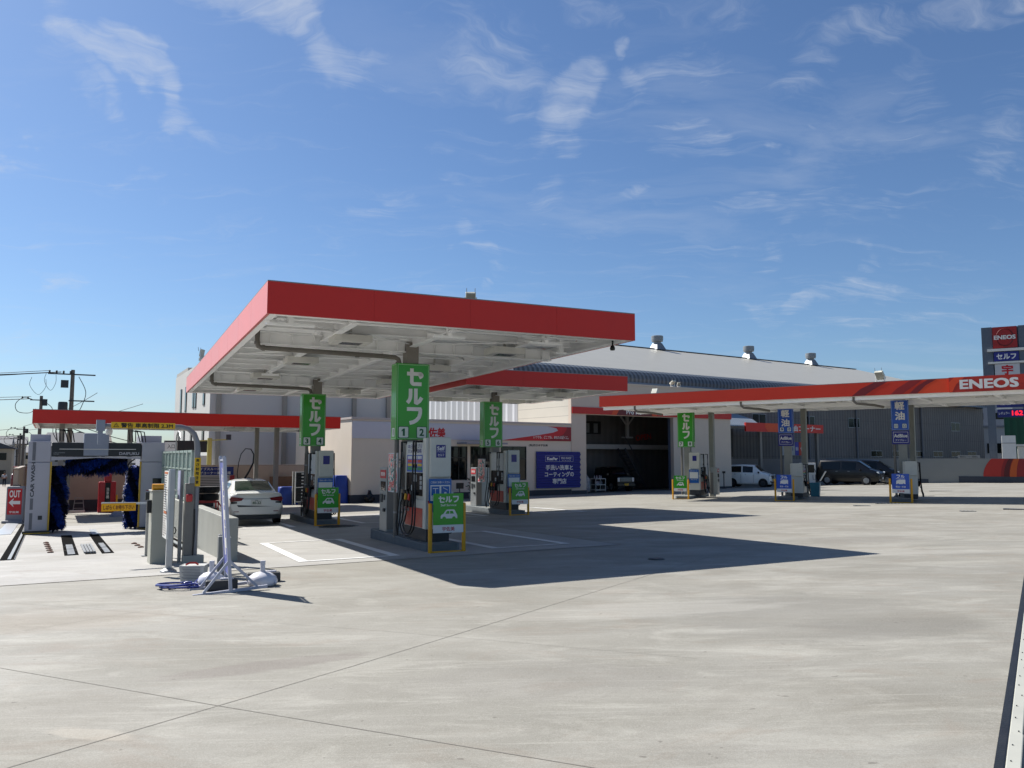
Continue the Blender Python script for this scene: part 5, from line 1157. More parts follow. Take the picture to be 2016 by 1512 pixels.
def brush(name, parent, a, b, r0, r1, n, seed, droop=0.0):
    """a rotating brush: an axle with many flat bristle strips fanning out"""
    rnd = random.Random(seed); A, B = Vector(a), Vector(b); ax = (B - A).normalized(); ref = Vector((0, 1, 0)) if abs(ax.y) < .9 else Vector((1, 0, 0)); x = ax.cross(ref).normalized(); y = ax.cross(x)
    mb = MB(); mb.tube([A, B], .10, 10); core = mb.build(name, m_bris2, parent)
    mb = MB()
    for k in range(n):
        t = rnd.random(); ang = rnd.uniform(0, 6.283); rr = rnd.uniform(.82, 1.12) * (r0 + (r1 - r0) * math.sin(math.pi * min(1, t * 1.15)) ) * (1 + .10 * math.sin(t * 23 + ang * 2))
        c = A.lerp(B, t); d = x * math.cos(ang) + y * math.sin(ang); sd = (ax * rnd.uniform(-.4, .4) + (y * math.cos(ang) - x * math.sin(ang))) * .035
        p1 = c + d * .08; p2 = c + d * rr * .65 + Vector((0, 0, -droop * rr * .2)); p3 = c + d * rr + Vector((0, 0, -droop * rr * rnd.uniform(.3, .8))) + ax * rnd.uniform(-.06, .06)
        mb.mi(0 if math.sin(ang * 3 + t * 9) > -.1 else 1); mb.add([p1 - sd, p1 + sd, p2 + sd * 1.3, p3 + sd * .5, p3 - sd * .5, p2 - sd * 1.3], [(0, 1, 2, 5), (5, 2, 3, 4)])
    return mb.build('bristles', [m_bris, m_bris2], core, fix=False)
brush('side_brush', cw, (.92, .75, .12), (.92, .75, 2.0), .22, .32, 5600, 1, .5); brush('side_brush', cw, (3.02, .75, .12), (3.02, .75, 2.0), .20, .28, 5600, 2, .5)
brush('top_brush', cw, (1.12, .45, 2.12), (2.78, .45, 2.12), .24, .27, 5000, 3, 1.0)
MB().tube([(3.0, .2, 2.2), (2.86, .1, 2.1), (2.80, .0, 2.0)], .02, 6).build('spray_arm', m_black, cw)

m_groove = mat('groove_black', '#0c0b0a', .95, var=.2, spec=.03)  # shade inside the grooves put into the colour; the strips lie flat
# rails, tracks and studs of the wash lane
def fstrip(name, F, u0, u1, v0, v1, z0, z1, m, parent, label=None):
    q = [(u0, v0), (u1, v0), (u1, v1), (u0, v1)]; lo = [(*F.xy(*p), 0) for p in q]
    mb = MB(); mb.add([(x, y, gz(x, y) + z0) for x, y, _ in lo] + [(x, y, gz(x, y) + z1) for x, y, _ in lo], [(0, 1, 2, 3), (4, 5, 6, 7), (0, 1, 5, 4), (1, 2, 6, 5), (2, 3, 7, 6), (3, 0, 4, 7)])
    return mb.build(name, m, parent)
rl = thing('wash_rail', 'steel running rail in a dark slot left of the wash lane', 'rail', (0, 0, 0), 0)
fstrip('slot', FW, -.10, .15, -17.4, -2.5, -.02, .008, m_groove, rl); fstrip('rail', FW, .04, .10, -17.4, -2.5, .0, .03, m_steel, rl); fstrip('edge', FW, .15, .17, -17.4, -2.5, -.01, .014, m_dark, rl)
rl2 = thing('wash_rail', 'steel running rail on the far right side of the wash lane, behind the barrier box', 'rail', (0, 0, 0), 0)
fstrip('slot', FW, 3.3, 3.66, -17.4, -2.5, -.02, .008, m_groove, rl2); fstrip('rail', FW, 3.42, 3.52, -17.4, -2.5, .0, .03, m_brush, rl2)
for i, (a, b, lb) in enumerate(((1.09, 1.29, 'left'), (1.80, 1.97, 'right'))):
    t = thing('wheel_guide', 'grey wheel guide plate with black edges in the wash lane, %s one' % lb, 'wheel guide', (0, 0, 0), 0, 'guide plates in the wash lane')
    fstrip('edge', FW, a - .035, b + .035, -17.15, -10.2, -.01, .008, m_groove, t)
    for k in range(2): fstrip('plate', FW, a + .03, b - .03, -17.0 + k * 1.5, -15.6 + k * 1.5, .004, .022, mat('guide_plate', '#7d8184', .5, .3, var=.25, scale=6), t)
t = thing('drain_grate', 'ribbed steel drain grate in the middle of the wash lane', 'grate', (0, 0, 0), 0); fstrip('sump', FW, 1.45, 1.66, -17.1, -14.4, -.01, .006, m_groove, t)
for k in range(4): fstrip('bar', FW, 1.43 + .062 * k, 1.475 + .062 * k, -16.8, -14.4, .006, .04, m_steel, t)
t = thing('drain_grate', 'small perforated grate beyond the wash machine brushes', 'grate', (0, 0, 0), 0); fstrip('grate', FW, 1.85, 2.03, -10.4, -7.9, -.01, .012, mat('grate_pale', '#a9adb0', .4, .4, var=.25, scale=14), t)
t = thing('steel_cover', 'pale chequer-plate cover on the ground left of the wash machine', 'cover plate', (0, 0, 0), 0); fstrip('plate', FW, -.62, -.22, -8.5, -1.2, -.01, .014, mat('chequer', '#b9bdc0', .35, .5, var=.12, scale=10), t)
for i, (uu, n_, lb) in enumerate(((.80, 6, 'left row of six in the wash lane'), (2.62, 3, 'right row of three in the wash lane'))):
    for k in range(n_):
        x, y = FW.xy(uu - .02 * k, -16.1 + .62 * k); t = thing('lane_stud', ('nearest', 'second', 'third', 'fourth', 'fifth', 'farthest')[k if n_ == 6 or k < 2 else 5] + ' rubber stud of the ' + lb, 'stud', (x, y, gz(x, y)), FW.az, 'rubber studs, ' + ('left row' if i == 0 else 'right row'))
        MB().lathe([(.07, 0), (.06, .03), (.02, .045)], n=10, squash=(1, .7)).build('stud', mat('stud_brown', '#6e4a3a', .7, var=.1), t)
strip('slab_joint', FW, [(.3, -15.8), (3.0, -15.8)], .02, m_joint, .009); strip('slab_joint', FW, [(.3, -14.6), (3.0, -14.6)], .02, m_joint, .009)

# barrier with its box and arm
x, y = FW.xy(2.62, -19.75); g0 = gz(x, y)
bx = thing('barrier_box', 'grey-beige steel barrier cabinet with an orange lamp, left of the arch post', 'cabinet', (x, y, g0), FW.az)
m_bar = mat('barrier_beige', '#b1b0a2', .5, .1, var=.06, scale=1.2)
MB().box(-.20, .20, -.40, .12, .0, 1.36).build('housing', m_bar, bx, bevel=.01); MB().box(-.22, .22, -.42, .14, 1.36, 1.385).build('lid', m_bar, bx, bevel=.006)
MB().box(-.28, -.201, -.34, -.2, .96, 1.2).build('motor', m_black, bx)
mb = MB(); mb.tube([(-.20, -.28, 1.44), (.02, -.28, 1.44)], .065, 12); ln = mb.build('lamp', mat('lamp_orange', '#f0a818', .3, var=.1, coat=.5), bx, smooth=True)
MB().lathe([(.05, 1.385), (.05, 1.40)], (-.05, -.28, 0), 10).build('lamp_foot', m_dark, bx)
mb = MB(); mb.bar((-.28, -.27, 1.14), (-1.05, -.27, 1.16), .05, .035); ar = mb.build('arm', mat('arm_alu', '#c9ccce', .35, .5, var=.04), bx)
bb = MB().box(-1.05, -.47, -.305, -.295, 1.01, 1.155).build('arm_board', mat('board_yellow', '#f2b000', .45, var=.03), ar)
text('しばらくお待ち下さい', (-.76, -.308, 1.08), .52, .085, mat('ink_brown', '#7a3208', .5, var=0), bb, bold=.03)
mb = MB(); mb.tube([(.21, -.1, .62), (.25, -.12, .66), (.27, -.13, .60), (.25, -.13, .53), (.21, -.12, .56)], .012, 6); mb.build('padlock_ring', m_dark, bx)
t = thing('barrier_post', 'thin grey post standing left of the barrier cabinet', 'post', FW.g(2.52, -18.4), FW.az); MB().box(-.03, .03, -.03, .03, 0, 1.15).build('post', m_steel, t); MB().box(-.09, .09, -.07, .07, 0, .02).build('foot', m_steel, t); MB().box(-.06, .05, -.05, .05, 1.15, 1.32).build('sensor', m_cwd, t)
# tall notice board seen almost edge-on
x, y = -5.92, 14.25
nb = thing('notice_board', 'tall narrow white notice board on a steel post, seen almost edge-on', 'notice board', (x, y, gz(x, y)), 29.4)
MB().box(-.05, .05, -.05, .05, 0, 1.76).build('post', mat('post_alu', '#b9bcbe', .35, .5, var=.05), nb, bevel=.01); MB().lathe([(.14, 0), (.13, .03), (.06, .07), (.055, .1)], n=14).build('foot', m_steel, nb)
pb = MB().box(-.085, -.055, -.28, .30, .58, 1.73).build('board', m_white, nb)
mb = MB(); rnd = random.Random(4)
for k in range(26): z = 1.66 - k * .041; mb.box(-.0875, -.0855, .26 - rnd.uniform(.25, .5), .27, z - .012, z)
mb.build('printed_lines', mat('ink_mix', '#5e4a40', .6, var=.6, scale=15), pb)
mb = MB(); mb.box(-.0888, -.0876, -.2, .25, 1.68, 1.715); mb.box(-.0888, -.0876, -.22, .2, 1.0, 1.04); mb.build('heading_bars', mat('heading_orange', '#c86a30', .5, var=0), pb)
x, y = -6.35, 15.75; nb2 = thing('notice_board', 'small lilac and white leaflet board behind the tall notice board', 'notice board', (x, y, gz(x, y)), 29.4)
MB().box(-.03, .03, -.03, .03, 0, 1.75).build('post', m_steel, nb2); MB().box(-.05, -.035, -.16, .16, 1.2, 1.74).build('board', mat('lilac_board', '#aeb0c8', .5, var=.1), nb2)

# height-limit arch
x, y = -5.99, 15.55; g0 = gz(x, y)
ha = thing('height_limit_arch', 'tall grey bent steel arch carrying the yellow height warning board', 'height barrier', (x, y, g0), 29.4)
m_arch = mat('arch_grey', '#8b8c90', .45, .2, var=.05)
H0 = 2.56
mb = MB(); mb.tube([(0, 0, 0), (0, 0, H0 - .42), (-.015, 0, H0 - .28), (-.07, 0, H0 - .13), (-.17, 0, H0 - .04), (-.30, 0, H0), (-1.62, 0, H0)], [.055, .055, .052, .05, .048, .045, .04], 14); mb.build('arch_pipe', m_arch, ha, smooth=True)
MB().box(-.20, .16, -.14, .14, -.02, .16).build('foot_plate', m_div, ha, bevel=.01)
mb = MB(); mb.box(-.20, -.04, -.09, .09, .16, 1.50); mb.build('cabinet_post', mat('arch_post_taupe', '#7d7a74', .5, .2, var=.06), ha, bevel=.01)
mb = MB(); mb.tube([(-.03, -.1, 1.02), (-.02, -.105, .6), (-.04, -.1, .15)], .012, 6); mb.build('cable', m_hose, ha)
MB().box(-.14, -.05, -.14, .0, 1.5, 1.62).build('cap_box', m_steel, ha)
MB().box(-.19, -.08, -.16, -.091, 1.16, 1.30).build('red_lamp', mat('lamp_red', '#c01420', .3, var=0, coat=.4), ha, bevel=.02)
yb = MB().box(-1.50, -.42, -.062, -.05, H0 - .045, H0 + .065).build('warning_board', mat('board_yellow2', '#e8bb18', .45, var=.03), ha)
text('警告 車高制限 2.3M', (-.90, -.065, H0 + .01), .88, .086, mat('ink', '#1a1718', .5, var=0), yb, bold=.03)
mb = MB(); put_shape(mb, [(-.045, -.035), (.045, -.035), (0, .045)], (-1.42, -.065, H0 + .01)); mb.build('warning_triangle', mat('ink', '#1a1718', .5, var=0), yb, fix=False); mb = MB(); put_shape(mb, [(-.03, -.026), (.03, -.026), (0, .028)], (-1.42, -.067, H0 + .01)); mb.build('triangle_field', mat('board_yellow2', '#e8bb18', .45, var=.03), yb, fix=False); text('!', (-1.42, -.069, H0 + .004), .008, .035, mat('ink', '#1a1718', .5, var=0), yb, bold=.03)
mb = MB(); mb.box(-1.74, -1.60, -.09, .05, H0 - .10, H0 + .10); mb.box(-1.71, -1.63, -.06, .02, H0 - .34, H0 - .10); mb.build('end_sensor', mat('sensor_grey', '#8d93a0', .4, .2, var=.05), ha)
MB().box(.035, .06, -.06, .06, 1.46, 1.96).build('side_strip', mat('board_yellow2', '#e8bb18', .45, var=.03), ha)
ys = MB().box(-.055, .055, -.066, -.056, 1.44, 1.98).build('yellow_strip', mat('board_yellow2', '#e8bb18', .45, var=.03), ha)
for i, ch in enumerate('高さ制限注意'): text(ch, (0, -.069, 1.93 - .082 * i), .06, .06, mat('ink', '#1a1718', .5, var=0), ys, bold=.03)
MB().lathe([(.05, H0 - .16), (.06, H0 - .10), (.05, H0 - .055)], (-1.52, .15, 0), 12).build('beacon', m_white, ha)

# tap post, bollard, basket, weights, banner stand, hose
x, y = -4.86, 13.75; t = thing('tap_post', 'slim concrete post with a tap and blue hose beside the divider end', 'tap', (x, y, gz(x, y)), 29.4)
MB().box(-.035, .035, -.035, .035, 0, .66).build('post', m_steel, t, bevel=.008); mb = MB(); mb.tube([(0, -.03, .62), (0, -.10, .62), (0, -.13, .58), (0, -.13, .52)], .014, 8); mb.bar((-.03, -.1, .66), (.03, -.1, .66), .012); mb.build('tap', m_brush, t); MB().cyl((0, -.13, .50), (0, -.13, .40), .022, 8).build('green_coupling', mat('coupling_green', '#2b8a58', .4, var=0), t)
m_bh = mat('hose_blue', '#162f86', .4, var=.12, coat=.2)
MB().tube([(0, -.13, .40), (.0, -.15, .2), (-.04, -.2, .05), (-.15, -.35, .015)], .011, 7).build('hose_drop', m_bh, t, smooth=True)
x, y = -4.68, 13.35; t = thing('bollard', 'short grey square bollard between the banner stand and divider wall', 'bollard', (x, y, gz(x, y)), 26); MB().box(-.075, .075, -.075, .075, 0, .66).build('post', mat('bollard_grey', '#7d7f7c', .6, var=.1), t, bevel=.01); MB().box(.078, .12, -.05, .05, 0, .64).build('side_channel', m_steel, t)
x, y = -4.98, 12.95; t = thing('wire_basket', 'white plastic basket with a printed care sheet and red handle', 'basket', (x, y, gz(x, y)), 8); t.scale = (.86, .86, .95)
mb = MB(); mb.add([(-.19, -.14, 0), (.19, -.14, 0), (.19, .14, 0), (-.19, .14, 0), (-.22, -.17, .27), (.22, -.17, .27), (.22, .17, .27), (-.22, .17, .27), (-.20, -.15, .26), (.20, -.15, .26), (.20, .15, .26), (-.20, .15, .26)], [(0, 1, 2, 3), (0, 1, 5, 4), (1, 2, 6, 5), (2, 3, 7, 6), (3, 0, 4, 7), (4, 5, 9, 8), (5, 6, 10, 9), (6, 7, 11, 10), (7, 4, 8, 11), (8, 9, 10, 11)]); mb.build('tub', mat('basket_white', '#c9c9c4', .5, var=.08), t)
mb = MB(); 
for k in range(8): z = .235 - .025 * k; q = -.17 + .015 * (k % 3); mb.add([(q, -.145 - .115 * z - .002, z), (.15, -.145 - .115 * z - .002, z), (.15, -.145 - .115 * z - .002, z + .006), (q, -.145 - .115 * z - .002, z + .006)], [(0, 1, 2, 3)])
mb.build('printed_lines', mat('print_grey', '#4a4c58', .6, var=.2), t, fix=False); mb = MB(); mb.tube([(-.12, -.1, .28), (-.05, -.1, .31), (.05, -.1, .31), (.1, -.1, .28)], .016, 6); mb.build('red_handle', m_redpan, t)
m_tank = mat('tank_white', '#d9d9e0', .4, var=.05, coat=.2)
def water_base(x, y, s, label):
    t = thing('flag_base', label, 'flag base', (x, y, gz(x, y)), 12, 'white water-filled flag bases'); mb = MB()
    mb.lathe([(.16 * s, 0), (.215 * s, .02), (.225 * s, .08), (.20 * s, .14), (.13 * s, .19), (.05 * s, .205), (.04 * s, .21)], n=10); mb.build('tank', m_tank, t, bevel=.02, smooth=True)
    mb = MB(); mb.lathe([(.038, .2), (.034, .30), (.036, .31)], n=12); mb.build('neck', m_tank, t, smooth=True); MB().box(-.036, .036, -.03, .03, .30, .37).build('clamp', m_tank, t, bevel=.01)
    mb = MB(); mb.tube([(.17 * s, -.1, .10), (.21 * s, -.13, .05)], .02, 8); mb.build('filler_cap', m_tank, t); return t
water_base(-4.50, 12.40, .88, 'white flag base left of the banner stand, by the blue hose'); water_base(-3.70, 12.28, .98, 'white flag base right of the banner stand')
m_wt = mat('weight_rubber', '#3c3e40', .65, var=.12, bump=.1)
def weight(x, y, az, label, L_=.44):
    t = thing('sandbag_weight', label, 'weight', (x, y, gz(x, y)), az, 'dark rectangular ballast weights'); MB().box(-L_ / 2, L_ / 2, -.085, .085, 0, .145).build('block', m_wt, t, bevel=.02)
    MB().box(-.02, L_ / 2 - .06, -.03, .03, .146, .17).build('grip', m_tank, t, bevel=.008)
weight(-4.18, 11.93, 19, 'dark ballast block lying in front of the left white flag base'); weight(-3.82, 12.72, 20, 'dark ballast block behind the right white flag base', .5)
bsx, bsy = -3.955, 11.66
bs = thing('banner_stand', 'white frame stand with a lilac banner, seen edge-on in the left foreground', 'banner stand', (bsx, bsy, gz(bsx, bsy)), 25)
bs.rotation_euler.y = rad(-4.3)
m_fr = mat('stand_white', '#b9bcca', .4, .2, var=.05)
W_ = .56; Hs = 1.90
for yy in (0, W_):
    mb = MB(); mb.bar((0, yy, .02), (0, yy, Hs), .046); mb.build('upright', m_fr, bs)
    mb = MB(); mb.bar((-.50, yy, .02), (.50, yy, .02), .05, .04); mb.build('foot_bar', m_fr, bs)
    mb = MB(); mb.bar((-.36, yy, .04), (0, yy, .44), .034); mb.bar((.36, yy, .04), (0, yy, .44), .034); mb.build('brace', m_fr, bs)
mb = MB(); mb.bar((0, .02, Hs - .04), (0, W_ - .02, Hs - .04), .025); mb.bar((0, .02, .22), (0, W_ - .02, .22), .02); mb.build('cross_bar', m_fr, bs)
nbn = MB().box(-.014, -.008, .03, W_ - .03, .24, Hs - .08).build('banner', mat('banner_lilac', '#5d66ac', .5, var=.06), bs)
mb = MB(); mb.box(-.0165, -.0145, .25, .36, .5, 1.65); mb.box(.0 - .0075, -.006, .25, .36, .5, 1.65); mb.build('banner_stripe', m_letter, nbn)
for i, ch in enumerate('洗車コーナー'): text(ch, (-.0185, .18, 1.68 - .2 * i), .15, .15, m_letter, nbn, 'L', bold=.03)
MB().cyl((0, 0, Hs), (0, 0, Hs + .02), .022, 10).build('end_cap', m_fr, bs); MB().cyl((0, W_, Hs), (0, W_, Hs + .02), .022, 10).build('end_cap', m_fr, bs)
pts = []; rnd = random.Random(8)
cx, cy = -4.90, 12.12
for k in range(110):
    a = k * .285; r = .15 + .13 * math.sin(k * .11) + .03 * math.sin(k * .7); ox = .12 * math.sin(k * .071 + 1); x = cx + ox + r * 1.25 * math.cos(a); y = cy + r * .8 * math.sin(a) + .06 * math.sin(k * .13); pts.append((x, y, gz(x, y) + .012 + .018 * (k % 22) / 22 + .0006 * k))
for k in range(14): f_ = k / 13; x = pts[109][0] * (1 - f_) + -5.03 * f_ + .1 * math.sin(3.14 * f_); y = pts[109][1] * (1 - f_) + 13.4 * f_; pts.append((x, y, gz(x, y) + .03 + .09 * math.sin(3.14 * f_)))
hc = thing('garden_hose', 'tangled coil of blue hose on the ground left of the white flag base', 'hose', (0, 0, 0), 0); MB().tube(pts, .0145, 8).build('hose', m_bh, hc, smooth=True)

# OUT sign
t = thing('exit_sign', 'grey plastic stand sign with red panel, white OUT and a left arrow', 'sign', FW.g(-.36, -1.25), 8)
mb = MB(); mb.prism([(-.32, 0), (.32, 0), (.30, .10), (.30, 1.30), (.26, 1.36), (-.26, 1.36), (-.30, 1.30), (-.30, .10)], 'y', -.10, .12); bd = mb.build('stand', mat('stand_grey', '#878890', .5, var=.06), t, bevel=.02)
MB().box(-.36, .36, -.26, .26, 0, .10).build('foot', mat('stand_grey', '#878890', .5, var=.06), t, bevel=.02)
MB().box(-.12, .12, -.02, .04, 1.36, 1.41).build('grip', m_dark, t)
pn = MB().box(-.245, .245, -.112, -.101, .32, 1.27).build('panel', mat('out_red', '#c21a24', .45, var=.04), t)
text('OUT', (0, -.115, 1.08), .38, .26, m_letter, pn, bold=.03); text('宇佐美', (0, -.115, .41), .34, .08, m_letter, pn, bold=.02)
mb = MB(); put_shape(mb, [(-.20, 0), (-.02, .17), (-.06, .06), (.20, .06), (.20, -.06), (-.06, -.06), (-.02, -.17)], (0, -.115, .76)); mb.build('arrow', m_letter, pn, fix=False)

# vacuum cleaners and clutter behind
def red_vac(u, v, label):
    t = thing('vacuum_cleaner', label, 'car vacuum', FW.g(u, v), FW.az)
    MB().box(-.36, .36, -.2, .3, 0, 1.42).build('body', mat('vac_red', '#b41422', .4, var=.06, coat=.2), t, bevel=.03); MB().box(-.13, .17, -.15, .2, 1.42, 1.80).build('top_unit', mat('vac_red', '#b41422', .4, var=.06, coat=.2), t, bevel=.02)
    q = MB().box(-.10, .13, -.215, -.202, .25, 1.38).build('front_strip', m_black, t); text('洗\n車\n機', (.015, -.218, .9), .12, .5, m_letter, q, bold=.02)
red_vac(3.05, 5.6, 'red vacuum cabinet with black strip, seen through the wash gantry')
for k, u in enumerate((3.45, 3.85)):
    t = thing('guard_post', 'yellow post beside the red vacuum cabinet, ' + ('nearer to it' if k == 0 else 'farther from it'), 'post', FW.g(u, 5.3), 0); MB().lathe([(.04, 0), (.04, .78), (.0, .82)], n=12).build('post', m_yellow, t, smooth=True)
t = thing('concrete_foot', 'pale cone-shaped concrete foot on the ground beyond the gantry', 'base', FW.g(3.25, .9), 0); MB().lathe([(.36, 0), (.34, .08), (.16, .22), (.13, .26)], n=8).build('block', mat('foot_conc', '#8d93a2', .6, var=.1), t)
t = thing('step_ladder', 'small aluminium step ladder by the back wall, seen through the gantry', 'step ladder', FW.g(1.95, 7.2), FW.az)
mb = MB()
for sx in (-1, 1): mb.bar((sx * .24, -.22, 0), (sx * .16, 0, .72), .03); mb.bar((sx * .24, .22, 0), (sx * .16, .02, .72), .025)
mb.build('frame', m_steel, t)
for k in range(3): z = .18 + .24 * k; mb = MB(); mb.box(-.21 + .02 * k, .21 - .02 * k, -.24 + .07 * k, -.12 + .07 * k, z, z + .025); mb.build('tread', m_steel, t)
t = thing('info_board', 'blue and white instruction board on the back wall behind the white sedan', 'notice board', FW.p(8.0, 8.05, 0), FW.az)
b0 = MB().box(-.95, 1.15, -.05, .0, .0, 1.16).build('board', mat('info_white', '#b7b2b0', .5, var=.04), t); b1 = MB().box(-.95, 1.15, -.06, -.051, .72, 1.155).build('header', mat('info_navy', '#1c2c78', .4, var=.04), b0)
text('ドライブスルー洗車', (-.1, -.063, 1.04), 1.5, .15, m_letter, b1, bold=.01); text('拭上げコーナー兼駐車場', (.05, -.063, .83), 1.9, .15, m_letter, b1, bold=.01)
mb = MB()
for k in range(7): mb.box(-.85, .9 - .2 * (k % 3), -.053, -.0505, .60 - .085 * k, .63 - .085 * k)
mb.build('printed_lines', m_dark, b0)
t = thing('hose_vacuum', 'twin black vacuum unit with a tall looping hose behind the sedan', 'car vacuum', FW.g(8.55, 3.6), FW.az)
MB().box(-.3, .75, -.25, .3, 0, 1.15).build('cabinet', m_black, t, bevel=.03); MB().box(-.42, -.22, -.3, -.1, .9, 1.62).build('red_box', mat('vac_red', '#b41422', .4, var=.06, coat=.2), t, bevel=.02)
for s in (.05, .5):
    mb = MB(); mb.lathe([(.16, 1.15), (.19, 1.3), (.17, 1.42), (.05, 1.5)], (s, 0, 0), 14); mb.build('motor_head', m_dark, t, smooth=True)
mb = MB(); mb.tube([(.0, 0, 1.2), (-.05, 0, 1.7), (.0, 0, 2.2), (.1, 0, 2.62), (.3, 0, 2.88), (.55, 0, 2.86), (.7, 0, 2.6), (.68, 0, 2.2), (.5, 0, 1.8), (.3, 0, 1.45)], [.02] * 5 + [.026, .035, .04, .045, .05], 8); mb.build('hose', m_hose, t, smooth=True)
t = thing('mat_trolley', 'red trolley heaped with black floor mats and tyres left of the sedan', 'trolley', (-9.9, 26.1, gz(-9.9, 26.1)), 26)
mb = MB()
for sx in (-.5, .5):
    for sy in (-.3, .3): mb.bar((sx, sy, .08), (sx, sy, .82), .04)
for z in (.12, .80): mb.bar((-.5, -.3, z), (.5, -.3, z), .04); mb.bar((-.5, .3, z), (.5, .3, z), .04); mb.bar((.5, -.3, z), (.5, .3, z), .04); mb.bar((-.5, -.3, z), (-.5, .3, z), .04)
mb.bar((.5, -.3, .8), (.72, -.3, .45), .04); mb.build('frame', mat('trolley_red', '#a81a20', .4, var=.06), t)
for k, (x, y, z, r) in enumerate(((-.25, 0, .16, .28), (.25, 0, .16, .28), (-.25, 0, .40, .28), (.26, 0, .40, .28), (-.22, 0, .84, .29), (.26, 0, .84, .29), (-.2, 0, 1.08, .30), (.27, 0, 1.08, .30))):
    mb = MB(); mb.lathe([(r * .6, z), (r * .95, z + .01), (r, z + .06), (r, z + .14), (r * .95, z + .20), (r * .6, z + .21)], (x, y, 0), 20); mb.build('tyre', m_tyre, t, smooth=True)
t = thing('tyre_rack', 'white rack filled with black trays left of the island 3 and 4', 'rack', FW.g(12.2, 6.2), FW.az); MB().box(-.27, .27, .20, .24, .1, 1.7).build('back_sheet', m_black, t)
mb = MB()
for sx in (-.3, .3): mb.box(sx - .025, sx + .025, -.28, -.23, 0, 1.75); mb.box(sx - .025, sx + .025, .23, .28, 0, 1.75)
for z in (.15, .9, 1.70): mb.box(-.3, .3, -.28, -.25, z, z + .04)
mb.build('frame', m_white, t)
for k in range(9):
    z = .2 + .17 * k; q = MB().box(-.265, .265, -.24, .19, z, z + .145).build('tray', m_black, t); MB().box(.02, .2, -.246, -.242, z + .03, z + .09).build('tray_label', m_white, q)
def tarp(u, v, w, h, label, seed):
    t = thing('covered_stack', label, 'covered goods', FW.g(u, v), FW.az); rnd = random.Random(seed); mb = MB(); n = 26; rows = []
    for j, (k, z) in enumerate(((1.12, 0), (1.08, h * .3), (1.02, h * .65), (.97, h * .93), (.85, h), (0.01, h * 1.01))):
        rows.append([(math.copysign(abs(math.cos(a)) ** .5, math.cos(a)) * w * k * (1 + .05 * math.sin(7 * a + seed) * (1.2 - z / h)), math.copysign(abs(math.sin(a)) ** .5, math.sin(a)) * .4 * k, z) for a in [6.2832 * q / n for q in range(n)]])
    vs = [p for r in rows for p in r]; mb.add(vs, [(j * n + q, j * n + (q + 1) % n, (j + 1) * n + (q + 1) % n, (j + 1) * n + q) for j in range(5) for q in range(n)]); mb.build('tarpaulin', mat('tarp_blue', '#1b3f9c', .5, var=.2, scale=3, bump=.3, bscale=6), t, smooth=True)
tarp(11.75, 7.0, .5, .95, 'blue tarpaulin heap between the sedan and the tray rack', 1); tarp(14.4, 6.3, .38, 1.5, 'tall blue tarpaulin-covered stack beside the shop corner', 2)
t = thing('plywood_board', 'brown boards leaning on the back wall above the blue heap', 'board', FW.g(11.6, 7.75), FW.az); MB().obox((0, 0, .75), 1.2, .05, 1.5, Matrix.Rotation(rad(-6), 3, 'X')).build('board', mat('plywood', '#7a5a40', .7, var=.15, scale=3), t)
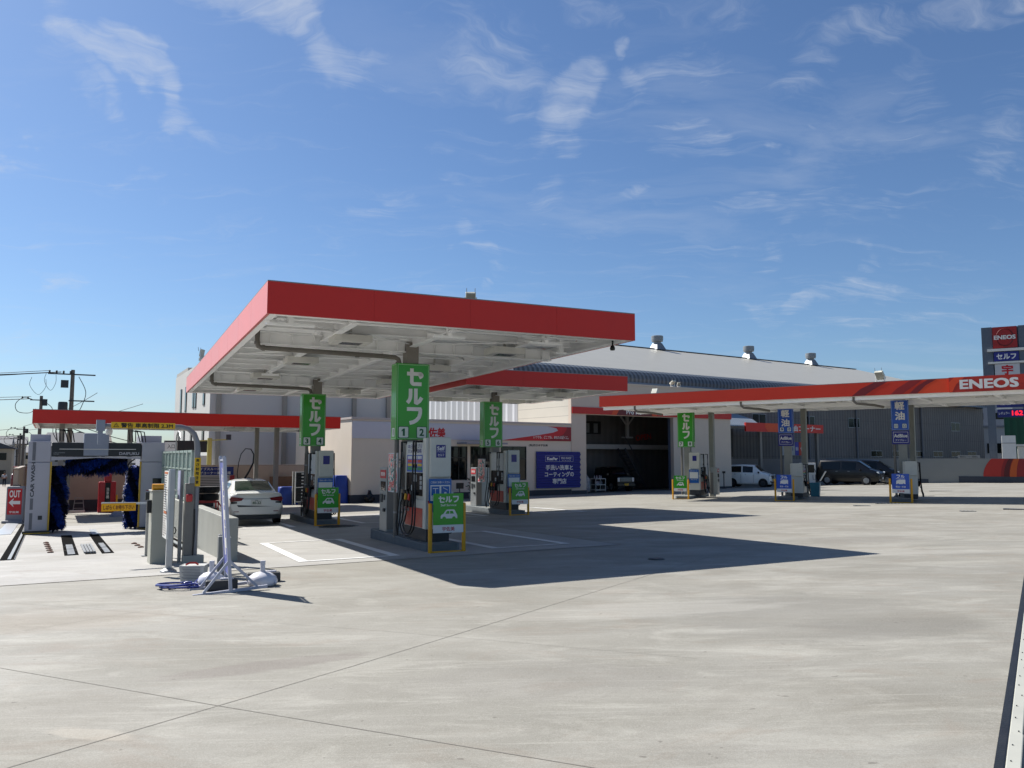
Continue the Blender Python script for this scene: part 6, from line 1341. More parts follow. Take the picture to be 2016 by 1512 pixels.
# ------------------------------------------------------------------ cars
m_cwhite = mat('car_white', '#fbfbf4', .22, var=0, coat=.8); m_cblack = mat('car_black', '#050506', .30, var=0, coat=.25); m_cglass = mat('car_glass', '#080b0d', .08, var=0, spec=.45)
m_rim = mat('rim_silver', '#9da0a3', .3, .7, var=0); m_lampr = mat('tail_lamp', '#7a1018', .15, var=.1, coat=.8); m_lampw = mat('head_lamp', '#c3cbd0', .1, var=0, coat=1)
def car(label, loc, az, paint, st, wheels, wr, extra, name='parked_car', cat='car', rimc=None, glasstint=None, gaps=()):
    """st: stations front to back along +x: (x, z_low, w_low, z_mid, w_mid, z_belt, w_belt, z_top, w_top, cabin?)"""
    t = thing(name, label, cat, loc, az)
    secs = []
    for (x, zl, wl_, zm, wm, zb, wb, ztp, wt, cab) in st:
        secs.append([(x, 0, zl), (x, wl_ * .85, zl), (x, wl_, zl + .08), (x, wm, zm), (x, (wm * .4 + wb * .6), zb - (zb - zm) * .25), (x, wb, zb), (x, wt, ztp - .04 if cab else ztp - .005), (x, wt * .72, ztp + (.01 if cab else .015)), (x, 0, ztp + .03)])
    n = len(secs[0]); mb = MB()
    for s in (1, -1):
        vs = [(p[0], p[1] * s, p[2]) for sc_ in secs for p in sc_]; o_ = len(mb.v)
        fs = [(k * n + q, k * n + q + 1, (k + 1) * n + q + 1, (k + 1) * n + q) for k in range(len(secs) - 1) for q in range(n - 1)] + [tuple(range(n)), tuple((len(secs) - 1) * n + q for q in range(n))]
        mb.add(vs, fs)
    me = bpy.data.meshes.new('body'); me.from_pydata([tuple(v) for v in mb.v], [], mb.f); me.materials.append(paint)
    bm = bmesh.new(); bm.from_mesh(me); bmesh.ops.remove_doubles(bm, verts=bm.verts, dist=.0005)
    inner = [f for f in bm.faces if all(abs(v.co.y) < .001 for v in f.verts)]
    if inner: bmesh.ops.delete(bm, geom=inner, context='FACES')
    bmesh.ops.recalc_face_normals(bm, faces=bm.faces); bm.to_mesh(me); bm.free()
    body = bpy.data.objects.new('body', me); COL.objects.link(body); body.parent = t
    md = body.modifiers.new('b', 'BEVEL'); md.width = .035; md.segments = 3; md.limit_method = 'ANGLE'; md.angle_limit = rad(22)
    for p in me.polygons: p.use_smooth = True
    # side glass and screens, a few millimetres proud of the body
    def off(P, d): return [Vector(p) + d for p in P]
    cabs = [k for k in range(len(st)) if st[k][9]]
    for s in (1, -1):
        for a, b in zip(cabs[:-1], cabs[1:]):
            A5, A6, B5, B6 = [Vector((q[0], q[1] * s, q[2])) for q in (secs[a][5], secs[a][6], secs[b][5], secs[b][6])]
            def L(P, Q, t_): return P.lerp(Q, t_)
            q = [L(L(A5, B5, .06), L(A6, B6, .06), .08), L(L(A5, B5, .95), L(A6, B6, .95), .08), L(L(A5, B5, .95), L(A6, B6, .95), .86), L(L(A5, B5, .06), L(A6, B6, .06), .86)]
            MB().add(off(q, Vector((0, s * .012, .004))), [(0, 1, 2, 3)]).build('side_window', m_cglass, t, fix=False)
    for (a, b, nm) in ((cabs[0] - 1, cabs[0], 'windscreen'), (cabs[-1], cabs[-1] + 1, 'rear_window')):
        lo, hi = (a, b) if nm == 'windscreen' else (b, a)
        LO, HI = secs[lo], secs[hi]; wlo = LO[6][1] * .88; whi = HI[6][1] * .90; zl_, zh_ = LO[7][2], HI[7][2]
        f0, f1 = .10, .92; p = []
        def P_(f, s): return Vector((LO[7][0] * (1 - f) + HI[7][0] * f, s * (wlo * (1 - f) + whi * f), zl_ * (1 - f) + zh_ * f))
        nrm = Vector((1 if nm == 'windscreen' else -1, 0, .8)).normalized() * .02
        q = [P_(f0, 1) + nrm, P_(f0, -1) + nrm, P_(f1, -1) + nrm, P_(f1, 1) + nrm]; c0 = P_(f0, 0) + nrm * 1.9; c1 = P_(f1, 0) + nrm * 1.9
        MB().add([q[0], c0, q[1], q[2], c1, q[3]], [(0, 1, 4, 5), (1, 2, 3, 4)]).build(nm, glasstint or m_cglass, t, fix=False)
    for wx in wheels:
        for s in (1, -1):
            wy = s * (st[len(st) // 2][4] - .10)
            aw_ = MB().cyl((wx, s * (st[len(st) // 2][4] - .06), wr + .01), (wx, s * (st[len(st) // 2][4] + .004), wr + .01), wr + .055, 24).build('wheel_arch', m_black, t)
            w = MB().cyl((wx, wy - s * .1, wr), (wx, wy + s * .115, wr), wr, 26).build('wheel', m_tyre, t, bevel=.02, smooth=True)
            mb = MB(); mb.cyl((wx, wy + s * .116, wr), (wx, wy + s * .120, wr), wr * .66, 20)
            for k in range(5):
                a = 2 * math.pi * k / 5; mb.bar((wx, wy + s * .128, wr), (wx + wr * .62 * math.cos(a), wy + s * .124, wr + wr * .62 * math.sin(a)), .05, .012)
            mb.build('rim', rimc or m_rim, w)
    for gx0 in gaps:         # shut lines between the doors
        for s in (1, -1):
            yy = s * (st[len(st) // 2][4] + .001); mb = MB(); ya, yb = sorted((yy, yy + s * .003)); mb.box(gx0, gx0 + .012, ya, yb, .30, .93); mb.build('door_gap', m_black, t)
    extra(t, st, secs)
    return t
# white sedan, tail to the camera
SED = [(4.77, .30, .60, .50, .72, .66, .70, .70, .60, 0), (4.68, .22, .74, .50, .84, .70, .82, .76, .70, 0), (4.0, .20, .82, .50, .895, .80, .86, .90, .74, 0), (3.45, .20, .82, .50, .898, .88, .86, .98, .74, 0),
       (2.75, .20, .82, .5, .898, .92, .84, 1.40, .58, 1), (2.1, .20, .82, .5, .898, .93, .84, 1.435, .60, 1), (1.35, .2, .82, .5, .898, .95, .84, 1.40, .58, 1), (.62, .2, .82, .52, .895, .98, .82, 1.05, .70, 0), (.16, .22, .80, .55, .87, 1.00, .80, 1.05, .70, 0), (.05, .30, .76, .60, .84, .94, .78, .99, .66, 0), (0, .36, .70, .62, .82, .80, .76, .84, .66, 0)]
def sedan_extra(t, st, secs):
    for s in (1, -1):
        mb = MB(); mb.prism([(s * .80, .76), (s * .46, .80), (s * .40, .88), (s * .78, .93), (s * .835, .86)], 'x', -.025, .10); tl = mb.build('tail_lamp', m_lampr, t, bevel=.01)
        MB().prism([(s * .79, .70), (s * .60, .715), (s * .60, .76), (s * .79, .765)], 'x', -.012, .06).build('reflector', m_black, tl)
        MB().obox((2.95, s * .97, 1.0), .10, .16, .12).build('door_mirror', m_cwhite, t, bevel=.03)
        MB().box(-.012, .05, s * .62 - .08, s * .62 + .08, .44, .462).build('reflex', m_lampr, t)
        MB().cyl((.02, s * .52, .28), (-.02, s * .52, .28), .055, 12).build('tailpipe', m_dark, t)
    MB().prism([(-.56, .60), (.56, .60), (.60, .66), (.60, .66)], 'x', -.006, -.004 + .001).build('boot_crease', m_dark, t)
    mb = MB(); mb.box(-.05, .1, -.62, .62, 1.005, 1.035); mb.build('boot_lip', m_cwhite, t, bevel=.012)
    mb = MB(); mb.box(-.014, .03, -.60, .60, .845, .862); mb.build('chrome_strip', m_rim, t)
    pl = MB().box(-.035, .0, -.165, .165, .665, .83).build('number_plate', m_white, t)
    text('40-22', (-.037, -.0, .725), .27, .085, mat('plate_green', '#1c5a3a', .5, var=0), pl, 'L', bold=.03); text('300', (-.037, 0, .80), .10, .03, mat('plate_green', '#1c5a3a', .5, var=0), pl, 'L', bold=.02)
    MB().box(-.01, .2, -.78, .78, .20, .34).build('lower_valance', m_dark, t, bevel=.02)
    MB().box(.25, .40, -.45, .45, 1.07, 1.12)
    mb = MB(); mb.box(1.25, 1.4, .30, .48, 1.05, 1.12); mb.build('tissue_box', m_white, t)
x, y = FM.xy(1.78, 12.75); car('white sedan parked tail-on in the bay left of island 3 and 4', (x, y, gz(x, y)), FM.az + 90, m_cwhite, SED, (.98, 3.82), .325, sedan_extra, glasstint=mat('rear_glass_green', '#2b3a30', .08, var=.15, spec=.7, coat=.3))
# white kei wagon
KEI = [(3.39, .26, .55, .45, .66, .68, .66, .74, .56, 0), (3.33, .2, .66, .45, .72, .78, .70, .86, .60, 0), (3.0, .18, .70, .5, .738, .96, .71, 1.04, .60, 0), (2.72, .18, .70, .5, .738, 1.0, .715, 1.08, .60, 0),
       (2.15, .18, .70, .5, .738, 1.02, .71, 1.62, .58, 1), (1.3, .18, .70, .5, .738, 1.03, .71, 1.67, .60, 1), (.25, .18, .70, .5, .735, 1.05, .70, 1.62, .58, 1), (.06, .24, .68, .5, .72, 1.0, .69, 1.06, .62, 0), (0, .3, .62, .5, .70, .8, .68, .9, .6, 0)]
def kei_extra(t, st, secs):
    for s in (1, -1):
        MB().prism([(s * .70, .80), (s * .38, .76), (s * .36, .86), (s * .68, .96)], 'x', 3.28, 3.375).build('headlight', m_lampw, t, bevel=.01)
        MB().obox((2.55, s * .80, 1.08), .10, .15, .14).build('door_mirror', m_black, t, bevel=.03)
        MB().prism([(s * .66, .36), (s * .50, .36), (s * .50, .46), (s * .66, .48)], 'x', 3.30, 3.40).build('fog_lamp_bay', m_black, t)
    MB().box(3.34, 3.405, -.36, .36, .62, .86).build('grille', m_black, t, bevel=.01); MB().box(3.40, 3.412, -.05, .05, .72, .79).build('emblem', m_rim, t)
    MB().box(3.36, 3.41, -.45, .45, .26, .42).build('lower_grille', m_black, t, bevel=.01)
    MB().box(3.412, 3.425, -.165, .165, .46, .60).build('number_plate', mat('plate_yellow', '#d8a41c', .5, var=.05), t)
    mb = MB(); mb.box(1.5, 1.62, -.742, -.738, .93, .96); mb.box(.7, .82, -.742, -.738, .93, .96); mb.build('door_handles', m_rim, t)
x, y = 19.45, 61.0; a = rad(-33); car('white kei wagon with a yellow plate emerging right of the tall workshop', (x - 3.39 * math.cos(a), y - 3.39 * math.sin(a), gz(x, y)), -33, m_cwhite, KEI, (.55, 2.85), .29, kei_extra, rimc=m_dark, gaps=(1.2, 2.15))
# black minivan
VAN = [(4.69, .26, .66, .45, .78, .74, .78, .82, .62, 0), (4.60, .2, .80, .48, .84, .88, .80, .96, .66, 0), (4.25, .18, .82, .5, .848, 1.0, .82, 1.10, .68, 0), (4.0, .18, .82, .5, .848, 1.04, .82, 1.16, .68, 0),
       (3.05, .18, .82, .5, .848, 1.06, .82, 1.80, .66, 1), (1.9, .18, .82, .5, .848, 1.07, .82, 1.87, .68, 1), (.30, .18, .82, .5, .845, 1.08, .81, 1.84, .67, 1), (.06, .24, .80, .5, .83, 1.05, .80, 1.2, .72, 0), (0, .3, .74, .5, .80, .85, .78, .95, .7, 0)]
def van_extra(t, st, secs):
    for s in (1, -1):
        MB().prism([(s * .80, .86), (s * .42, .74), (s * .36, .80), (s * .78, .99)], 'x', 4.50, 4.66).build('headlight', m_lampw, t, bevel=.01)
        MB().obox((3.35, s * .93, 1.12), .12, .16, .14).build('door_mirror', m_cblack, t, bevel=.03)
        MB().box(4.56, 4.69, s * .62 - .1, s * .62 + .1, .34, .42).build('fog_lamp', m_lampw, t)
    MB().box(4.62, 4.70, -.40, .40, .60, .78).build('grille', mat('grille_chrome', '#6c7076', .3, .7, var=.3, scale=20), t, bevel=.01)
    MB().box(4.70, 4.715, -.165, .165, .42, .57).build('number_plate', m_white, t)
    mb = MB(); mb.box(2.4, 2.56, -.855, -.848, .98, 1.01); mb.box(1.5, 1.66, -.855, -.848, .98, 1.01); mb.build('door_handles', m_rim, t)
x, y = 27.9, 61.6; a = rad(-40); car('black minivan parked before the right boundary wall', (x - 4.69 * math.cos(a), y - 4.69 * math.sin(a), gz(x, y)), -40, m_cblack, VAN, (.85, 3.75), .32, van_extra)
x, y = 30.2, 63.4; a = rad(-32); car('second black car half hidden behind the black minivan', (x - 4.69 * math.cos(a), y - 4.69 * math.sin(a), gz(x, y)), -32, m_cblack, VAN, (.85, 3.75), .32, van_extra)
# black off-roader in the bay
JEP = [(3.5, .42, .55, .6, .66, .95, .64, 1.0, .6, 0), (3.42, .36, .66, .6, .72, 1.0, .68, 1.05, .62, 0), (2.6, .34, .68, .6, .73, 1.05, .69, 1.10, .62, 0), (2.45, .34, .68, .6, .73, 1.06, .69, 1.12, .62, 0),
       (2.1, .34, .68, .6, .73, 1.08, .69, 1.66, .60, 1), (1.2, .34, .68, .6, .73, 1.08, .69, 1.70, .60, 1), (.12, .34, .68, .6, .73, 1.08, .69, 1.66, .60, 1), (.02, .36, .68, .6, .72, 1.0, .68, 1.1, .6, 0), (0, .4, .66, .6, .70, .9, .66, 1, .6, 0)]
def jeep_extra(t, st, secs):
    for s in (1, -1):
        MB().box(3.44, 3.515, s * .56 - .08, s * .56 + .08, .70, .97).build('headlight', m_lampw, t, bevel=.01); MB().obox((2.35, s * .8, 1.18), .1, .14, .16).build('door_mirror', m_cblack, t, bevel=.02)
    mb = MB()
    for k in range(5): mb.box(3.49, 3.512, -.42, .42, .72 + .05 * k, .735 + .05 * k)
    mb.build('grille_bars', m_rim, t)
    MB().box(3.46, 3.60, -.70, .70, .38, .56).build('bumper', m_cblack, t, bevel=.02); MB().box(3.60, 3.612, -.165, .165, .44, .58).build('number_plate', mat('plate_yellow', '#d8a41c', .5, var=.05), t)
x, y = FS.xy(20.6, 1.2); a = rad(FS.az - 90 - 12); car('black off-roader standing nose-out in the dark service bay', (x - 3.4 * math.cos(a), y - 3.4 * math.sin(a), -.70), FS.az - 90 - 12, m_cblack, JEP, (.7, 2.75), .36, jeep_extra)
t = thing('pole_bracket', 'thin black stand between the payment pillar and the white wagon', 'stand', FS.g(28.6, -.5), 0); MB().cyl((0, 0, 0), (0, 0, 1.2), .035, 8).build('pole', m_black, t); MB().box(-.1, .1, -.08, .08, 1.1, 1.25).build('head', m_black, t); MB().lathe([(.2, 0), (.18, .05)], n=12).build('foot', m_black, t)

# ------------------------------------------------------------------ right boundary wall with flame graphic
FR = Frame(26.6, 67.5, -28)
rw = thing('boundary_wall', 'grey-green wall with a red and orange flame graphic at the far right', 'wall', (FR.o.x, FR.o.y, 0), FR.az)
mb = MB(); wallseg(mb, FR, (-.6, .1), (24, .1), .2, -.1, 1.60); mb.build('wall', mat('rwall_grey', '#8a8c88', .7, var=.05, scale=.5, bump=.05), rw)
mb = MB()
for a, b in ((2.0, 6.9), (9.0, 24.0)): wallseg(mb, FR, (a, -.02), (b, -.02), .03, -.1, (gzf(FR, a, 0) + gzf(FR, b, 0)) / 2 + .38)
mb.build('plinth', mat('rw_plinth', '#3c424c', .7, var=.08), rw)
def arcs(c, r, z, zz, n=10): return [(c - r * math.cos(math.asin(min(1, (z0 - z) / zz))), z0) for z0 in [z + (1.585 - z) * k / n for k in range(n + 1)]]
zb_ = .20; base = arcs(12.75, 2.1, zb_, 2.0); hi_ = [(24, 1.585), (24, zb_)]
MB().prism(base + hi_, 'y', -.012, -.001).build('flame_red', mat('flame_r1', '#8e1c1e', .5, var=.03), rw)
def band(c0, r0, c1, r1, m, yo, nm):
    A_ = arcs(c0, r0, zb_, 2.0); B_ = arcs(c1, r1, zb_, 2.0); MB().prism(A_ + B_[::-1], 'y', yo - .006, yo).build(nm, m, rw)
band(12.75, 2.1, 13.05, 1.25, mat('flame_r2', '#b02a20', .5, var=.03), -.013, 'flame_band'); band(13.35, 1.35, 13.45, 1.12, mat('flame_r3', '#5c1418', .5, var=.03), -.0205, 'flame_band'); band(13.5, 1.12, 13.6, .78, mat('flame_r4', '#c2561c', .5, var=.03), -.028, 'flame_band')
text('ENEOS', (14.85, -.03, 1.22), 2.3, .34, m_letter, rw, bold=.045); text('株式会社 西日本', (15.2, -.03, .9), 1.6, .14, m_letter, rw, bold=.01)
mb = MB(); mb.box(9.0, 10.5, -.04, -.001, 1.62, 1.85); pl_ = mb.build('name_plate', mat('plate_grey', '#8d8f8c', .5, var=.05), rw); text('軽油ローリー荷卸口', (9.75, -.044, 1.73), 1.2, .12, mat('ink', '#1a1718', .5, var=0), pl_)
# sign tower
TW = Frame(40.77, 70.0, -30.6)
tw = thing('sign_tower', 'tall dark double-post price tower with red, blue and white panels at right edge', 'sign tower', (TW.o.x, TW.o.y, 0), TW.az)
m_tw = mat('tower_grey', '#5f6874', .45, .2, var=.06)
mb = MB(); mb.box(0, .80, 0, .6, 6.3, 12.9); mb.box(2.72, 3.6, 0, .6, 6.3, 12.9); mb.box(.80, 2.72, .3, .6, 6.4, 12.88); mb.build('frame', m_tw, tw)
mb = MB(); mb.box(.15, .75, .05, .55, -.5, 6.3); mb.build('leg', m_tw, tw); mb = MB(); mb.box(2.8, 3.4, .05, .55, -.5, 6.3); mb.build('leg', m_tw, tw)
q = MB().box(.83, 2.62, -.12, .28, 11.02, 12.86).build('red_panel', mat('tower_red', '#a51e1c', .4, var=.04), tw)
ring = MB(); ring.tube([(1.72 + .62 * math.cos(a_), -.13, 11.94 + .74 * math.sin(a_)) for a_ in [6.2832 * k / 28 for k in range(28)]], .05, 6, closed=True); ring.build('ring', mat('ring_dark_red', '#6e1416', .4, var=0), q)
text('ENEOS', (1.72, -.19, 11.94), 1.6, .36, m_letter, q, bold=.045)
MB().box(.38, 3.5, -.2, .28, 10.76, 10.98).build('light_trough', m_white, tw); q = MB().box(.85, 2.68, -.1, .28, 9.90, 10.70).build('blue_panel', m_navy, tw); text('セルフ', (1.76, -.104, 10.30), 1.45, .48, m_letter, q, bold=.04)
MB().box(.40, 3.5, -.2, .28, 9.70, 9.86).build('light_trough', m_white, tw); q = MB().box(.88, 2.70, -.1, .28, 8.62, 9.66).build('white_panel', mat('tower_white', '#c9c9cb', .4, var=.03), tw); text('宇', (1.8, -.104, 9.14), .84, .84, m_letred, q, bold=.05)
MB().box(.88, 2.7, -.1, .28, 7.4, 8.5).build('blue_panel', m_blue, tw)
q = MB().box(.88, 3.5, -.1, .28, 5.95, 6.6).build('price_panel', mat('price_navy', '#14206e', .4, var=.03), tw); text('軽油', (1.5, -.104, 6.3), .8, .34, m_letter, q)
MB().box(.85, 2.0, -.2, .2, 5.80, 5.90).build('light_trough', m_white, tw)
q = MB().box(.9, 3.5, -.1, .28, 5.1, 5.76).build('price_panel', mat('price_navy', '#14206e', .4, var=.03), tw); text('レギュラー', (1.4, -.104, 5.44), .8, .24, m_letter, q)
text('162', (2.35, -.104, 5.44), .8, .42, mat('led_red', '#ff2038', .5, var=0, emit=.7), q, bold=.04, name='price_digits')

# beyond the right wall
def house(F, label, w, d, h, roof, wallm, roofm, name='house', floors=2, z0=None, cols=3, cat='house', group=None, rh=1.6):
    x, y = F.xy(0, 0); zz = gz(x, y) if z0 is None else z0
    t = thing(name, label, cat, (x, y, zz), F.az, group)
    MB().box(0, w, 0, d, -1.5, h).build('wall', wallm, t)
    if roof == 'gable': MB().prism([(-.4, h), (w + .4, h), (w + .4, h + .12), (w / 2, h + rh), (-.4, h + .12)], 'y', -.4, d + .4).build('roof', roofm, t)
    elif roof == 'side': MB().prism([(-.4, h), (d + .4, h), (d + .4, h + .12), (d / 2, h + rh), (-.4, h + .12)], 'x', -.4, w + .4).build('roof', roofm, t)
    elif roof == 'none': pass
    else: MB().box(-.15, w + .15, -.15, d + .15, h + .001, h + .25).build('roof', roofm, t)
    for f in range(floors):
        for c in range(cols):
            cx = w * (c + .5) / cols; cz = h * (f + .55) / floors; ww = min(1.6, w / cols * .5); hh = min(1.2, h / floors * .42)
            q = MB().box(cx - ww / 2, cx + ww / 2, -.05, -.002, cz - hh / 2, cz + hh / 2).build('window', m_winframe, t); MB().box(cx - ww / 2 + .06, cx + ww / 2 - .06, -.056, -.052, cz - hh / 2 + .06, cz + hh / 2 - .06).build('pane', m_glass, q)
    return t
m_h1 = mat('house_cream', '#b5aa98', .8, var=.08, scale=.6); m_h2 = mat('house_grey', '#8d8f94', .8, var=.08, scale=.6); m_h3 = mat('house_white', '#c4c4c2', .8, var=.06, scale=.6); m_r1 = mat('roof_dark', '#4a4d55', .7, var=.15, scale=2); m_r2 = mat('roof_brown', '#5c4c40', .7, var=.15, scale=2)
ap = house(Frame(69.5, 124, -28), 'grey apartment block with rows of dark windows far behind the right wall', 22, 10, 11.5, 'flat', mat('apart_grey', '#8c929c', .8, var=.04), m_h2, 'apartment_block', 5, cols=8, cat='apartment block')
house(Frame(57.4, 100, -28), 'pale low shop building behind the sign tower leg', 9, 6, 5.6, 'flat', m_h3, m_h2, 'shop', 1, cols=3, cat='building')
t = thing('hoarding', 'dark green panel wall beyond the right boundary wall', 'hoarding', (49.6, 82, -.5), -30); MB().box(0, 16, 0, .3, 0, 6.4).build('panel', ribbed('green_sheet', '#0f5038', .6, 'X', .6, 0, .3, .05, .8), t)
t = thing('white_pillar', 'square white pillar behind the right wall beside the tower leg', 'pillar', (40.85, 68.0, -.4), -30); MB().box(0, 1.0, 0, .8, 0, 3.9).build('shaft', m_white, t); MB().box(-.02, 1.02, -.02, .82, 3.25, 3.3).build('band', m_steel, t)
t = thing('white_cabinet', 'white cabinet between the pillar and the silver tank, behind the wall', 'cabinet', (42.4, 68.4, -.3), -30); MB().box(0, 1.1, 0, 1, .0, 2.9).build('body', m_white, t); MB().box(-.2, 3.4, -.2, 1.2, 2.92, 3.08).build('slab', m_white, t)
t = thing('storage_tank', 'silver round tank with two vent pipes behind the far right wall', 'tank', (44.9, 68.6, -.3), 0); mb = MB(); mb.lathe([(1.45, 0), (1.5, .05), (1.5, 2.5), (1.45, 2.6), (.3, 2.75)], n=30); mb.build('shell', m_steel, t, smooth=True)
mb = MB(); mb.tube([(-1.4, 0, 2.6), (-1.3, 0, 3.2), (-1.15, 0, 3.7)], .07, 8); mb.tube([(-.7, 0, 2.6), (-.6, 0, 3.2), (-.45, 0, 3.75)], .07, 8); mb.build('vent_pipes', mat('vent_green_grey', '#8ea39a', .5, var=.05), t)
t = thing('light_mast', 'thick pale pole rising behind the right wall', 'pole', (47.3, 74, -.3), 0); MB().cyl((0, 0, 0), (-.5, 0, 7.2), .22, 14, .18).build('pole', m_white, t)

# ------------------------------------------------------------------ white works building at the back left
FB = Frame(-19.35, 52.0, 29.4)
fb_ = thing('office_building', 'large pale three-storey works building behind the left canopies', 'building', (FB.o.x, FB.o.y, 0), FB.az)
m_fb = mat('works_white', '#cac8c2', .65, var=.03, scale=.4); m_fbs = mat('works_side', '#e2e3e4', .65, var=.02, scale=.4); m_fbg = mat('works_beige', '#b3afa8', .7, var=.03)
mb = MB(); mb.box(0, 12.6, 0, 4.0, -1.6, 8.15); mb.box(0, 3.0, 4.0, 17.2, -1.6, 8.15); mb.build('near_block', m_fb, fb_); MB().box(.9, 6.0, 17.2, 24.2, -1.6, 9.1).build('stair_block', m_fbg, fb_); MB().box(1.4, 3.0, 2.0, 17.19, 8.15, 9.0).build('upper_block', m_fbs, fb_)
MB().box(-.05, 12.65, -.05, 4.05, 8.151, 8.26).build('parapet_cap', m_winframe if 0 else mat('cap_grey', '#8e949c', .5, var=.03), fb_)
mb = MB(); mb.box(-.04, -.002, .1, 17.1, 4.05, 4.15); mb.box(-.04, -.002, .1, 17.1, 1.35, 1.43); mb.build('string_course', mat('cap_grey', '#8e949c', .5, var=.03), fb_)
for (v, z, hh) in ((2.3, 6.1, 2.0), (6.0, 6.1, 2.0), (7.0, 6.1, 1.9), (10.8, 6.0, 1.9), (13.5, 6.0, 1.9), (2.2, 2.9, 1.5), (7.5, 2.9, 1.5), (11.2, 2.9, 1.5), (14, 2.9, 1.5), (3.5, .1, 1.4)):
    q = MB().box(-.06, -.002, v - .35, v + .35, z - hh / 2, z + hh / 2).build('window', m_winframe, fb_); MB().box(-.066, -.062, v - .28, v + .28, z - hh / 2 + .07, z + hh / 2 - .07).build('pane', m_glass, q)
for (v, z) in ((18.6, 5.9), (21.6, 5.9), (18.6, 2.7), (21.6, 2.7)):
    q = MB().box(.84, .898, v - .3, v + .3, z - .9, z + .9).build('window', m_winframe, fb_); MB().box(.833, .838, v - .24, v + .24, z - .83, z + .83).build('pane', m_glass, q)
text('製作所本社', (.89, 21.6, 8.35), 3.6, .5, mat('ink_green', '#1f4a50', .5, var=0), fb_, 'L', bold=.03, name='company_sign')
mb = MB()
for u in (.4, 4.6, 9.4, 11.9): mb.box(u, u + .28, -.2, -.002, -1.5, 7.9)
mb.build('pilasters', mat('pilaster_grey', '#9c978c', .6, var=.03), fb_)
t = thing('sign_box', 'dark rectangular box sign beside the pale works building, white end', 'sign', (-20.9, 49.0, 0), 10); q = MB().box(0, 2.6, 0, .8, 1.95, 2.65).build('box', m_winframe, t); MB().box(.04, .75, -.012, -.001, 2.02, 2.56).build('white_end', m_white, q); text('入口', (.4, -.016, 2.3), .42, .25, m_dark, q)
t = thing('low_white_wall', 'bright low white porch block under the works building', 'wall', (-21.2, 49.5, -1.1), 29.4); MB().box(0, 2.9, 0, .6, 0, 2.85).build('block', m_fbs, t)
t = thing('lamp_post', 'yellow pole with a crossbar and small camera before the works building', 'pole', (-16.9, 45.6, gz(-16.9, 45.6)), 0); MB().cyl((0, 0, 0), (0, 0, 3.7), .13, 10).build('pole', mat('pole_yellow', '#b8b060', .5, var=.06), t, smooth=True); mb = MB(); mb.bar((-.6, 0, 3.55), (1.0, 0, 3.62), .06); mb.build('crossbar', mat('pole_yellow', '#b8b060', .5, var=.06), t); MB().obox((1.05, 0, 3.75), .25, .12, .3).build('camera', m_dark, t)

# ------------------------------------------------------------------ street at the far left
hs = [(-11, 92, 7, 9, 4.6, 'gable', m_h1, m_r1, 'cream house with dark gable, first beyond the street on the left'), (-12, 108, 7, 10, 5.2, 'side', m_h2, m_r1, 'grey house with dark roof, second on the left of the street'), (-13, 128, 8, 9, 5.0, 'gable', m_h3, m_r2, 'white house with brown roof farther down the left of the street'), (-13, 150, 9, 10, 6.0, 'side', m_h1, m_r1, 'cream house near the end of the left side of the street'),
      (.6, 58, 5, 7, 4.4, 'side', m_h2, m_r1, 'dark-roofed grey house right of the street, just over the wash tower'), (.3, 84, 7, 9, 5.0, 'side', m_h1, m_r2, 'cream house with brown roof right of the street'), (.5, 112, 8, 9, 6.0, 'gable', m_h3, m_r1, 'white house with dark gable far along the right of the street'), (.5, 140, 8, 10, 5.4, 'side', m_h2, m_r2, 'grey house at the far end of the right side of the street')]
for (u, v, w, d, h, rf, wm, rm, lb) in hs:
    x, y = FW.xy(u, v); house(Frame(x, y, FW.az), lb, w, d, h, rf, wm, rm, group='houses along the side street')
for (u, v, w, d, h, lb) in ((4.5, 36, 9, 8, 2.6, 'dark-roofed shed behind the low left canopy'), ):
    x, y = FW.xy(u, v); house(Frame(x, y, FW.az), lb, w, d, h, 'side', m_h2, m_r1, 'shed', 1, cols=4, cat='shed', rh=1.2)
x, y = FW.xy(9.5, 56); sd = house(Frame(x, y, FW.az), 'broad pale hall with low grey gable behind the arch board', 12, 14, 2.6, 'gable', m_h3, mat('hall_roof', '#7b7c80', .6, var=.05), 'hall', 1, cols=3, cat='hall', rh=1.9)
for k in range(2): pass
t = thing('red_shutter', 'dark red panel standing at the street edge left of the beige wall', 'panel', FW.g(-.53, 3.4), FW.az); MB().box(-.14, .0, 0, 1.2, 0, 2.15).build('panel', mat('shutter_red', '#7c1c26', .6, var=.08), t)
t = thing('parked_car', 'small dark red car far down the side street', 'car', FW.g(-2.4, 70), FW.az + 90); mb = MB(); mb.prism([(0, .3), (3.6, .3), (3.6, .8), (2.8, .95), (2.2, 1.5), (.5, 1.5), (0, 1.0)], 'y', -.75, .75); mb.build('body', mat('far_red', '#6e1f22', .3, var=0, coat=.5), t, bevel=.06); MB().box(.45, 2.3, -.76, .76, 1.0, 1.38).build('side_glass', m_cglass, t)
for wx in (.7, 2.9): MB().cyl((wx, -.77, .3), (wx, .77, .3), .3, 14).build('wheels', m_tyre, t)
t = thing('parked_car', 'grey car behind the red one on the side street', 'car', FW.g(-2.6, 79), FW.az + 90); mb = MB(); mb.prism([(0, .3), (4.2, .3), (4.2, .8), (3.2, .95), (2.5, 1.45), (.8, 1.45), (0, 1.0)], 'y', -.8, .8); mb.build('body', mat('far_grey', '#5b6068', .3, .3, var=0, coat=.5), t, bevel=.06); MB().box(.8, 2.7, -.81, .81, .98, 1.34).build('side_glass', m_cglass, t)
for wx in (.8, 3.3): MB().cyl((wx, -.82, .32), (wx, .82, .32), .32, 14).build('wheels', m_tyre, t)
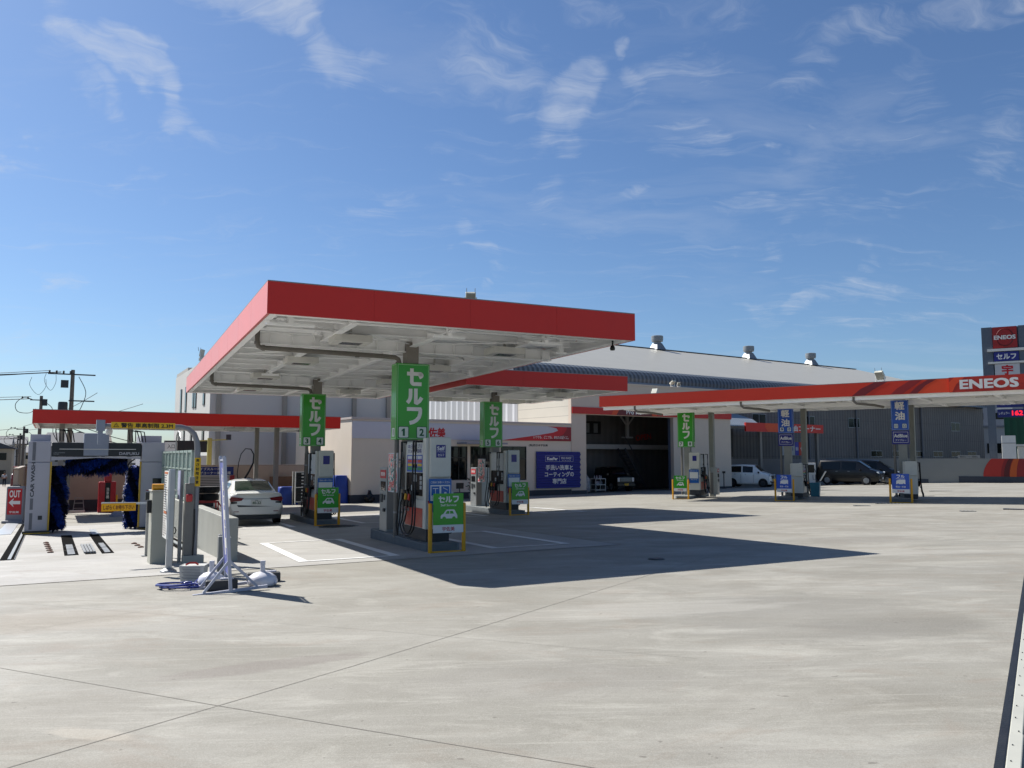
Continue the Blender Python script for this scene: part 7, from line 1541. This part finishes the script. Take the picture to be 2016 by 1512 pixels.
# walking person far down the street
px_, py_ = FW.xy(-4.0, 76)
pe = thing('person', 'distant person in a pale top and dark trousers walking on the side street', 'person', (px_, py_, gz(px_, py_)), FW.az)
def skin(name, pts, edges, radii, m, parent, root=0):
    me = bpy.data.meshes.new(name); me.from_pydata(pts, edges, []); me.materials.append(m); o = bpy.data.objects.new(name, me); COL.objects.link(o); o.parent = parent
    sk = o.modifiers.new('skin', 'SKIN'); 
    for k, r in enumerate(radii): me.skin_vertices[0].data[k].radius = (r, r)
    me.skin_vertices[0].data[root].use_root = True
    ss = o.modifiers.new('s', 'SUBSURF'); ss.levels = 1; ss.render_levels = 1; return o
P = [(0, 0, .92), (0, 0, 1.15), (0, 0, 1.36), (0, -.01, 1.47), (0, -.02, 1.57), (0, -.02, 1.66), (.10, 0, .86), (.12, -.12, .48), (.11, -.18, .07), (.11, -.28, .03), (-.10, 0, .86), (-.11, .05, .48), (-.11, .22, .10), (-.11, .14, .04), (.19, 0, 1.36), (.24, .05, 1.10), (.24, -.04, .86), (-.19, 0, 1.36), (-.24, -.05, 1.10), (-.24, -.12, .88)]
E_ = [(0, 1), (1, 2), (2, 3), (3, 4), (4, 5), (0, 6), (6, 7), (7, 8), (8, 9), (0, 10), (10, 11), (11, 12), (12, 13), (2, 14), (14, 15), (15, 16), (2, 17), (17, 18), (18, 19)]
Rr = [.13, .13, .14, .055, .09, .075, .09, .06, .045, .03, .09, .06, .045, .03, .06, .045, .035, .06, .045, .035]
skin('body', P, E_, Rr, mat('skin_tone', '#a8765a', .6, var=.05), pe)
skin('trousers', [(0, 0, .95), (.10, 0, .86), (.12, -.12, .48), (.11, -.18, .13), (-.10, 0, .86), (-.11, .05, .48), (-.11, .21, .16)], [(0, 1), (1, 2), (2, 3), (0, 4), (4, 5), (5, 6)], [.15, .11, .08, .065, .11, .08, .065], mat('trousers_navy', '#20242e', .8, var=.1), pe)
skin('shirt', [(0, 0, .98), (0, 0, 1.15), (0, 0, 1.37), (.19, 0, 1.36), (.235, .045, 1.12), (-.19, 0, 1.36), (-.235, -.045, 1.12)], [(0, 1), (1, 2), (2, 3), (3, 4), (2, 5), (5, 6)], [.15, .155, .16, .08, .06, .08, .06], mat('shirt_pale', '#b8bcc0', .8, var=.05), pe)
MB().lathe([(.098, 1.58), (.10, 1.66), (.08, 1.73), (.02, 1.76)], (0, -.015, 0), 12).build('hair', mat('hair_black', '#17130f', .7, var=.1), pe, smooth=True)

# utility poles and their wires
m_pole = mat('pole_concrete', '#6b655f', .8, var=.1); m_wire = mat('wire_dark', '#22262c', .6, var=0)
def upole(x, y, h, label, big=True, s=1.0, arms=True):
    z0 = gz(x, y); t = thing('utility_pole', label, 'utility pole', (x, y, z0), FW.az, 'poles along the side street')
    MB().tube([(0, 0, -.3), (0, 0, h)], [.19 * s, .13 * s], 12).build('pole', m_pole, t, smooth=True)
    if arms:
        for (z, a, b) in ((h - .35, -1.6, 1.5), (h - 2.3, -.2, 1.5)) if big else ((h - .4, -.9, .4),):
            mb = MB(); mb.bar((a * s, -.15, z), (b * s, -.15, z), .09); mb.build('crossarm', m_dark, t)
        n = 4 if big else 2; mb = MB()
        for k in range(n): xx = (-1.5 + .45 * k) * s; mb.lathe([(.05, h - .3), (.08, h - .25), (.05, h - .2), (.08, h - .15), (.04, h - .1)], (xx, -.15, 0), 8)
        mb.build('insulators', m_dark, t)
    if big:
        mb = MB(); mb.lathe([(.30, h - 3.3), (.32, h - 3.2), (.32, h - 2.5), (.28, h - 2.4)], (-.55, -.1, 0), 12); mb.build('transformer', m_dark, t, smooth=True)
        MB().box(-.75, -.25, -.3, .0, h - 1.35, h - .8).build('switch_box', m_dark, t)
        mb = MB(); mb.bar((-1.0, -.1, h - 3.5), (.7, -.1, h - 3.35), .1); mb.bar((-.7, -.1, h - 5.6), (.5, -.1, h - 5.6), .08); mb.build('bracket', m_dark, t)
        mb = MB(); rnd = random.Random(2)
        for k in range(2):
            a = -2.6 + .9 * k; b = a + rnd.uniform(.6, .9); zt = h - rnd.uniform(.3, .7); mb.tube(smooth_pts([(a, -.15, zt), (a - .1, -.15, zt - .6), ((a + b) / 2, -.1, zt - 1.25), (b, -.1, zt - .7), (b, -.1, zt - .1)]), .014, 5)
        mb.tube(smooth_pts([(.4, -.1, h - .5), (.9, -.1, h - 1.6), (.7, -.1, h - 2.6), (.3, 0, h - 3.6), (.1, 0, h - 4.5)]), .025, 5); mb.tube(smooth_pts([(-.9, -.1, h - 3.5), (-1.1, -.1, h - 4.6), (-.6, -.1, h - 5.6), (-.4, -.1, h - 6.4), (-.05, 0, h - 7.2)]), .025, 5)
        mb.build('jumper_cables', m_wire, t)
    elif arms:
        mb = MB(); mb.tube(smooth_pts([(-.6, -.15, h - .4), (-1.4, -.15, h - .2), (-2.0, -.15, h - .8), (-1.8, -.15, h - 1.5), (-.9, -.15, h - 1.6), (-.4, -.1, h - 1.2)]), .03, 5); mb.tube(smooth_pts([(.2, -.1, h - .5), (.9, -.1, h - 1.1), (.8, -.1, h - 2.0), (.3, -.1, h - 2.5)]), .03, 5)
        mb.build('jumper_cables', m_wire, t); MB().box(.1, .5, -.25, .1, h - .9, h - .3).build('switch_box', m_dark, t)
    return t
upole(-32.56, 60, 9.55, 'tallest utility pole with transformer, above the low left canopy'); upole(-43.5, 75, 9.0, 'second utility pole, left of the tallest, with a cable loop', False, 1.0)
upole(-65.9, 110, 7.6, 'small distant utility pole above the boundary wall end', False, 1.0); upole(-73.0, 121, 7.0, 'distant pole with brackets, second from the left', False, .9); upole(-88.5, 146, 7.4, 'farthest utility pole down the street', False, .9); upole(-84, 150, 11, 'slim far pole behind the street poles', False, .7)
def wires(name, label, runs, group='overhead wires at the left'):
    t = thing(name, label, 'wires', (0, 0, 0), 0, group); mb = MB()
    for (a, b, sag, r) in runs:
        A_, B_ = Vector(a), Vector(b); mb.tube([A_.lerp(B_, k / 14) + Vector((0, 0, -4 * sag * (k / 14) * (1 - k / 14))) for k in range(15)], r, 5)
    mb.build('cables', m_wire, t); return t
wires('overhead_wires', 'upper bundle of wires running left from the tallest pole', [((-34.0, 59.5, 8.0), (-72, 52, 8.6), 1.0, .022), ((-33.6, 59.6, 7.9), (-72, 52, 8.35), 1.1, .022), ((-33.2, 59.6, 7.9), (-72, 52, 8.3), .9, .04)])
wires('overhead_wires', 'lower wires running left from the second pole', [((-44.2, 74.6, 7.2), (-80, 66, 8.4), .8, .025), ((-44.2, 74.6, 7.0), (-80, 66, 8.2), .9, .035)])
wires('overhead_wires', 'thin wires crossing low over the far street', [((-66, 110, 5.2), (-40, 88, 7.4), .4, .03), ((-66, 110, 4.6), (-120, 130, 3.6), .5, .035), ((-66, 110, 5.6), (-120, 120, 3.2), .6, .03), ((-73, 121, 4.4), (-130, 121, 4.4), .3, .06), ((-73, 121, 3.4), (-130, 121, 3.6), .4, .04), ((-88, 146, 3.2), (-150, 146, 3.2), .5, .05), ((-88, 146, 1.8), (-150, 146, 2.0), .4, .05), ((-66, 110, 5.8), (-45, 88, 8.6), .4, .03)])
wires('overhead_wires', 'wires dropping behind the low canopy beside the gantry', [((-32.5, 60, 4.2), (-29, 72, 2.6), .5, .03), ((-32.5, 60, 3.8), (-25.5, 66, 2.2), .6, .03)])
# distant block of town that reads as one mass
rnd = random.Random(21)
for k, (x, y, w, d, h, lb) in enumerate(((-150, 215, 26, 12, 5, 'far grey roofs at the end of the street, left'), (-112, 190, 10, 10, 8.5, 'pale square block far behind the street poles'), (-124, 200, 9, 9, 4.5, 'low grey building far down the street'), (-96, 170, 8, 8, 4, 'small dark building at the bend of the street'))):
    house(Frame(x, y, 20), lb, w, d, h, 'flat' if k == 1 else 'side', (m_h2, m_h3, m_h1, m_h2)[k], m_r1, 'distant_building', 2, cols=3, cat='building')
